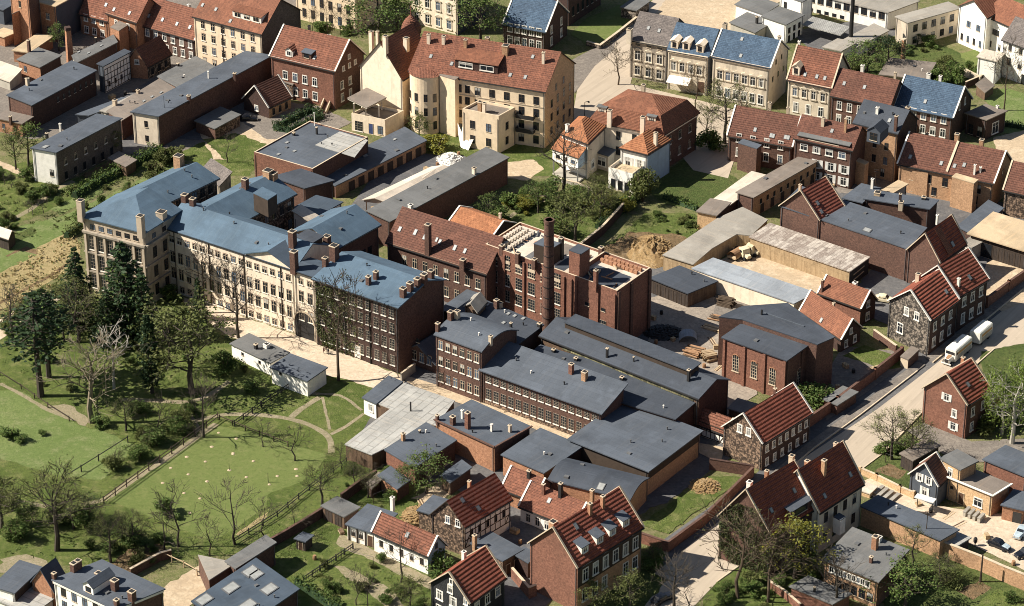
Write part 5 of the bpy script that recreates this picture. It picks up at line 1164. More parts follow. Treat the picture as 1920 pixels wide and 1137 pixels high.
B('small slate lean-to at the uphill end of the mill rear wing',(375,322),(412,346),(433,340),10,'shedL',2,wall='plaster_sooty',rm='slate_grey',name='annex',cat='annex')
k=B('dark brown brick mill with ivy and five chimneys along its end',(590,521),(746,574),(832,523),14.6,'gableL',2.0,wall='brick_dark',wallR='brick_brown',rp=.62,
 L=[(z,10,1.1,2.1,'f',.03,.97) for z in(1.4,4.9,8.4,11.6)],ch=[(756,556,1.7,1.0),(769,545,1.6,1.0),(783,536,1.5,1.0),(795,529,1.6,1.0),(808,522,1.6,1.0),(691,533,1.6,.8),(705,523,1.5,.8),(610,498,1.6,.9),(627,487,3.0,1.4,'brick_brown')],key='ivymill',**ML)
rnd=random.Random(5)
for f in(.36,.66): m=MB(k.org); q=k.a.lerp(k.b,f)+k.nL*.12; m.lathe(Vector((q.x,q.y,0)),[(.13,0),(.13,14.3)],5,'iron'); m.build('downpipe',k.T)
m=MB(k.org)
for _ in range(5200):
    f=rnd.betavariate(1.2,2.4)*.62; z=rnd.random()*13.8
    if math.sin(f*40+z*.8)+math.sin(z*1.3+f*17)>.9+rnd.gauss(0,.5): continue
    leafquad(m,k.a.lerp(k.b,f)+k.nL*rnd.uniform(.05,.3)+Vector((0,0,z)),rnd.uniform(.1,.22),'leaf_ivy' if rnd.random()<.7 else 'leaf_olive',rnd,1)
m.v=[tuple(Vector(v)-k.org) for v in m.v]; m.build('ivy',k.T)
winat(k,'L',671,671,1.3,2.6,'wdoor')
B('low gabled brick annex between the two brown mill buildings',(752,658),(816,681),(868,648),700,'gableR',645,wall='brick_brown',rm='felt',L=[(1.4,4,1.1,2,'d'),(5.4,1,.8,.8,'k',.4,.6)],**FM)
# brown roof building, orange roof, chimney works
k=B('long red-brown workshop with big dull tile roof and small skylights',(726,452),(912,511),None,9.6,'gableL',5.2,dep=11.5,wall='brick_brown',rm='tile_brown',
 L=[(5.4,8,1.1,2.2,'d',.12,.97),(1.4,8,1.1,2.2,'d',.12,.97)],sk=[(750,430,.7,1.1),(779,436,.7,1.3),(796,445,.6,1.1),(819,450,.5,1),(825,454,.6,1.1),(853,465,.7,1.2),(872,471,.6,1.1)],ch=[(803,474,6.2,1.0,'brick_brown'),(868,500,1.5,1.0)],cor=('stone_trim',.3,.2),**FM)
B('small house with bright orange tile roof behind the workshop',(842,418),(920,445),None,6,'gableL',414,dep=8,wall='brick_dark',rm='tile_orange',verge='white_trim',ch=[(938,411,1.2,.5,'stone_trim')])
k=B('brick works with pale flat roof, parapets and rows of tall bays',(910,462),(1157,550),(1220,506),13,'flat',wall='brick_red',wallR='brick_red',rm='roof_white',par=.5,
 L=[(9.7,6,1.7,2.9,'y',.02,.60),(6.0,6,1.6,2.5,'f',.02,.60),(2.6,6,1.6,2.3,'f',.02,.60),(3,1,1.5,3,'f',.84,.96),(8,2,1,.7,'k',.72,.96)],key='works',
 ch=[(941,471,1.2,.8),(971,486,1.3,.8),(1002,497,1.2,.8),(1052,486,4.6,.8,'iron'),(1117,537,3.4,.7,'brick_red'),(1127,478,1.6,.8)],**FM)
extra(k,'stair_tower',(1067,469),(1089,477),(1106,466),12.5,18.3,'brick_red','felt_dark')
extra(k,'penthouse',(1001,457),(1035,466),(1051,456),12.5,16.8,'timber_dark','felt')
for f in(.0,.148,.30,.45,.605,.66,.70,.86,.985): m=MB(k.org); q=k.a.lerp(k.b,f)+k.nL*.12; m.box((q.x,q.y),k.dL,k.nL,.5,.34,0,12.6,'brick_red'); m.build('buttress',k.T)
for t in(.04,.42,.96): m=MB(k.org); q=k.b.lerp(k.c,t)+k.nR*.12; m.box((q.x,q.y),k.dR,k.nR,.8,.4,0,13.2,'brick_brown'); m.build('buttress',k.T)
def saw(s0,t0,s1,t1,n,w,z,nm,mat='roof_white'):
    for i in range(n):
        f=(i+.5)/n; c=k.W(s0+(s1-s0)*f,t0+(t1-t0)*f,0); m=MB(k.org); m.box((c.x,c.y),k.dL,k.dR,w,w*.75,z,z+.75,mat); m.build(nm,k.T)
for t,n_ in((.20,1),(.30,1),(.42,1)): pass
for t in(.66,.82):                                          # broken rows of roof kerbs
    pass
for s in(.955,.905,.855): saw(s,.12,s,.88,9,.75,12.98,'roof_kerb')
for s_ in(.93,.88,.83):  # dark felt strips stand in for the shade between the kerb rows
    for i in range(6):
        t0=.14+.12*i; m=MB(k.org); m.prism([k.W(s_-.012,t0,0),k.W(s_-.012,t0+.09,0),k.W(s_+.012,t0+.09,0),k.W(s_+.012,t0,0)],12.95,13.06,'felt_dark'); m.build('kerb_shade',k.T)
for t in(.86,.74): saw(.31,t,.03,t,9,.8,12.98,'roof_kerb','brick_orange')
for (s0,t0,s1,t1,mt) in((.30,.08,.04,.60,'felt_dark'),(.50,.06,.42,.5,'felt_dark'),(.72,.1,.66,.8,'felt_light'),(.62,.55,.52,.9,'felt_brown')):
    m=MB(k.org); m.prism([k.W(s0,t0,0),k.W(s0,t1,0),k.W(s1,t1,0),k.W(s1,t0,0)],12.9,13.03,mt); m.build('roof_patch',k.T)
rs=random.Random(31)
for i in range(34):
    s_,t_=rs.uniform(.05,.95),rs.uniform(.12,.88); c_=k.W(s_,t_,0); az_=rs.uniform(0,3); d_=Vector((math.cos(az_),math.sin(az_),0)); m=MB(k.org)
    m.beam(c_-d_*rs.uniform(.4,1.3)+Vector((0,0,13.12)),c_+d_*rs.uniform(.4,1.3)+Vector((0,0,13.15+rs.random()*.4)),rs.uniform(.12,.3),rs.choice(('wood_pale','planks_brown','brick_orange','lamp_grey'))); m.build('roof_debris',k.T)
m=MB(k.org); m.prism([k.W(.335,.04,0),k.W(.335,.93,0),k.W(.325,.93,0),k.W(.325,.04,0)],12.9,14.0,'brick_red','stone_trim'); m.build('roof_partition',k.T)
ch=P(1028,638); T=thing('factory_chimney','tall tapering round brick factory chimney in front of the works','chimney',ch)
m=MB(ch); HC=hsolve_top(ch,412)
m.lathe(ch,[(1.25,0),(1.12,HC*.33),(.98,HC*.7),(.9,HC-.8)],20,'brick_brown'); m.build('shaft',T)
for i in range(9):
    z=HC*(.2+.085*i); m=MB(ch); r=1.27-.37*z/HC+.03; m.lathe(ch,[(r,z),(r,z+.14)],20,'iron'); m.build('iron_band',T)
m=MB(ch); m.lathe(ch,[(.9,HC-.8),(1.02,HC-.7),(1.02,HC),(.72,HC),(.7,HC-.6)],20,'brick_brown'); m.build('rim',T)
# central sheds
k=B('three-storey brown brick building with curved felt roof',(817,627),(903,658),(969,619),11.2,'barrelL',1.7,wall='brick_brown',wallR='brick_brown',rm='felt',L=[(z,6,1.0,1.9,'d',.03,.97) for z in(1.4,4.9)]+[(8.4,6,1.0,1.8,'d',.03,.97)],ch=[(845,599,1.6,.9),(857,597,1.5,.9,'stone_trim'),(821,620,1.5,.7),(920,640,1,.6,'stone_trim'),(958,615,1,.4,'iron')],**FM)
k=B('long two-storey brown brick range with wide felt roof',(905,691),(1127,771),(1169,741),7.4,'shedL',2.2,wall='brick_brown',rm='felt',o=.6,L=[(1.2,15,1.15,2.2,'f',.02,.98),(4.9,15,1.1,1.3,'f',.02,.98)],ch=[(1071,700,1.9,.75,'brick_red'),(1096,712,1.6,.9,'brick_tan')],plinth='stone_brown',**FM)
k=B('felt-roofed factory hall front half with metal vents',(960,690),(1266,784),(1318,748),6.2,'shedL',.9,wall='brick_dark',rm='felt_dark',o=.3,ch=[(1138,682,3.2,.4,'iron'),(1038,660,.5,.6,'iron'),(1080,676,.5,.6,'iron'),(1166,712,.5,.6,'iron')],**FM)
k=B('felt-roofed factory hall rear half with long raised ridge monitor',(1014,628),(1310,745),(1366,711),8.2,'gableL',1.8,wall='planks_brown',wallR='brick_dark',rm='felt_dark',rp=.55,ch=[(1188,678,.9,.2,'iron'),(1291,714,2.2,.5,'iron')],key='hall',**FM)
m=MB(k.org); m.ud=k.dL; q0,q1=k.a.lerp(k.b,.14),k.a.lerp(k.b,.97); n=k.nL    # board-and-glass strip under the eaves
m.prism([q0+n*.02,q1+n*.02,q1+n*.1,q0+n*.1],6.95,7.9,'glazing_boards')
m.build('glazing_strip',k.T)
m=MB(k.org); q0,q1=k.W(.92,.50,0),k.W(.12,.50,0); z=k.zf(.5,.5); n=k.nL
m.prism([q0+n*1.1,q1+n*1.1,q1-n*1.3,q0-n*1.3],z-.5,z+.75,'timber_dark'); m.hexa([v+Vector((0,0,zz)) for v,zz in((q0+n*1.4,z+.75),(q1+n*1.4,z+.75),(q1-n*2.2,z+.95),(q0-n*2.2,z+.95),(q0+n*1.4,z+.95),(q1+n*1.4,z+.95),(q1-n*2.2,z+1.15),(q0-n*2.2,z+1.15))],'felt_dark'); m.build('roof_monitor',k.T)
k=B('felt-roofed building with small skylights below the chimney works',(842,592),(968,646),(1017,609),8.6,'flat',wall='brick_dark',rm='felt_dark',sk=[(914,572),(953,589),(965,593),(981,598),(944,606)],ch=[(931,578,1.7,.8,'brick_brown'),(938,577,1.0,.7,'stone_trim'),(1012,613,.7,.7,'iron')],**FM)
m=MB(k.org); 
q=P(889,562,10.6)
k=B('small glass-roofed loading shed at the top of the mill court',(872,572),(894,583),(911,564),10.2,'gableR',1.2,wall='planks_brown',rm='roof_concrete',name='shed',cat='shed')
B('low sloping roof passage beside the dark brick mill',(826,580),(852,586),(905,548),4.5,'flat',wall='brick_dark',rm='felt',name='shed',cat='shed')
k=B('big flat-roofed warehouse with tan brick lower wall',(1070,823),(1215,881),(1312,808),930,'flat',wall='timber_dark',wallR='brick_tan',rm='felt',o=.5,**FM)
m=MB(k.org); q0,q1=k.b.lerp(k.c,.0),k.b.lerp(k.c,.98); m.prism([q0,q1,q1+k.nR*.08,q0+k.nR*.08],3.4,k.h-.25,'timber_dark'); m.build('cladding',k.T)
# south sheds
k=PB('pale zinc-sheeted shed roof with a stepped outline',[(646,833),(732,766),(704,755),(752,716),(853,751),(818,798),(799,792),(724,840),(697,853)],3.4,'planks_brown','roof_zinc',name='shed',cat='shed')
m=MB(P(770,771,3.4)); q=P(770,771,3.4); m.lathe(q,[(.16,-.1),(.16,1.9)],7,'iron'); o_=m.build('flue',k); o_.location=q-Vector(k.location)
B('white-walled hut with dark felt roof above the kitchen paths',(682,745),(705,755),(752,716),3.6,'flat',wall='plaster_white',wallR='brick_dark',rm='felt',L=[(1.3,1,1,1.4,'w',.3,.8)],name='hut',cat='hut')
k=B('dark flat-roofed workshop with red brick end beside the zinc roof',(724,843),(778,875),(853,825),4.2,'flat',wall='brick_red',wallR='brick_dark',rm='felt',ch=[(756,826,1.4,.6,'brick_tan'),(787,812,.5,.3,'iron')],name='workshop',cat='workshop')
k=B('brick workshop with parapet edge, several chimneys and felt roof',(818,787),(927,837),(993,800),5.4,'flat',wall='brick_orange',wallR='brick_brown',rm='felt',ch=[(849,796,1.6,.8),(867,785,1.7,.4,'white_trim'),(877,803,3.2,.8,'brick_red'),(922,809,1.4,.35,'white_trim'),(956,810,1.3,.5,'stone_trim'),(820,788,1,.5)],name='workshop',cat='workshop',verge='brick_brown')
k=B('blue-grey roofed shed between the brick workshop and curved shed',(943,852),(1020,885),(1090,840),4.4,'shedL',.4,wall='brick_orange',wallR='brick_dark',rm='felt',name='shed',cat='shed')
k=B('shed with curved dark felt roof and white roof light',(1030,899),(1180,936),(1214,897),4.6,'barrelL',1.0,wall='brick_orange',wallR='brick_tan',rm='felt_dark',sk=[(1127,913,1.3,1.6)],name='shed',cat='shed')
k=B('low red-tiled cottage by the brick workshop wall',(943,914),(1001,936),None,3.3,'gableL',2.8,dep=6,wall='brick_orange',rm='tile_red',verge='white_trim',ch=[(992,894,1.2,.6,'iron')],name='cottage',cat='cottage')
k=B('red-tiled cottage row with three slim chimneys in the dark yard',(976,947),(1075,986),None,3.4,'gableL',3,dep=7,wall='plaster_white',rm='tile_red',verge='white_trim',L=[(.5,5,.9,1.7,'w')],sk=[(1030,939)],ch=[(1019,926,1.9,.5,'brick_red'),(1051,931,2.6,.6,'iron'),(1110,938,2,.6,'brick_tan')],name='cottage',cat='cottage')
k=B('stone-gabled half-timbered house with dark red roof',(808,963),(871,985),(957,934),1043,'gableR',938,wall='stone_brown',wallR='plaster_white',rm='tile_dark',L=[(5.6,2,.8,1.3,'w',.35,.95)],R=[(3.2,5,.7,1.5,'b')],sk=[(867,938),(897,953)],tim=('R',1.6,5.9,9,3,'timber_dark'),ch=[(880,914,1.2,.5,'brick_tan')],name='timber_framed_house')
B('lean-to with felt roof behind the half-timbered house',(785,956),(812,964),(840,938),4.5,'flat',wall='stone_brown',rm='felt',name='annex',cat='annex')
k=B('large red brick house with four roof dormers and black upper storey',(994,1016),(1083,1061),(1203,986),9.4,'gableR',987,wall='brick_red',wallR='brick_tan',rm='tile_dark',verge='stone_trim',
 R=[(5.6,6,1.2,2.3,'w',.04,.98),(1.6,3,1.2,2.3,'w',.04,.5),(1.6,2,1.2,2.3,'w',.68,.98)],do=[(1097,1036,'R',1.7,1.3,'shed','white_trim','felt',1,'w',.25),(1125,1018,'R',1.7,1.3,'shed','white_trim','felt',1,'w',.25),(1149,1003,'R',1.7,1.3,'shed','white_trim','felt',1,'w',.25),(1174,986,'R',1.7,1.3,'shed','white_trim','felt',1,'w',.25)],
 sk=[(1080,987,.7,1.3)],ch=[(1106,963,1.9,.6,'brick_orange'),(1130,950,2.0,.6,'brick_orange'),(1037,990,1.2,1.1,'brick_tan')])
m=MB(k.org); q0,q1=k.b,k.c; m.prism([q0+k.nR*.008,q1+k.nR*.008,q1+k.nR*.05,q0+k.nR*.05],4.9,9.1,'timber_dark'); m.build('cladding',k.T)
for o_ in list(k.T.children):
    if o_.name.startswith('window') and abs((o_.location+k.org).z-5.6)<.01: o_.location+=k.nR*.05
wallrun('brick yard wall left of the large brick house',[(960,1085),(992,1122),(1005,1117)],2.2,.35,'brick_red','stone_trim')
B('grey-roofed lean-to at the back of the large brick house',(968,1040),(990,1053),(1005,1040),3.5,'flat',wall='brick_dark',rm='felt',name='annex',cat='annex')
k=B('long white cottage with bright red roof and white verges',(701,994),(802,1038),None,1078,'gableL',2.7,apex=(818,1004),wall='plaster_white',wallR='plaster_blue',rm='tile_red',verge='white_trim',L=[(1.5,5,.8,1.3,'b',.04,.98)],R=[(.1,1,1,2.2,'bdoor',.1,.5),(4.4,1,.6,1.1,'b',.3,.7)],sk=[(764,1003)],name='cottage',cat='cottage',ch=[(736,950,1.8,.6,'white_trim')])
k=B('white annex with slate-grey flat roof joined to the white cottage',(651,982),(703,999),(742,968),3.3,'shedL',.5,wall='plaster_white',rm='felt',L=[(1.1,2,.8,1.4,'b',.08,.62),(.1,1,1,2.2,'door',.7,.95)],name='annex',cat='annex')
for f in(.06,.36,.66,.98): m=MB(k.org); q=k.a.lerp(k.b,f)+k.nL*.1; m.box((q.x,q.y),k.dL,k.nL,.2,.2,0,3.1,'timber_dark'); m.build('post',k.T)
B('brown timber shed with mottled roof by the lawn wall',(605,948),(645,967),(672,951),993,'flat',wall='planks_brown',wallR='brick_dark',rm='felt_light',L=[(.2,2,1.4,2,'gate')],name='shed',cat='shed')
B('tiny dark wooden outhouse standing alone in the garden',(555,1009),(572,1014),(585,1004),2.3,'flat',wall='planks_dark',rm='felt',L=[(.1,1,.8,1.8,'door')],name='outhouse',cat='outhouse')
B('low shed with grey felt roof among the garden shrubs',(711,891),(745,915),(766,900),2.9,'flat',wall='brick_orange',wallR='brick_dark',rm='felt',name='shed',cat='shed')
B('small dark lean-to against the garden wall',(690,905),(697,914),(717,896),2.4,'flat',wall='brick_dark',rm='felt_brown',name='shed',cat='shed')
B('narrow shed with blue-grey roof behind the half-timbered house',(828,891),(844,903),(882,876),2.9,'flat',wall='stone_brown',wallR='brick_dark',rm='felt',name='shed',cat='shed')
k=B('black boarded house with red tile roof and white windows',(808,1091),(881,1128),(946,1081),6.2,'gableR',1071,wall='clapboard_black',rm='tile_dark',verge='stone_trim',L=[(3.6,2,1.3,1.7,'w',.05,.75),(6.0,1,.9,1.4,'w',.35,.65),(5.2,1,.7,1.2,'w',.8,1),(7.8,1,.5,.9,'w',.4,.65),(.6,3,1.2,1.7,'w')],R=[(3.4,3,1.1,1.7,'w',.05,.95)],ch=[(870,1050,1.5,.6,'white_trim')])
B('grey-roofed wash house between the black house and the brick house',(885,1018),(943,1050),(978,1030),3.6,'flat',wall='stone_brown',wallR='planks_brown',rm='felt',ch=[(890,1023,2,.6,'brick_tan')],R=[(.2,2,1,1.9,'door')],name='wash_house',cat='outbuilding')
k=B('large shed with tar-felt roof and glazed skylight boxes, bottom edge',(362,1127),(440,1185),(558,1104),5,'flat',wall='brick_dark',rm='felt_mill_dark',sk=[(505,1105,2.2,3),(470,1072,2.2,3),(433,1103,2.2,3),(383,1125,2.2,3),(480,1078,2.0,2.6),(465,1135,2.2,3)],name='warehouse',cat='warehouse')
B('narrow grey flat roof strip behind the tar-felt shed',(425,1052),(442,1064),(515,1017),4.6,'flat',wall='brick_brown',rm='felt_light',name='shed',cat='shed')
PB('wedge-shaped pale concrete roof behind the tar-felt shed',[(371,1040),(392,1088),(443,1055)],4,'brick_brown','roof_concrete',name='shed',cat='shed')
k=B('white apartment house with grey felt roof and dark chimneys, bottom edge',(101,1087),(215,1141),(305,1104),10.5,'flat',wall='plaster_white',wallR='brick_brown',rm='felt',L=[(z,5,1.1,1.9,'b') for z in(2,5.2,8)],ch=[(139,1071,1.5,.9),(147,1066,1.5,.9),(186,1094,2.0,.9),(216,1106,1.8,1.0),(248,1126,1.7,1.0),(102,1085,1,.6),(219,1135,1,.7)],cor=('white_trim',.4,.3),name='apartment_building',cat='apartment house')
dormer(k,166,1112,'L',2.2,1.4,'gable','plaster_white','felt',1,'k')
B('grey-roofed house at the bottom left corner',(-12,1098),(27,1110),(76,1064),6.5,'flat',wall='plaster_white',wallR='planks_dark',rm='felt')
B('brick gable annex between the grey-roofed house and white apartments',(60,1088),(100,1104),(125,1085),6.5,'gableR',3.2,wall='brick_orange',rm='felt',name='annex',cat='annex')
B('low pale flat roof at the bottom left corner',(-20,1118),(60,1150),(104,1118),4.5,'flat',wall='plaster_white',rm='roof_zinc',name='annex',cat='annex')
B('white and grey garden hut with bright roof at the left edge',(-14,436),(15,446),(27,434),3,'gableL',1,wall='planks_dark',rm='roof_white',name='hut',cat='hut')
B('garden arbour with flat brown roof among the allotment shrubs',(205,296),(236,311),(254,300),2.6,'flat',wall='planks_brown',rm='felt_brown',name='arbour',cat='arbour')
k=B('low white outbuilding with grey felt roof beside the forecourt, front part',(509,688),(576,713),(611,689),744,'flat',wall='plaster_white',rm='felt',L=[(2.6,1,.6,.5,'k',.15,.35)],name='outbuilding',cat='outbuilding')
k=B('low white outbuilding, rear part with long grey roof by the big conifer',(434,644),(507,679),(540,661),3.0,'flat',wall='plaster_white',wallR='plaster_white',rm='felt_light',L=[(1.5,2,.6,.6,'k')],ch=[(500,652,.7,.9,'white_trim'),(480,654,.9,.6,'iron')],name='outbuilding',cat='outbuilding')
# ================================================================== east side
k=B('long brown brick works with high blank wall and flat grey roof',(1464,386),(1702,466),(1737,427),7.4,'flat',wall='brick_brown',rm='felt',sk=[(1626,432,1.8,1.6)],ch=[],name='factory_building',cat='factory',o=.15,key='brownworks')
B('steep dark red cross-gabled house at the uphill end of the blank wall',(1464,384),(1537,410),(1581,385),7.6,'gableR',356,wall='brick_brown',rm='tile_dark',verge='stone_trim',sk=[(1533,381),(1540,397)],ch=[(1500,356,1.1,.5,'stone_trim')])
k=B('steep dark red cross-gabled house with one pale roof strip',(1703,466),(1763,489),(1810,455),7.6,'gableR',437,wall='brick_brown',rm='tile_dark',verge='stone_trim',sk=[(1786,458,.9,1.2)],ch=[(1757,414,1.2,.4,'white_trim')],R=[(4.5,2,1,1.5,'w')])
m=MB(k.org); m.ud=k.dR
q=[k.W(s,t,k.zf(max(s,.001),t)+.06) for s,t in((.46,.30),(-.02,.30),(-.02,.50),(.46,.50))]; m.hexa([v-Vector((0,0,.05)) for v in q[::-1]]+[v+Vector((0,0,.03)) for v in q[::-1]],'tile_mansard'); m.build('patched_roof',k.T)
B('small grey felt roof behind the brown works, left',(1582,371),(1616,379),(1650,353),6.2,'flat',wall='brick_brown',rm='felt',ch=[(1635,354,2.2,.5,'white_trim')],name='shed',cat='shed')
B('low brown brick store with grey roof and chimney behind the works',(1622,372),(1742,391),(1757,376),6.8,'flat',wall='brick_brown',wallR='brick_dark',rm='felt',ch=[(1687,384,2.4,.5,'brick_dark'),(1689,387,1,.9,'stone_trim'),(1645,366,.6,1.2,'wood_pale'),(1732,374,.5,.8,'iron')],name='workshop',cat='workshop')
B('pale sheltered roof beside the tan brick back bay',(1640,366),(1655,372),(1700,345),5.4,'flat',wall='concrete',rm='roof_beige',name='shed',cat='shed')
B('small grey felt roofed shed above the beige gatehouse',(1797,424),(1823,438),(1880,390),3.2,'flat',wall='brick_dark',rm='felt',name='shed',cat='shed')
k=B('wide beige flat-roofed garage with dark doors at the right edge',(1821,437),(1925,469),(1968,432),4.6,'flat',wall='planks_dark',rm='roof_beige',o=.7,L=[(.1,3,2.4,3,'gate',.42,1),(.1,1,4.6,3.2,'k',.02,.4)],name='garage',cat='garage')
B('small pale lean-to roof beside the beige garage',(1803,455),(1822,463),(1846,450),3.4,'flat',wall='concrete',rm='roof_concrete',name='shed',cat='shed')
k=B('long open timber shed with striped asbestos-sheet roof',(1407,444),(1593,508),(1629,482),3.9,'shedR',0,wall='planks_tan',wallR='planks_tan',rm='asbestos_strips',o=.25,name='timber_shed',cat='shed')
m=MB(k.org); q0,q1=k.b+k.nR*.02,k.c+k.nR*.02; m.prism([q0,q1,q1+k.nR*.04,q0+k.nR*.04],.1,3.4,'iron'); m.build('open_end_shade',k.T)  # near-black sheet paints the shade inside the open end
for z in(1.2,2.4): m=MB(k.org); m.beam(q0.lerp(q1,.2)+k.nR*.1+Vector((0,0,z)),q0.lerp(q1,.75)+k.nR*.1+Vector((0,0,z+.3)),.18,'wood_pale'); m.build('cross_beam',k.T)
PB('L-shaped low concrete-roofed shed around the lumber yard',[(1242,478),(1345,409),(1392,388),(1440,412),(1408,442),(1382,439),(1335,466),(1300,496)],3.6,'planks_tan','roof_concrete')
k=B('pale blue-grey sheet-roofed shed along the lumber yard',(1299,503),(1489,568),(1527,551),4.0,'shedL',.3,wall='plaster_cream',rm='roof_blue_zinc',o=.2,name='shed',cat='shed')
B('black timber shed with dark felt roof behind the works',(1221,521),(1290,549),(1343,527),3.4,'flat',wall='planks_dark',wallR='planks_brown',rm='felt_dark',L=[(.1,4,1.6,2.4,'gate')],name='shed',cat='shed')
B('long white flat roof of the garden garages',(1335,377),(1365,385),(1440,330),3.4,'flat',wall='brick_brown',wallR='brick_dark',rm='roof_white',name='garage',cat='garage')
B('small brown-roofed brick hut at the lower end of the white roof',(1308,396),(1343,403),(1368,380),4.2,'flat',wall='brick_yellow',wallR='brick_dark',rm='felt_brown',name='hut',cat='hut')
B('long brown felt-roofed brick range beside the white garage roof',(1383,360),(1413,369),(1541,296),5,'flat',wall='brick_brown',wallR='brick_tan',rm='felt_brown',R=[(2.4,9,.7,1.1,'k'),(.1,6,1,2,'gate')],name='range',cat='outbuilding')
k=B('brick engine house with tall arched windows and dark hipped roof',(1357,632),(1475,674),(1533,641),9,'shedL',1.0,wall='brick_red',wallR='brick_brown',rm='felt_dark',L=[(2.6,3,1.3,3.6,'a',.06,.94)],R=[(2,1,1.4,3.6,'a',.2,.7)],name='engine_house',cat='factory',o=.35)
for f in(.0,.34,.66,1.0): m=MB(k.org); q=k.a.lerp(k.b,min(max(f,.02),.98))+k.nL*.1; m.box((q.x,q.y),k.dL,k.nL,.5,.3,0,8.7,'brick_red'); m.build('buttress',k.T)
for t in(.04,.5,.96): m=MB(k.org); q=k.b.lerp(k.c,t)+k.nR*.1; m.box((q.x,q.y),k.dR,k.nR,.5,.3,0,8.7,'brick_brown'); m.build('buttress',k.T)
kk=PB('higher many-sided dark felt roof block behind the engine house',[(1347,594),(1392,574),(1477,568),(1566,632),(1533,646),(1392,599)],10.6,'brick_brown','felt_dark',name='factory_building',cat='factory')
m=MB(P(1428,590,10.6)); q=P(1428,590,10.6); m.lathe(q,[(.2,-.1),(.2,1)],7,'iron'); o_=m.build('flue',kk); o_.location=q-Vector(kk.location)
m=MB(P(1470,600,10.6)); q=P(1470,600,10.6); m.box((q.x,q.y),Vector((.8,-.6,0)),Vector((.6,.8,0)),9,.25,10.55,10.75,'felt'); o_=m.build('roof_ridge',kk); o_.location=q-Vector(kk.location)
B('red brick house with tile roof above the front lawn',(1537,547),(1614,575),(1642,560),612,'gableL',544,wall='brick_red',wallR='brick_dark',rm='tile_mansard',verge='white_trim',R=[(3.5,1,.8,1.3,'w'),(.6,1,.9,1.6,'w')],ch=[(1603,537,.8,.8,'white_trim'),(1541,546,2.4,.4,'brick_brown')])
k=B('low brick house with red roof and white verge beside the engine house',(1502,581),(1577,633),(1614,612),662,'gableL',597,wall='brick_dark',rm='tile_mansard',verge='white_trim',sk=[(1540,601)],R=[(.7,2,.8,1.4,'w'),(3.1,1,.7,1.1,'w',.3,.7)],ch=[(1563,578,.9,.4,'stone_trim')],name='cottage',cat='cottage')
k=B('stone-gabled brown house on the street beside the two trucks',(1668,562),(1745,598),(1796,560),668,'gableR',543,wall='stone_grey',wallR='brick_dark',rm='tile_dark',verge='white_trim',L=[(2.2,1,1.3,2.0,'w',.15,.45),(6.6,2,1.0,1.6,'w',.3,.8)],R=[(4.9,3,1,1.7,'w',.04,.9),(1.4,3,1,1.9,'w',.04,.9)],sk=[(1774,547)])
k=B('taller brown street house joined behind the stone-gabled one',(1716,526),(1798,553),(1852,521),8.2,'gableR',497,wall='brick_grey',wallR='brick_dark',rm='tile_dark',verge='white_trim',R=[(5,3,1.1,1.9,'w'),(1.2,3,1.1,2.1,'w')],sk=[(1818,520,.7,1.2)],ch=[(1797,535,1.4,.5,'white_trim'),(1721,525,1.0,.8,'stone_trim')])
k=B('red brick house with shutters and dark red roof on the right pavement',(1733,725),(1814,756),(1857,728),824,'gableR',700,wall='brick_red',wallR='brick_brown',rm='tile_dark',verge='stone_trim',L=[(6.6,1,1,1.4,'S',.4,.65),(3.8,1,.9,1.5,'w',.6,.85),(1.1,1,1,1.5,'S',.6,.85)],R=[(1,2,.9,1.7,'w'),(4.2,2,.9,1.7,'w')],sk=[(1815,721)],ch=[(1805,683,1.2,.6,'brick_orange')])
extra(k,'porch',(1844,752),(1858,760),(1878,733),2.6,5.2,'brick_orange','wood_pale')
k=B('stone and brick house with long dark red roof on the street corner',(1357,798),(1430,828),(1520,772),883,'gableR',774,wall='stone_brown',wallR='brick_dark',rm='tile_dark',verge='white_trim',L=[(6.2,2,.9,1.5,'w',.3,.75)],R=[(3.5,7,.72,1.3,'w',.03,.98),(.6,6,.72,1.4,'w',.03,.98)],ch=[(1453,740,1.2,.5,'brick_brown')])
B('low half-timbered cottage with red tile roof in the factory corner',(1300,787),(1358,809),None,834,'gableL',2.4,apex=(1372,784),wall='plaster_white',rm='tile_red',verge='stone_trim',tim=('L',.2,3.0,7,2,'timber_dark'),ch=[(1331,762,1,.6,'stone_trim')],name='cottage',cat='cottage')
B('tiny hut with greenish felt roof behind the corner house',(1367,765),(1401,775),(1418,758),2.7,'flat',wall='planks_brown',rm='felt_light',name='hut',cat='hut')
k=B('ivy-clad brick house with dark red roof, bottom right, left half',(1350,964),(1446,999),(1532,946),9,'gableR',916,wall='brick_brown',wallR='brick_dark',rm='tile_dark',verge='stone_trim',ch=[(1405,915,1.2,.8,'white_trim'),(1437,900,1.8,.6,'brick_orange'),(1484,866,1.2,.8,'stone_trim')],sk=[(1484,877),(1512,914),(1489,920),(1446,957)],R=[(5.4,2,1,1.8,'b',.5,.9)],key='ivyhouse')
dormer(k,1502,963,'R',5.5,1.6,'shed','brick_brown','felt',1,'k',.15)
m=MB(k.org); rnd=random.Random(9)
for _ in range(7000):
    f=rnd.random(); z=rnd.random()*12.5
    if z>9+5*(1-abs(2*f-1)) or math.sin(f*11+z*.7)+math.sin(z*1.1+f*5)>1.25+rnd.gauss(0,.3): continue
    leafquad(m,k.a.lerp(k.b,f)+k.nL*rnd.uniform(.03,.3)+Vector((0,0,z))-k.org,rnd.uniform(.1,.24),'leaf_ivy' if rnd.random()<.85 else 'leaf_olive',rnd,1)
m.build('ivy',k.T)
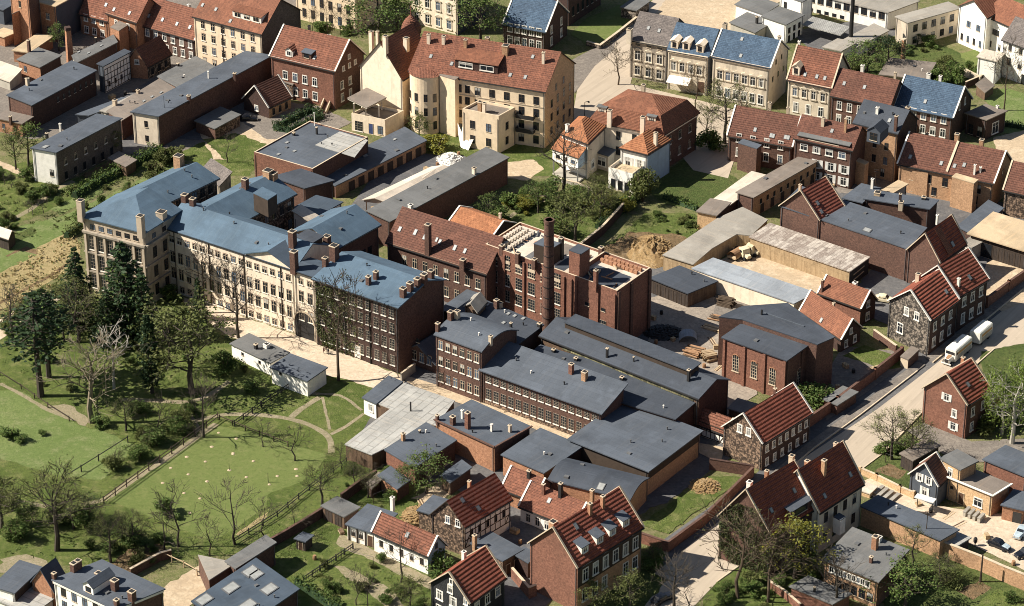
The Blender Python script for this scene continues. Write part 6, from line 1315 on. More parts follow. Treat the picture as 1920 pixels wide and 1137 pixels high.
k=B('white-plastered house with dark red roof joined to the ivy-clad one',(1452,921),(1536,957),(1617,904),9,'gableR',880,wall='plaster_white',wallR='plaster_ornate',rm='tile_dark',R=[(5.6,4,1,2,'b'),(1.6,4,1,2,'b')],sk=[(1546,930),(1594,890)],ch=[(1544,888,2.6,.7,'brick_tan'),(1513,876,1.2,.7,'brick_orange'),(1566,850,1.2,.6,'stone_trim')],verge='stone_trim')
extra(k,'oriel',(1563,969),(1576,976),(1586,969),3.5,6.6,'plaster_white','felt_dark')
k=B('long garage row with dark felt roof and tan brick back wall',(1616,948),(1763,1011),(1794,993),4.2,'flat',wall='brick_tan',rm='felt',o=.35,name='garage',cat='garage')
B('lean-to shelter with pale roof at the end of the garage row',(1762,1014),(1789,1025),(1817,1008),2.8,'flat',wall='planks_dark',rm='roof_zinc',name='shelter',cat='shelter')
wallrun('long tan brick garden wall running to the right edge',[(1762,1042),(1835,1070),(1880,1090),(1960,1122)],3.0,.4,'brick_tan','stone_trim')
k=B('tan brick house with flat grey roof and strip of white windows',(1547,1047),(1646,1087),(1698,1037),5.8,'shedL',.6,wall='brick_tan',wallR='brick_brown',rm='felt_light',o=.5,L=[(3.6,9,.9,1.1,'w',.1,.85),(.9,5,1.2,1.7,'b',.2,.95)],ch=[(1640,1029,2.4,.9,'brick_orange'),(1633,1055,1.1,.5,'brick_brown'),(1647,1015,.8,.9,'white_trim')])
B('low brick shed with mottled flat roof at the bottom edge',(1484,1099),(1561,1131),(1593,1113),3.2,'flat',wall='brick_red',rm='felt_light',name='shed',cat='shed',ch=[(1527,1110,.9,.3,'iron')])
wallrun('brick wall between the ivy-clad house and the low brick shed',[(1443,1105),(1470,1122),(1500,1148)],1.6,.3,'brick_red','stone_trim')
k=B('small black slate-hung house with white shuttered windows',(1707,886),(1759,908),(1778,890),951,'gableR',867,wall='plaster_slate',rm='tile_brown',verge='white_trim',L=[(3.9,2,.75,1.5,'S',.18,.82),(1.4,1,.9,1.6,'S',.35,.75)])
k=B('tan plastered house with flat roof, tall rear part',(1765,859),(1801,879),(1831,864),7.2,'flat',wall='brick_yellow',wallR='brick_tan',rm='felt_light',L=[(4.6,1,.9,1.5,'w',.3,.7)])
B('tan plastered house, low front part with pale roof edge',(1778,894),(1861,928),(1893,908),4.6,'flat',wall='brick_yellow',wallR='brick_orange',rm='felt_brown',verge='white_trim',L=[(.2,1,1,2.2,'door',.2,.45),(1.1,1,1.6,1.6,'w',.55,.85),(2.4,1,.6,.6,'k',.0,.2)])
B('red brick house with grey roof at the right edge',(1846,861),(1925,893),(1965,868),5,'flat',wall='brick_red',wallR='brick_brown',rm='felt')
B('brick shed with round-edged grey roof in the pale yard',(1880,946),(1918,955),(1940,928),3.2,'flat',wall='brick_orange',rm='felt',name='shed',cat='shed',L=[(.1,1,1.6,2.2,'k',.5,1)])
B('dark-roofed hut above the gravel yard by the leaning willow',(1690,850),(1712,862),(1760,835),3,'flat',wall='planks_dark',rm='felt_brown',name='hut',cat='hut')
# walls along the street and gardens
wallrun('tall brick street wall with piers beside the works yard',[(1510,806),(1570,765),(1640,712),(1690,672)],2.3,.4,'brick_red','brick_brown',piers=7)
B('low brick gatepost block with stone top at the street wall',(1689,668),(1703,674),(1723,655),2.2,'flat',wall='stone_trim',wallR='brick_brown',rm='felt_brown',o=.1,name='gate_block',cat='wall')
wallrun('brick wall climbing beside the stone-gabled house',[(1638,632),(1680,662)],1.6,.35,'brick_brown','stone_trim')
wallrun('brick street wall near the right edge above the pale yard',[(1850,578),(1890,548),(1945,510)],2.4,.4,'brick_red','brick_brown',piers=6)
B('small flat-topped brick shelter at the corner of the street wall',(1545,748),(1570,758),(1606,735),2.4,'flat',wall='brick_brown',rm='felt_light',name='shed',cat='shed')
wallrun('brick wall around the walled garden, street side',[(1202,1018),(1252,1035),(1320,985),(1412,893)],2.0,.35,'brick_red','brick_brown')
wallrun('brick wall at the back of the walled garden',[(1330,880),(1412,893)],2.2,.35,'brick_brown','brick_dark')
wallrun('brick boundary wall between the lawn trees and kitchen garden',[(465,1052),(540,1010),(608,968)],1.9,.35,'brick_dark','brick_brown')
wallrun('brick boundary wall from the brown timber shed to the garden hut',[(640,945),(680,915),(706,900)],2.0,.35,'brick_dark','brick_brown')
wallrun('low brick wall of the sunken yard beside the lawn stump',[(245,1082),(300,1052),(322,1046)],1.6,.35,'brick_brown','stone_trim')
wallrun('dark garden wall below the villa',[(1055,500),(1130,440),(1180,385)],2.0,.4,'brick_dark','stone_trim')
wallrun('tan brick garden wall with pillars behind the white slabs',[(1612,889),(1643,902),(1687,924),(1712,935)],1.3,.3,'brick_yellow','stone_trim',piers=6)
wallrun('pale retaining wall at the lane by the mill forecourt',[(752,716),(778,697)],1.8,.3,'concrete','stone_trim')
wallrun('low kerb wall in front of the left villa veranda',[(1034,338),(1085,350),(1115,364)],.8,.3,'concrete','stone_trim')
fence('post and rail fence along the left side of the lawn',[(195,945),(300,868),(409,788)],1.5,3,'timber_dark',2)
fence('low rail fence along the top of the lawn',[(412,788),(460,808),(540,838)],1.0,3,'timber_dark',1)
fence('dark wire fence by the white outbuilding',[(440,800),(490,764),(545,728)],1.3,2.2,'iron',2,mesh=True)
fence('wire fence along the lower right edge of the lawn',[(440,1020),(520,970),(600,905),(650,870)],1.2,3,'iron',2)
fence('thin wire fence between meadow and park',[(0,705),(40,730),(90,765),(130,790)],1.0,4,'timber_dark',1)
fence('short wire fence with gate in the kitchen garden',[(570,1092),(630,1052),(662,1030)],1.2,2,'iron',2,mesh=True)
fence('wire fence along the upper edge of the meadow',[(120,905),(185,865),(240,830)],1.3,4,'iron',1)
fence('row of fence posts beside the forecourt trees',[(300,1045),(345,1065),(370,1080)],1.3,2,'wood_pale',1)
# ================================================================== trees, shrubs, hedges
GP='trees in the park'
tree('pine',77,743,545,'tall dark pine with a leaning bare trunk at the left park edge',1.25)
tree('pine',92,708,540,'dark pine just behind the leaning pine in the park',1.2)
tree('pale',172,792,625,'bare tree with pale branches spread wide above the meadow',1.25)
tree('birch',214,730,600,'slender white-stemmed birch right of the pale bare tree',1.3)
tree('bare',25,637,535,'bare dark tree beside the sandy path at the left edge',1.1)
tree('bud',147,642,520,'budding tree left of the big conifers by the mill end',1.25)
tree('bud',120,640,560,'thin budding tree by the sandy path near the mill',1.1)
tree('conifer',150,612,462,'dark conifer in front of the mill end block, left one',1.0)
tree('conifer',238,625,452,'broad dark conifer in front of the pale mill end',1.35)
tree('conifer',272,640,500,'dark conifer pressing against the cream mill range',1.0)
tree('conifer',205,640,540,'lower dark conifer between the two big ones by the mill',1.15)
tree('cypress',285,737,590,'narrow nearly black cypress in the middle of the park',1.15)
tree('olive',360,737,562,'large olive-green spreading tree beside the black cypress',1.2)
tree('olive',318,690,575,'olive-green tree behind the black cypress',1.0)
tree('conifer',374,600,520,'dark ivy-clad conifer at the corner of the cream mill range',.8)
tree('bare',383,588,445,'bare tree leaning over the cream mill facade, left one',.7)
tree('bare',447,634,480,'bare tree standing in front of the middle of the cream mill',.72)
tree('street',635,714,512,'tall thin-twigged tree on the pale forecourt before the brick mill',.85)
tree('orchard',298,822,738,'pollarded bare tree by the forked park path',1.1)
tree('bud',236,808,745,'small budding tree left of the pollarded one',1.3)
tree('bare',382,820,690,'thin bare sapling at the corner of the lawn fence',.7)
tree('olive',4,990,885,'budding tree cut by the left edge below the meadow',1.1)
tree('bud',107,1032,868,'big hazy green tree in the lower left garden',1.25)
tree('bud',138,992,915,'smaller hazy tree right of the big lower left one',1.2)
tree('bud',208,1055,958,'slim budding tree above the white apartment house',1.0)
tree('dark',170,975,930,'dark leafy small tree by the lawn gate',1.3)
tree('bud',252,1030,955,'thick ivied stump tree on the earth bank',1.1)
OR='bare orchard trees along the lawn'
tree('orchard',335,1025,898,'bare orchard tree at the bottom edge of the lawn, leaning right',1.0,group=OR)
tree('orchard',308,1032,958,'low bare orchard tree left of the leaning one',1.3,group=OR)
tree('orchard',393,1042,962,'thin bare orchard tree below the lawn',1.1,group=OR)
tree('orchard',441,1022,895,'bare orchard tree with forked trunk at the lawn corner',1.1,group=OR)
tree('orchard',495,1016,930,'bare orchard tree right of the forked one',1.0,group=OR)
tree('orchard',552,996,938,'thin bare orchard tree beside the brick boundary wall',1.0,group=OR)
tree('bud',604,946,862,'budding tree at the right corner of the lawn',1.1)
tree('orchard',553,864,795,'bare fruit tree on the grass right above the lawn',1.2,group=OR)
tree('orchard',493,838,782,'bare fruit tree on the grass left above the lawn',1.2,group=OR)
tree('bud',665,912,865,'small green-tinged tree below the zinc-sheeted roof',1.1)
tree('bud',690,934,880,'small budding tree by the garden wall and low sheds',1.2)
tree('bud',640,880,830,'small budding tree left of the zinc-sheeted roof',1.2)
tree('orchard',752,1092,980,'bare tree with double trunk before the white cottage',1.0)
tree('orchard',668,1135,1060,'bare sapling in the kitchen garden, left',.8)
tree('orchard',690,1140,1070,'bare sapling in the kitchen garden, right',.8)
tree('olive',770,1145,1080,'leafy young tree below the white cottage',1.1)
tree('leafy',800,925,850,'dark green leafy tree behind the low shed',1.3)
tree('leafy',765,925,868,'leafy tree touching the red brick end of the workshop',1.0)
tree('bush',735,940,918,'round green shrub in the kitchen garden',1.3)
tree('bush',835,1078,1038,'green shrub at the corner of the white cottage',1.6)
tree('bushd',18,822,802,'dark low shrub on the meadow, largest',2.2)
tree('bushd',40,830,815,'dark low shrub on the meadow, smallest',1.8)
tree('bushd',78,815,806,'flat dark shrub on the meadow, right one',2.2)
tree('bushd',50,960,945,'clipped dark shrub by the lower left path',2.4)
tree('bushd',30,1012,975,'dark shrub at the lower left edge',1.5)
tree('bushd',160,990,950,'dark shrub under the hazy trees, lower left',1.3)
tree('bushd',420,700,660,'dark rounded shrub left of the white outbuilding',1.3)
tree('bushd',470,735,712,'low dark shrub below the white outbuilding',1.8)
tree('bushd',322,560,535,'dark shrub at the foot of the cream mill range',1.6)
tree('bush',255,775,750,'green shrub beside the park path',1.6)
tree('bushd',190,800,780,'dark shrub at the foot of the pale bare tree',1.9)
# street and villa trees
tree('bare',1056,362,232,'dark bare tree in front of the left villa wing',1.0)
tree('leafy',1009,400,338,'small round leafy tree on the villa lawn',1.2)
tree('olive',1079,458,360,'wide light-green tree on the villa lawn behind the works',1.15)
tree('olive',1125,412,330,'light-green tree between the villa garden and its wall',.95)
tree('bud',1113,405,320,'leaning budding tree below the villa',.8)
tree('bushf',1205,378,312,'tall ivy bush climbing beside the villa veranda',.8)
tree('bush',1035,375,340,'garden shrub left under the villa',1.8)
tree('bush',1080,378,350,'garden shrub in the middle under the villa',1.7)
tree('bushf',1060,392,362,'olive shrub on the villa lawn edge',1.8)
tree('bushd',1040,440,400,'dark shrub behind the works roof',1.5)
tree('leafy',915,412,362,'bright green bushy tree beside the orange roof',1.0)
tree('bushd',938,420,382,'dark bush at the garden wall by the orange roof',1.2)
tree('street',1159,160,78,'bare street tree at the corner of the grey town house',1.2)
tree('street',1304,208,118,'bare street tree before the awning',.9)
tree('bud',1359,270,150,'tall budding street tree left of the dull red roofed house',1.1)
tree('bud',1324,266,190,'green budding tree beside the mansard villa',1.0)
tree('bush',1330,278,240,'green bush behind the mansard villa',1.3)
tree('leafy',712,98,-30,'large dense green tree behind the red-roofed brick house',1.3)
tree('leafy',745,95,-10,'large green tree next to the corner turret',1.0)
tree('leafy',900,88,-15,'round dense green tree before the ornate cream house',1.15)
tree('dark',945,70,10,'dark tree behind the round dense one',1.0)
tree('street',587,62,8,'thin bare street tree before the cream school building, left',.8)
tree('street',614,64,0,'thin bare street tree before the cream school building, middle',.8)
tree('street',638,66,5,'thin bare street tree before the cream school building, right',.8)
tree('bush',655,62,45,'round green shrub below the cream school building',2.0)
tree('bushd',600,58,42,'dark shrub row below the cream school building',2.8)
tree('leafy',1625,135,72,'broad dark green tree behind the brick row houses',1.4)
tree('dark',1665,130,66,'dark tree right of the broad one behind the row houses',1.4)
tree('leafy',1600,138,100,'lower green tree left of the broad one',1.4)
tree('dark',1720,85,62,'dark shrubby tree against the cream school wing',1.6)
tree('bushd',1745,88,66,'dark climbing shrub at the cream school wing',1.5)
tree('bushd',1790,152,120,'dark bush behind the blue glazed roof',1.6)
tree('bushd',1765,158,128,'second dark bush behind the blue glazed roof',1.4)
tree('street',1882,208,72,'tall slim bare poplar before the white windowless block',.65)
tree('bud',1690,70,40,'budding tree at the corner of the cream school wing',1.2)
tree('leafy',111,96,42,'green tree behind the tall square chimney',.9)
tree('olive',786,258,210,'olive bushy tree beside the garden pavilion',1.2)
tree('bushy',818,283,255,'bright yellow-green shrub next to the white blades',1.9)
tree('leafy',54,312,228,'leafy tree in the allotments by the white gable',.95)
tree('bud',30,318,235,'budding tree at the far left allotments',.9)
tree('olive',215,290,240,'olive tree against the long two-storey shed',.85)
tree('orchard',426,305,248,'bare small tree on the garden bed north of the mill',1.2)
for i,(x,y,t) in enumerate([(62,405,372),(82,400,366),(8,345,318),(22,352,322),(38,358,330),(105,330,300),(150,345,318)]):
    tree('orchard',x,y,t,'small bare fruit tree in the allotment gardens',1.2,group='allotment fruit trees')
# east side
tree('bud',1672,862,765,'budding tree with dark branches at the street edge, left',1.25)
tree('bud',1704,868,775,'budding tree with dark branches at the street edge, right',1.2)
tree('willow',1897,832,672,'large drooping fresh-green willow with white trunk at the right edge',.95)
tree('willow',1878,815,700,'second drooping willow left of the large one',.9)
tree('leafy',1915,800,690,'green tree behind the willows at the right edge',1.0)
tree('street',1384,1122,938,'large thin-twigged tree in front of the ivy wall',1.1)
tree('street',1440,1130,985,'thin-twigged tree right of the one at the ivy wall',1.1)
tree('yellow',1490,1085,968,'bright yellow-green tree before the white-plastered house',1.25)
tree('bud',1465,1090,1010,'budding tree left below the bright yellow-green one',1.2)
tree('leafy',1520,1075,1035,'low green tree in the gap by the white-plastered house',1.0)
tree('bare',1565,1150,1030,'bare tree in front of the strip-windowed house',.9)
tree('leafy',1697,1140,1060,'dense dark green round tree at the bottom right',1.55)
tree('bud',1711,1062,985,'budding tree beside the garage row wall',1.1)
tree('bud',1760,1092,1040,'low spreading budding tree in the back garden',1.4)
tree('bush',1690,1090,1060,'green shrub behind the dense round tree',1.8)
tree('bare',1264,1145,1030,'bare tree at the mouth of the side street',1.0)
tree('orchard',1290,1150,1085,'low bare bushy tree at the mouth of the side street',1.4)
tree('olive',1110,1145,1085,'olive-green tree before the four-dormer brick house',1.2)
tree('olive',1180,1145,1075,'olive-green tree at the right corner of the brick house',1.2)
tree('bush',1230,1062,1030,'green shrub at the corner of the walled garden',1.5)
tree('bud',1225,1065,1015,'small budding tree at the walled garden corner',1.0)
tree('bush',1530,760,725,'green shrub mass behind the corner house',2.0)
tree('bushd',1510,752,728,'dark shrub beside the street corner house roof',1.6)
tree('bushf',1850,800,760,'olive shrub under the willow',1.5)
tree('bush',1740,880,858,'green shrub at the black slate-hung house',1.7)
tree('bushd',1705,850,820,'dark bush under the street edge trees',1.8)
tree('bush',1665,850,828,'green bush under the street edge trees',1.8)
tree('bushd',1895,1128,1110,'small dark bush at the bottom right lawn',1.6)
sr=random.Random(21)
def shrubs(label,grp,kinds,line,n,spread,hp):
    q=[P(*p) for p in line]; L=[(q[i+1]-q[i]).length for i in range(len(q)-1)]
    for _ in range(n):
        r=sr.uniform(0,sum(L)); i=0
        while r>L[i] and i<len(L)-1: r-=L[i]; i+=1
        p=q[i].lerp(q[i+1],r/L[i])+Vector((sr.gauss(0,spread),sr.gauss(0,spread),0)); x,y=proj(p)
        tree(sr.choice(kinds),x,y,y-sr.uniform(*hp),label,sr.uniform(1.0,1.7),group=grp)
shrubs('green shrub in the overgrown hedge line between allotments and mill','allotment hedge shrubs',('bush','bushf','bush','bushd'),[(130,440),(200,395),(262,350),(340,290)],26,1.6,(10,26))
shrubs('garden shrub among the allotments at the left edge','allotment garden shrubs',('bush','bushf','bushd','orchard'),[(0,330),(60,340),(120,350),(40,400),(0,420)],24,4,(8,24))
shrubs('scrubby bush along the reed strip at the left edge','reed strip bushes',('bushf','bushd','orchard','bud'),[(0,622),(60,582),(110,555),(150,515)],10,1.2,(12,30))
shrubs('shrub under the trees of the lower left garden','lower left garden shrubs',('bush','bushf','bushd','bud'),[(30,970),(110,960),(170,985),(240,1010),(300,1040)],22,3,(10,34))
shrubs('shrub at the foot of the park trees','park shrubs',('bushd','bushf','bush'),[(60,740),(150,700),(250,650),(330,700),(420,720)],16,5,(8,24))
shrubs('bush beside the fence between meadow and lawn','meadow fence bushes',('bushf','bush','bud','orchard'),[(195,900),(260,850),(330,800),(360,790)],18,1.6,(10,34))
shrubs('small shrub in the kitchen gardens','kitchen garden shrubs',('bush','bushf','orchard','bushd'),[(610,1000),(660,930),(720,900),(800,940),(640,1080),(740,1120)],26,3.5,(8,26))
shrubs('shrub in the villa garden','villa garden shrubs',('bush','bushf','bushd','bushy'),[(960,400),(1020,360),(1070,380),(1110,400),(1180,385)],22,2.2,(10,30))
shrubs('shrub in the weedy plot below the villa hedge','weedy plot shrubs',('bush','bushf'),[(1200,420),(1290,410),(1260,440)],12,2.5,(6,14))
shrubs('shrub in the gardens behind the garage wall','back garden shrubs',('bush','bushf','bushd','bud'),[(1640,1060),(1720,1080),(1800,1100),(1680,1120)],18,2.6,(8,28))
shrubs('shrub at the street side of the ivy-clad house','front garden shrubs',('bush','bushf','bushd'),[(1310,1130),(1400,1110),(1500,1110),(1560,1120)],16,2.4,(10,26))
shrubs('shrub under the willow at the right edge','willow garden shrubs',('bush','bushf','bushd'),[(1850,700),(1890,760),(1900,815)],12,2.5,(12,36))
shrubs('shrub in the school garden','school garden shrubs',('bushd','bush','bushf'),[(1600,130),(1660,100),(1740,90),(1800,150)],16,3,(8,22))
hedge('clipped dark oval hedge by the red-roofed brick house',[(515,243),(545,248),(602,222),(585,208)],1.7,2.2,'leaf_dark',closed=True)
hedge('long hedge beside the shaded lawn of the villa',[(1245,372),(1280,385),(1308,395)],1.5,1.6,'leaf_green')
hedge('tall hedge in the kitchen garden at the tar-felt shed',[(556,1095),(600,1125),(640,1150)],2.0,1.6,'leaf_green')
hedge('long overgrown hedge of the allotment gardens',[(125,448),(170,418),(215,390),(262,362)],2.2,2.6,'leaf_olive')
hedge('green hedge between allotments and mill, upper run',[(140,372),(190,342),(240,318),(300,285)],2.4,3.0,'leaf_green')
hedge('dark hedge along the lower side of the reed strip',[(0,618),(60,580),(120,540)],1.6,2.4,'leaf_olive')
hedge('shrub hedge along the meadow fence',[(195,895),(245,860),(300,820),(330,800)],1.5,2.8,'leaf_olive',dens=9,core=False)
hedge('hedge along the garden wall below the villa',[(1120,430),(1170,395),(1195,375)],1.8,2.0,'leaf_dark')
hedge('low hedge on the grass bank, upper right',[(1845,232),(1900,238),(1950,250)],1.2,2.0,'leaf_dark')
cover('low weeds and garden plants in the left park',[[(110,560),(330,570),(430,650),(420,760),(240,790),(60,740),(0,700),(0,640)]],'leaf_green',.7,.4,(.1,.24),seed=1)
cover('rough plants of the allotment gardens',[[(0,330),(90,300),(220,300),(330,290),(160,400),(0,480)],[(110,560),(150,500),(150,470),(60,560),(0,600)]],'leaf_olive',1.3,.6,(.14,.32),seed=2)
cover('dry reeds and grass in the tan strip',[[(0,520),(60,475),(135,435),(150,465),(110,540),(40,578),(0,600)]],'leaf_dry',4.2,1.2,(.16,.36),name='reeds',seed=4)
cover('garden plants of the kitchen gardens',[[(500,940),(620,890),(690,855),(760,900),(820,960),(700,1010),(640,990),(560,1060)],[(560,1090),(700,1040),(800,1100),(800,1137),(600,1137)]],'leaf_green',.8,.4,(.1,.26),seed=5)
cover('rough grass clumps under the lower left trees',[[(0,900),(180,960),(330,1010),(240,1070),(0,1040)],[(230,800),(400,800),(210,930)]],'leaf_green',1.1,.4,(.1,.26),seed=6)
cover('weeds of the villa gardens and walled plot',[[(1130,470),(1210,400),(1310,400),(1310,440),(1200,440)],[(1020,340),(1150,360),(1180,390),(1060,400)],[(1200,985),(1330,895),(1395,897),(1252,1003)]],'leaf_green',1.6,.4,(.1,.28),seed=7)
cover('low plants of the right-hand gardens',[[(1600,1010),(1760,1045),(1900,1110),(1900,1137),(1660,1137)],[(1345,1090),(1500,1080),(1600,1137),(1300,1137)],[(1620,878),(1700,832),(1740,880),(1705,918)],[(1850,670),(1920,660),(1920,800),(1850,800)]],'leaf_green',1.4,.4,(.1,.28),seed=8)
cover('low plants around the school garden',[[(1590,130),(1640,85),(1700,65),(1800,110),(1760,170),(1640,150)]],'leaf_green',1.3,.5,(.12,.3),seed=9)
# ================================================================== heaps and stacks
def heap(nm,label,px,py,rx,ry,h,mat,cat,seed):
    c=P(px,py); rnd=random.Random(seed); m=MB(c); n=22; rings=9; g=[]
    for i in range(rings+1):
        r=i/rings; row=[]
        for j in range(n):
            an=6.283*j/n; q=(1-r**1.4); z=h*q*(1+rnd.uniform(-.25,.25))+(.02 if i==rings else rnd.uniform(-.1,.18)*q)
            row.append(c+Vector((math.cos(an)*rx*r*(1+.18*math.sin(3*an+seed)),math.sin(an)*ry*r*(1+.15*math.cos(2*an+seed)),max(z,0) if i<rings else -.03)))
        g.append(row)
    for i in range(rings):
        for j in range(n):
            l=(j+1)%n
            if i==0: m.face([g[0][0],g[1][j],g[1][l]],mat)
            else: m.face([g[i][j],g[i+1][j],g[i+1][l],g[i][l]],mat)
    for _ in range(260):
        an=rnd.uniform(0,6.28); r=rnd.random()**.5*1.1; p=c+Vector((math.cos(an)*rx*r,math.sin(an)*ry*r,max(0,h*(1-min(1,r)**1.4))+.05)); s=rnd.uniform(.08,.3)
        d=Vector((math.cos(an*3),math.sin(an*3),0)); m.beam(p-d*s,p+d*s,s*1.2,mat,h=s)
    return tag(m.build(nm),label,cat)
heap('clay_heap','big heap of yellow clay and rubble on the overgrown plot',1222,472,5.0,6.5,2.6,'g_clay','heap',3)
heap('clay_heap','low heap of earth beside the yellow clay heap',1262,478,3.0,4.0,1.2,'g_earth','heap',8)
heap('sand_heap','sandy heap on the grass of the walled garden',1322,913,2.6,2.6,.9,'g_clay','heap',5)
heap('spoil_heap','sandy spoil heap behind the white cottage',782,972,2.6,3.8,1.2,'g_clay','heap',6)
heap('rubble_heap','heap of pale stones below the villa veranda',1130,375,2.0,2.0,.8,'g_sand','heap',7)
heap('rubbish_heap','heap of white scrap at the end of the yard canopy',843,300,2.6,3.2,1.3,'white_paint','heap',9)
heap('coal_heap','dark heap of coal in the shade beside the works',1245,625,3.6,3.0,1.2,'iron','heap',10)
def logs(label,px,py,L,nx,nz,az,mat,seed,r=.16):
    c=P(px,py); T=thing('timber_stack',label,'timber stack',c); rnd=random.Random(seed); d=Vector((math.cos(az),math.sin(az),0)); n=Vector((-d.y,d.x,0)); k=0
    for z in range(nz):
        for x in range(nx-z//2):
            if k>=90: break
            k+=1; o=n*((x-(nx-z//2)/2)*r*2.3+rnd.uniform(-.1,.1)); dd=(d+n*rnd.uniform(-.12,.12)+Vector((0,0,rnd.uniform(-.03,.03)))).normalized(); l=L*rnd.uniform(.7,1.1)
            m=MB(c); p=c+o+Vector((0,0,r+z*r*1.8)); m.tube([p-dd*l/2,p+dd*l/2],[r*rnd.uniform(.8,1.2)]*2,6,mat if rnd.random()<.75 else 'bark_brown'); m.build('log',T)
logs('loose pile of pale timbers and scrap beside the hall roof',1300,665,3.4,9,4,R_(150),'rust',1)
logs('pile of round timbers near the engine house wall',1328,672,2.8,7,4,R_(20),'wood_pale',2,.2)
logs('stack of sawn boards beside the black timber shed',1362,572,3.4,7,7,R_(-28),'bark_brown',3,.14)
logs('long boards lying along the engine house yard',1340,618,5,6,2,R_(-30),'wood_pale',4,.13)
logs('low stack of boards by the shaded yard',1350,600,4,6,3,R_(-30),'rust',5,.13)
c=P(1290,637); T=thing('metal_canopy','curved dark sheet-metal cover standing in the shaded yard','canopy',c); m=MB(c)
for i in range(8):
    a0,a1=math.pi*i/9,math.pi*(i+1)/9; f=lambda a,y:c+Vector((-1.8*math.cos(a)*1.0,y,1.5*math.sin(a)+.05)); 
    m.hexa([f(a0,-1.4),f(a0,1.4),f(a1,1.4),f(a1,-1.4)][::-1]+[v+Vector((0,0,.07)) for v in[f(a0,-1.4),f(a0,1.4),f(a1,1.4),f(a1,-1.4)][::-1]],'roof_blue_zinc')
m.build('sheet',T)
for x in(-1.75,1.5):
    for y in(-1.3,1.3): m=MB(c); m.beam(c+Vector((x,y,0)),c+Vector((x,y,.5)),.1,'iron'); m.build('post',T)
# white blade-like boards in the tenement garden
for lab,px,py,blades in(('fan of white pointed boards leaning against the cream back wing',869,279,[(-38,6.2),(-30,5.2),(-18,4.2),(8,4.5)]),('smaller fan of white pointed boards above the yellow-green shrub',805,272,[(52,4.4),(66,3.6),(40,2.6)])):
    c=P(px,py); T=thing('white_boards',lab,'boards',c)
    e1=Vector((.8,-.6,0)); e2=Vector((.35,.45,.82)); nn=e1.cross(e2).normalized()
    for i,(a,l) in enumerate(blades):
        m=MB(c); t=e1*math.sin(R_(a))+e2*math.cos(R_(a)); r=t.cross(nn).normalized(); b0=c+e1*(.3*i)+nn*(.07*i); y=nn*.03
        pts=[b0-r*.6,b0+r*.6,b0+t*l*.6+r*.5,b0+t*l+r*.05,b0+t*l*.6-r*.4]
        if (pts[1]-pts[0]).cross(pts[2]-pts[1]).dot(nn)<0: pts=pts[::-1]
        m.face([p+y for p in pts],'white_trim'); m.face([p-y for p in pts[::-1]],'white_trim')
        for j in range(5): q=pts[j],pts[(j+1)%5]; m.face([q[0]-y,q[1]-y,q[1]+y,q[0]+y],'white_trim')
        m.build('board',T)
# stone slabs and tables in the gravel yard
for lab,px,py in(('long pale stone slab behind the garage row, first from the left',1647,922),('long pale stone slab behind the garage row, second from the left',1655,926),('long pale stone slab behind the garage row, third from the left',1665,931),('long pale stone slab behind the garage row, rightmost',1677,936)):
    c=P(px,py); d=Vector((.6,.8,0)); n=Vector((.8,-.6,0)); T=thing('stone_slab',lab,'slab',c,'stone slabs behind the garage row'); m=MB(c); m.box((c.x,c.y),d,n,3.2,.7,.35,.5,'roof_concrete'); m.build('slab',T); m=MB(c); m.box((c.x,c.y),d,n,2.8,.5,0,.35,'concrete'); m.build('base',T)
for i,lab in enumerate(('upright pale slab before the tan house, nearest its door','upright pale slab before the tan house, second from the door','upright pale slab before the tan house, third from the door','upright pale slab before the tan house, farthest from the door')):
    c=P(1812+9*i,965+4*i); d=Vector((.56,.83,0)); n=Vector((.83,-.56,0)); T=thing('stone_slab',lab,'slab',c,'upright slabs before the tan house'); m=MB(c); m.box((c.x,c.y),d,n,2.0,.5,0,1.0,'concrete'); m.build('slab',T); m=MB(c); m.box((c.x,c.y),d,n,2.1,.6,1.0,1.12,'roof_concrete'); m.build('top',T)
c=P(1627,925); T=thing('stone_table','broad pale stone block beside the white-plastered house','slab',c); m=MB(c); m.box((c.x,c.y),Vector((.56,.83,0)),Vector((.83,-.56,0)),3,2.4,.9,1.1,'roof_white'); m.build('top',T); m=MB(c); m.box((c.x,c.y),Vector((.56,.83,0)),Vector((.83,-.56,0)),2.7,2.1,0,.9,'brick_yellow'); m.build('base',T)
c=P(1733,958); T=thing('pavilion_canopy','thin white canopy roof on a slim post by the black house','canopy',c); m=MB(c); m.box((c.x,c.y),Vector((.86,-.5,0)),Vector((.5,.86,0)),3.6,1.5,2.5,2.65,'white_paint'); m.build('roof',T)
for s in(-1.4,1.4): m=MB(c); m.beam(c+Vector((.86*s,-.5*s,0)),c+Vector((.86*s,-.5*s,2.5)),.12,'iron'); m.build('post',T)
# lamps, poles, posts
def pole(nm,label,px,py,top,mat,r=.07,head=None,cat='post'):
    g=P(px,py); h=hsolve_top(g,top); T=thing(nm,label,cat,g); m=MB(g); m.lathe(g,[(r*1.4,0),(r,h*.4),(r*.8,h)],6,mat); m.build('pole',T)
    m=MB(g)
    if head=='lamp':
        m.beam(g+Vector((0,0,h)),g+Vector((.9,.2,h+.15)),.1,mat); m.lathe(g+Vector((.9,.2,h-.15)),[(.1,.3),(.25,.1),(.22,0)],8,'lamp_grey'); m.build('lamp_head',T)
    elif head=='disc': m.lathe(g+Vector((0,0,h-1.0)),[(.08,-.3),(.34,.1),(.36,.7),(.2,1.0)],8,mat); m.build('head',T)
    elif head=='cross':
        for z,w_ in((.0,1.0),(-.5,.8)): m.beam(g+Vector((-w_/2,0,h+z)),g+Vector((w_/2,0,h+z)),.09,mat)
        m.build('cross_arms',T)
    return T
pole('street_lamp','slim street lamp beside the mansard villa',1096,225,192,'iron',.07,'lamp','lamp')
pole('signal_post','short post with dark oval head in the gravel yard',1828,1024,1008,'iron',.08,'disc','post')
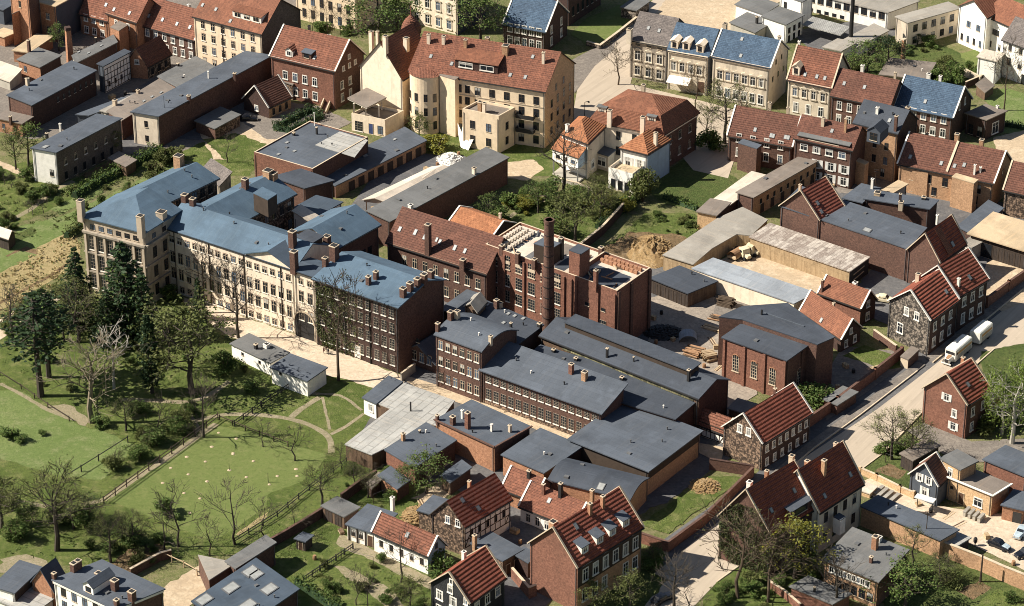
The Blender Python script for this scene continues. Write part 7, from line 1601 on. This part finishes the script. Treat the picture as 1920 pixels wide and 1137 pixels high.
pole('telegraph_pole','tall thin pole behind the garage row wall',1734,1030,960,'timber_dark',.08,'cross','pole')
pole('telegraph_pole','thin pole in the yard behind the tall slate house',1638,395,318,'timber_dark',.07,'cross','pole')
pole('flag_pole','thin mast beside the long red-brown building',312,262,180,'iron',.06,None,'pole')
pole('clothes_post','dark post standing in the middle of the lawn',430,882,868,'iron',.05,None,'post')
pole('clothes_post','short dark post near the right of the lawn',503,905,887,'iron',.05,None,'post')
pole('washing_post','dark post with broad foot at the tan garden wall',1838,1092,1040,'timber_dark',.16,None,'post')
for i,(x,y) in enumerate([(350,857),(385,866),(430,882),(320,878),(353,890),(305,906),(388,903),(345,925),(375,935),(312,955),(356,962),(462,895),(437,850),(475,865),(505,909),(555,880),(520,893),(557,893),(410,812),(443,823),(397,838),(437,852)]):
    c=P(x,y); m=MB(c); rnd=random.Random(i); m.lathe(c,[(.30+rnd.random()*.15,-.02),(.26,.07),(.1,.12)],9,'g_sand'); o=m.build('mole_hill'); tag(o,'small pale mole hill on the mown lawn','mole hill','mole hills scattered over the lawn')
# ================================================================== vehicles
def wheel(T,p,d,r,w):
    m=MB(p); n=Vector((-d.y,d.x,0)); m.tube([p-n*w/2,p-n*w/2+n*.001,p+n*w/2-n*.001,p+n*w/2],[.02,r,r,.02],14,'rubber',True)
    o=m.build('wheel',T); o.location=p-Vector(T.location); m=MB(p); m.tube([p-n*(w/2+.02),p+n*(w/2+.02)],[r*.5,r*.5],10,'chrome',True); h=m.build('hub',o); return o
def body(c,d,secs,mat):                    # secs: list of (x along, half width bottom, half width top, z bottom, z top)
    m=MB(c); n=Vector((-d.y,d.x,0)); rings=[]
    for x,wb,wt,z0,z1 in secs:
        p=c+d*x; rings.append([p-n*wb+Vector((0,0,z0)),p+n*wb+Vector((0,0,z0)),p+n*wb+Vector((0,0,z0+(z1-z0)*.55)),p+n*wt+Vector((0,0,z1)),p-n*wt+Vector((0,0,z1)),p-n*wb+Vector((0,0,z0+(z1-z0)*.55))])
    for i in range(len(rings)-1):
        for j in range(6):
            l=(j+1)%6; m.face([rings[i][j],rings[i+1][j],rings[i+1][l],rings[i][l]],mat)
    m.face(rings[0],mat); m.face(rings[-1][::-1],mat); return m
def car(label,px,py,az,mat,hood=None):
    c=P(px,py); d=Vector((math.cos(az),math.sin(az),0)); T=thing('car',label,'car',c); n=Vector((-d.y,d.x,0))
    body(c,d,[(-2.1,.55,.5,.5,.75),(-1.9,.78,.7,.4,.9),(-1.2,.82,.76,.38,1.0),(.6,.82,.74,.38,1.02),(1.2,.78,.6,.38,1.0),(1.9,.7,.5,.4,.92),(2.1,.6,.4,.45,.78)],mat).build('body',T)
    body(c,d,[(-1.75,.5,.35,.9,.96),(-1.1,.7,.56,.95,1.42),(-.3,.72,.6,.98,1.55),(.3,.7,.56,.98,1.5),(.75,.64,.5,.98,1.02)],mat).build('cabin',T)
    m=MB(c)
    for s in(-1,1):
        for x0,x1 in((-.95,-.3),(-.2,.35)): m.face([c+d*x0+n*s*.735+Vector((0,0,1.05)),c+d*x1+n*s*.735+Vector((0,0,1.05)),c+d*x1+n*s*.66+Vector((0,0,1.36)),c+d*x0+n*s*.66+Vector((0,0,1.36))],'glass')
    m.face([c+d*.42-n*.5+Vector((0,0,1.45)),c+d*.42+n*.5+Vector((0,0,1.45)),c+d*.76+n*.56+Vector((0,0,1.08)),c+d*.76-n*.56+Vector((0,0,1.08))],'glass'); m.build('side_glass',T)
    if hood: body(c,d,[(.85,.62,.45,.98,1.05),(1.5,.6,.42,.96,1.06),(2.05,.5,.3,.8,.95)],hood).build('bonnet',T)
    for s in(-1,1):
        for x in(-1.3,1.4): wheel(T,c+d*x+n*s*.72+Vector((0,0,.33)),d,.33,.2)
        m=MB(c); p=c+d*2.0+n*s*.48+Vector((0,0,.72)); m.tube([p-d*.1,p+d*.12],[.13,.13],8,'chrome'); m.build('headlight',T)
    for x in(-2.18,2.18): m=MB(c); m.beam(c+d*x-n*.75+Vector((0,0,.45)),c+d*x+n*.75+Vector((0,0,.45)),.1,'chrome',h=.14); m.build('bumper',T)
    return T
car('black rounded saloon car with bonnet reflection painted pale blue in the gravel yard',1873,1027,R_(-42),'car_black','car_blue')  # bonnet colour stands in for the reflection on its black paint
car('dark rounded car cut by the right edge of the gravel yard',1922,1042,R_(-150),'car_black')
car('pale blue car at the right edge beside the shed',1914,1003,R_(-120),'car_blue')
car('dark green-black car parked in the shade at the bottom of the side street',1241,1128,R_(40),'car_black')
car('cream car parked behind the stone-gabled house',1658,566,R_(-20),'car_cream')
car('small dark car by the small dark house below the red-roofed one',465,226,R_(0),'car_black')
def van(label,px,py,az,truck,L=5.4):
    c=P(px,py); d=Vector((math.cos(az),math.sin(az),0)); n=Vector((-d.y,d.x,0)); T=thing('lorry' if truck else 'trailer',label,'lorry' if truck else 'trailer',c)
    H=3.15; x0=-L/2; x1=L/2; Wd=1.15
    def ring(x,k=1,dz=0):
        p=c+d*x; return [p+n*y*k+Vector((0,0,z)) for y,z in((-Wd,.65),(Wd,.65),(Wd,2.75),(Wd*.97,2.95-dz),(Wd*.8,3.08-dz),(0,3.16-dz),(-Wd*.8,3.08-dz),(-Wd*.97,2.95-dz),(-Wd,2.75))]
    m=MB(c); rs=[ring(x0+.0,.97,.06),ring(x0+.1),ring(x1-.3),ring(x1,.96,.12)]
    for i in range(3):
        for j in range(9): l=(j+1)%9; m.face([rs[i][j],rs[i+1][j],rs[i+1][l],rs[i][l]],'truck_white')
    m.face(rs[0],'truck_white'); m.face(rs[-1][::-1],'truck_white'); m.build('box_body',T)
    m=MB(c)
    for s in(-1,1):
        q0=c+d*(x0+.3)+n*s*(Wd+.015); q1=c+d*(x1-.8)+n*s*(Wd+.015); m.prism([q0,q1,q1+n*s*.02,q0+n*s*.02],1.85,2.35,'truck_stripe'); m.prism([q0,q1,q1+n*s*.018,q0+n*s*.018],.7,1.7,'truck_skirt')
    m.build('side_stripe',T)
    m=MB(c); m.box(((c).x,(c).y),d,n,L-.3,1.7,.5,.66,'timber_dark'); m.build('chassis',T)
    xs=[x0+1.2,x1-1.2] if not truck else [x0+1.2]
    for x in xs:
        for s in(-1,1): wheel(T,c+d*x+n*s*.95+Vector((0,0,.45)),d,.45,.3)
    if truck:
        body(c,d,[(x1-.1,.75,.6,.55,1.75),(x1+.8,.68,.5,.55,1.62),(x1+1.35,.6,.42,.55,1.5)],'truck_white').build('bonnet',T)
        m=body(c,d,[(x1+.0,.45,.3,1.7,1.80),(x1+.7,.4,.28,1.6,1.70),(x1+1.25,.36,.24,1.45,1.56)],'rust'); m.build('bonnet_top',T)
        m=MB(c); m.box(((c+d*(x1+1.38)).x,(c+d*(x1+1.38)).y),d,n,.1,.8,.65,1.45,'iron'); m.build('grille',T)
        m=MB(c); q=c+d*(x1+.03); m.face([q-n*.95+Vector((0,0,1.95)),q+n*.95+Vector((0,0,1.95)),q+n*.9+d*-.02+Vector((0,0,2.55)),q-n*.9+d*-.02+Vector((0,0,2.55))],'glass')
        for s in(-1,1): a=c+d*(x1-.75)+n*s*(Wd+.02); b_=c+d*(x1-.15)+n*s*(Wd*.97+.02); m.face([a+Vector((0,0,1.85)),b_+Vector((0,0,1.85)),b_+Vector((0,0,2.4)),a+Vector((0,0,2.4))],'glass')
        m.build('windscreen',T)
        for s in(-1,1):
            wheel(T,c+d*(x1+.75)+n*s*.85+Vector((0,0,.45)),d,.45,.28)
            body(c+n*s*.85,d,[(x1+.1,.2,.16,.85,.95),(x1+.75,.22,.17,.95,1.08),(x1+1.3,.18,.12,.75,.88)],'truck_white').build('mudguard',T)
            m=MB(c); p=c+d*(x1+1.3)+n*s*.55+Vector((0,0,1.15)); m.tube([p-d*.1,p+d*.12],[.15,.15],8,'chrome'); m.build('headlight',T)
        m=MB(c); m.beam(c+d*(x1+1.5)-n*1.0+Vector((0,0,.6)),c+d*(x1+1.5)+n*1.0+Vector((0,0,.6)),.12,'truck_white',h=.22); m.build('bumper',T)
    else:
        m=MB(c); m.beam(c+d*x1+Vector((0,0,.6)),c+d*(x1+1.3)+Vector((0,0,.6)),.12,'iron'); m.build('drawbar',T)
    return T
sd=(P(1762,672)-P(1830,615)); az=math.atan2(sd.y,sd.x)
van('white bonneted lorry with round-roofed box body and tan side stripe on the street',1796,668,az,True,6.6)
van('white round-roofed trailer with tan side stripe behind the lorry',1838,638,az,False,5.2)
def oldcab(label,px,py,az,kind):
    c=P(px,py); d=Vector((math.cos(az),math.sin(az),0)); n=Vector((-d.y,d.x,0)); T=thing('lorry',label,'lorry',c)
    if kind=='cab':
        body(c,d,[(-1.0,.9,.82,.7,2.2),(-.6,.92,.85,.6,2.3),(.5,.92,.85,.6,2.25),(.75,.88,.8,.6,1.35)],'car_cream').build('cab',T)
        body(c,d,[(.7,.6,.5,.6,1.35),(1.7,.5,.38,.6,1.2)],'car_cream').build('bonnet',T)
        m=MB(c); q=c+d*.66; m.face([q-n*.75+Vector((0,0,1.45)),q+n*.75+Vector((0,0,1.45)),q-d*.1+n*.7+Vector((0,0,2.05)),q-d*.1-n*.7+Vector((0,0,2.05))],'glass')
        for s in(-1,1): a=c+n*s*.93; m.face([a-d*.5+Vector((0,0,1.5)),a+d*.3+Vector((0,0,1.5)),a+d*.25-n*s*.03+Vector((0,0,2.0)),a-d*.5-n*s*.03+Vector((0,0,2.0))],'glass')
        m.build('window',T)
        m=MB(c); m.box(((c-d*2.2).x,(c-d*2.2).y),d,n,2.6,1.8,.8,1.0,'wood_pale'); m.build('load_bed',T)
        for x in(-2.6,1.1):
            for s in(-1,1): wheel(T,c+d*x+n*s*.8+Vector((0,0,.42)),d,.42,.25)
    else:
        m=MB(c)
        for i in range(8):
            a0,a1=math.pi*(.02+.96*i/8),math.pi*(.02+.96*(i+1)/8); f=lambda a,x:c+d*x+n*math.cos(a)*1.1+Vector((0,0,.8+1.2*math.sin(a)))
            m.face([f(a0,-1.6),f(a0,1.6),f(a1,1.6),f(a1,-1.6)],'rust'); 
        m.build('tarpaulin',T); m=MB(c); m.box((c.x,c.y),d,n,3.3,2.1,.5,.85,'wood_pale'); m.build('load_bed',T)
        for x in(-1.1,1.1):
            for s in(-1,1): wheel(T,c+d*x+n*s*.85+Vector((0,0,.4)),d,.4,.22)
    return T
oldcab('cream old lorry cab with broad flat roof in the lumber yard, rear one',1408,478,R_(-25),'cab')
oldcab('cream old lorry cab in the lumber yard, front one',1396,484,R_(-60),'cab')
oldcab('rusty tan covered wagon beside the cream lorry cabs',1380,484,R_(50),'wagon')
# ================================================================== people (three small figures on the forecourt)
def person(label,px,py,az,top,leg,pose,H=1.55):
    g=P(px,py); T=thing('person',label,'person',g,None,az)
    hz=H*.49; k=H/1.7
    V=[(0,0,hz),(0,0,hz+.28*k),(0,0,hz+.52*k),(0,0,hz+.60*k),(0,.01,hz+.72*k),(0,.02,hz+.84*k),  # pelvis..head
       (.19*k,0,hz+.50*k),(.24*k,.04+pose*.1,hz+.24*k),(.22*k,.10+pose*.2,hz+.02*k),(-.19*k,0,hz+.50*k),(-.24*k,-.04,hz+.24*k),(-.22*k,.04-pose*.1,hz+.02*k),
       (.09*k,0,hz-.03),(.10*k,.05+pose*.12,hz*.53),(.10*k,.0+pose*.15,.06),(.10*k,.13+pose*.15,.03),(-.09*k,0,hz-.03),(-.10*k,.03-pose*.08,hz*.53),(-.10*k,-.04-pose*.15,.06),(-.10*k,.09-pose*.15,.03)]
    E=[(0,1),(1,2),(2,3),(3,4),(4,5),(2,6),(6,7),(7,8),(2,9),(9,10),(10,11),(0,12),(12,13),(13,14),(14,15),(0,16),(16,17),(17,18),(18,19)]
    rad=[.13,.13,.14,.055,.085,.08,.06,.045,.035,.06,.045,.035,.09,.06,.045,.035,.09,.06,.045,.035]
    me=bpy.data.meshes.new('body'); me.from_pydata(V,E,[]); o=bpy.data.objects.new('body',me); COL.objects.link(o); o.parent=T
    sk=o.modifiers.new('skin','SKIN'); 
    if not me.skin_vertices: me.attributes.new('skin','FLOAT','POINT') if False else None
    for i,sv in enumerate(me.skin_vertices[0].data): sv.radius=(rad[i]*k,rad[i]*k); sv.use_root=(i==0)
    o.modifiers.new('sub','SUBSURF').levels=1; o.modifiers['sub'].render_levels=1
    me.materials.append(MATS[leg])
    # jacket and hair as clothing over the body
    m=MB(); m.tube([(0,0,hz-.05),(0,0,hz+.2*k),(0,0,hz+.46*k),(0,0,hz+.57*k)],[.19*k,.165*k,.2*k,.08*k],10,top); m.build('jacket',T)
    m=MB(); m.lathe((0,-.01,hz+.72*k),[(.095*k,0),(.105*k,.08*k),(.08*k,.16*k),(.02,.2*k)],9,'cloth_brown'); m.build('hair',T)
    m=MB(); m.lathe((0,.035*k,hz+.66*k),[(.05*k,0),(.08*k,.06*k),(.085*k,.14*k),(.06*k,.19*k)],9,'skin'); m.beam((0,.11*k,hz+.77*k),(0,.14*k,hz+.75*k),.03,'skin'); m.build('face',T)
    for s in(.22,-.22):
        m=MB(); hx=s*k; hy=.10+pose*.2 if s>0 else .04-pose*.1; m.beam((hx,hy,hz+.04*k),(hx,hy+.01,hz-.05*k),.05*k,'skin',h=.03)
        for q in range(4): m.beam((hx-.022+.015*q,hy+.01,hz-.05*k),(hx-.022+.015*q,hy+.025,hz-(.11-.01*abs(q-1.5))*k),.012,'skin')
        m.beam((hx-.03*(1 if s>0 else -1),hy+.02,hz),(hx-.04*(1 if s>0 else -1),hy+.04,hz-.05*k),.014,'skin'); m.build('hand',T)
    return T
person('small figure in dark red clothes standing on the pale forecourt, leftmost of three',607.5,664,1.0,'cloth_red','cloth_dark',.6)
person('small figure in brown clothes on the forecourt, middle of three',611.5,661,-2.0,'cloth_brown','cloth_dark',.3,1.4)
person('small dark-clothed figure on the forecourt, rightmost of three',615.5,665.5,2.4,'cloth_dark','cloth_dark',-.5)

# ================================================================== yard clutter
cr=random.Random(77)
def crate(label,px,py,nm,cat,grp):
    c=P(px,py); m=MB(c); az=cr.uniform(0,3); d=Vector((math.cos(az),math.sin(az),0)); n=Vector((-d.y,d.x,0))
    if nm=='barrel':
        m.lathe(c,[(.3,0),(.36,.3),(.36,.6),(.3,.9),(.02,.9)],9,'rust' if cr.random()<.5 else 'iron')
    elif nm=='crate':
        w,t,h=cr.uniform(.7,1.5),cr.uniform(.6,1.1),cr.uniform(.5,1.0); m.box((c.x,c.y),d,n,w,t,0,h,'planks_tan' if cr.random()<.6 else 'planks_brown')
        for q in(-1,1): m.box(((c+n*q*(t/2+.02)).x,(c+n*q*(t/2+.02)).y),d,n,w+.06,.05,h*.4,h*.6,'wood_pale')
    else:
        for i in range(4):
            p=c+n*(.25*i-.4)+Vector((0,0,.06+.05*(i%2))); m.beam(p-d*1.6,p+d*1.5,.2,'wood_pale' if cr.random()<.6 else 'planks_brown',h=.08)
    tag(m.build(nm),label,cat,grp)
YD={'beside the engine house and timber piles':[(1225,600),(1240,590),(1335,640),(1345,655),(1320,690),(1350,690),(1262,640),(1230,645)],
 'along the lane below the long brick range':[(880,742),(905,752),(960,770),(1000,787),(1050,803),(1080,815)],
 'in the yard under the white canopies':[(800,322),(820,312),(835,315),(700,395),(860,292)],
 'in the dark yard by the half-timbered house':[(965,1000),(975,1020),(940,1010),(955,1040)],
 'on the gravel yard by the black slate-hung house':[(1722,948),(1745,962),(1800,985),(1850,1010),(1900,1060),(1780,968)],
 'in the gate yard behind the street wall':[(1570,730),(1600,700),(1640,690),(1585,690)],
 'in the cobbled court by the timbered wall':[(210,185),(235,178),(260,172),(285,165)],
 'in the back yards of the dull red roofed houses':[(1500,345),(1520,335),(1640,395),(1560,350),(1660,400)],
 'on the grass of the kitchen gardens':[(640,1000),(720,930),(790,945),(700,970),(590,1050)]}
for where,ps in YD.items():
    for i,(x,y) in enumerate(ps):
        nm=('crate','barrel','planks')[i%3]; crate({'crate':'wooden crate lying ','barrel':'small barrel standing ','planks':'few loose planks lying '}[nm]+where,x,y,nm,nm if nm!='planks' else 'planks',nm+'s '+where)
def line(label,p0,p1,h,ph=2.0):
    a,b=P(*p0),P(*p1); T=thing('washing_line',label,'washing line',(a+b)/2)
    for q in(a,b): m=MB((a+b)/2); m.lathe(q,[(.06,0),(.05,ph)],6,'timber_dark'); m.build('post',T)
    m=MB((a+b)/2); m.beam(a+Vector((0,0,ph-.05)),b+Vector((0,0,ph-.05)),.03,'lamp_grey'); m.build('line',T)
    return T
line('washing line on two posts in the kitchen garden',(640,1048),(700,1062),2)
line('washing line between two posts beside the low sheds',(700,945),(750,925),2)
line('washing line in the garden left of the black slate-hung house',(1660,868),(1700,880),2)
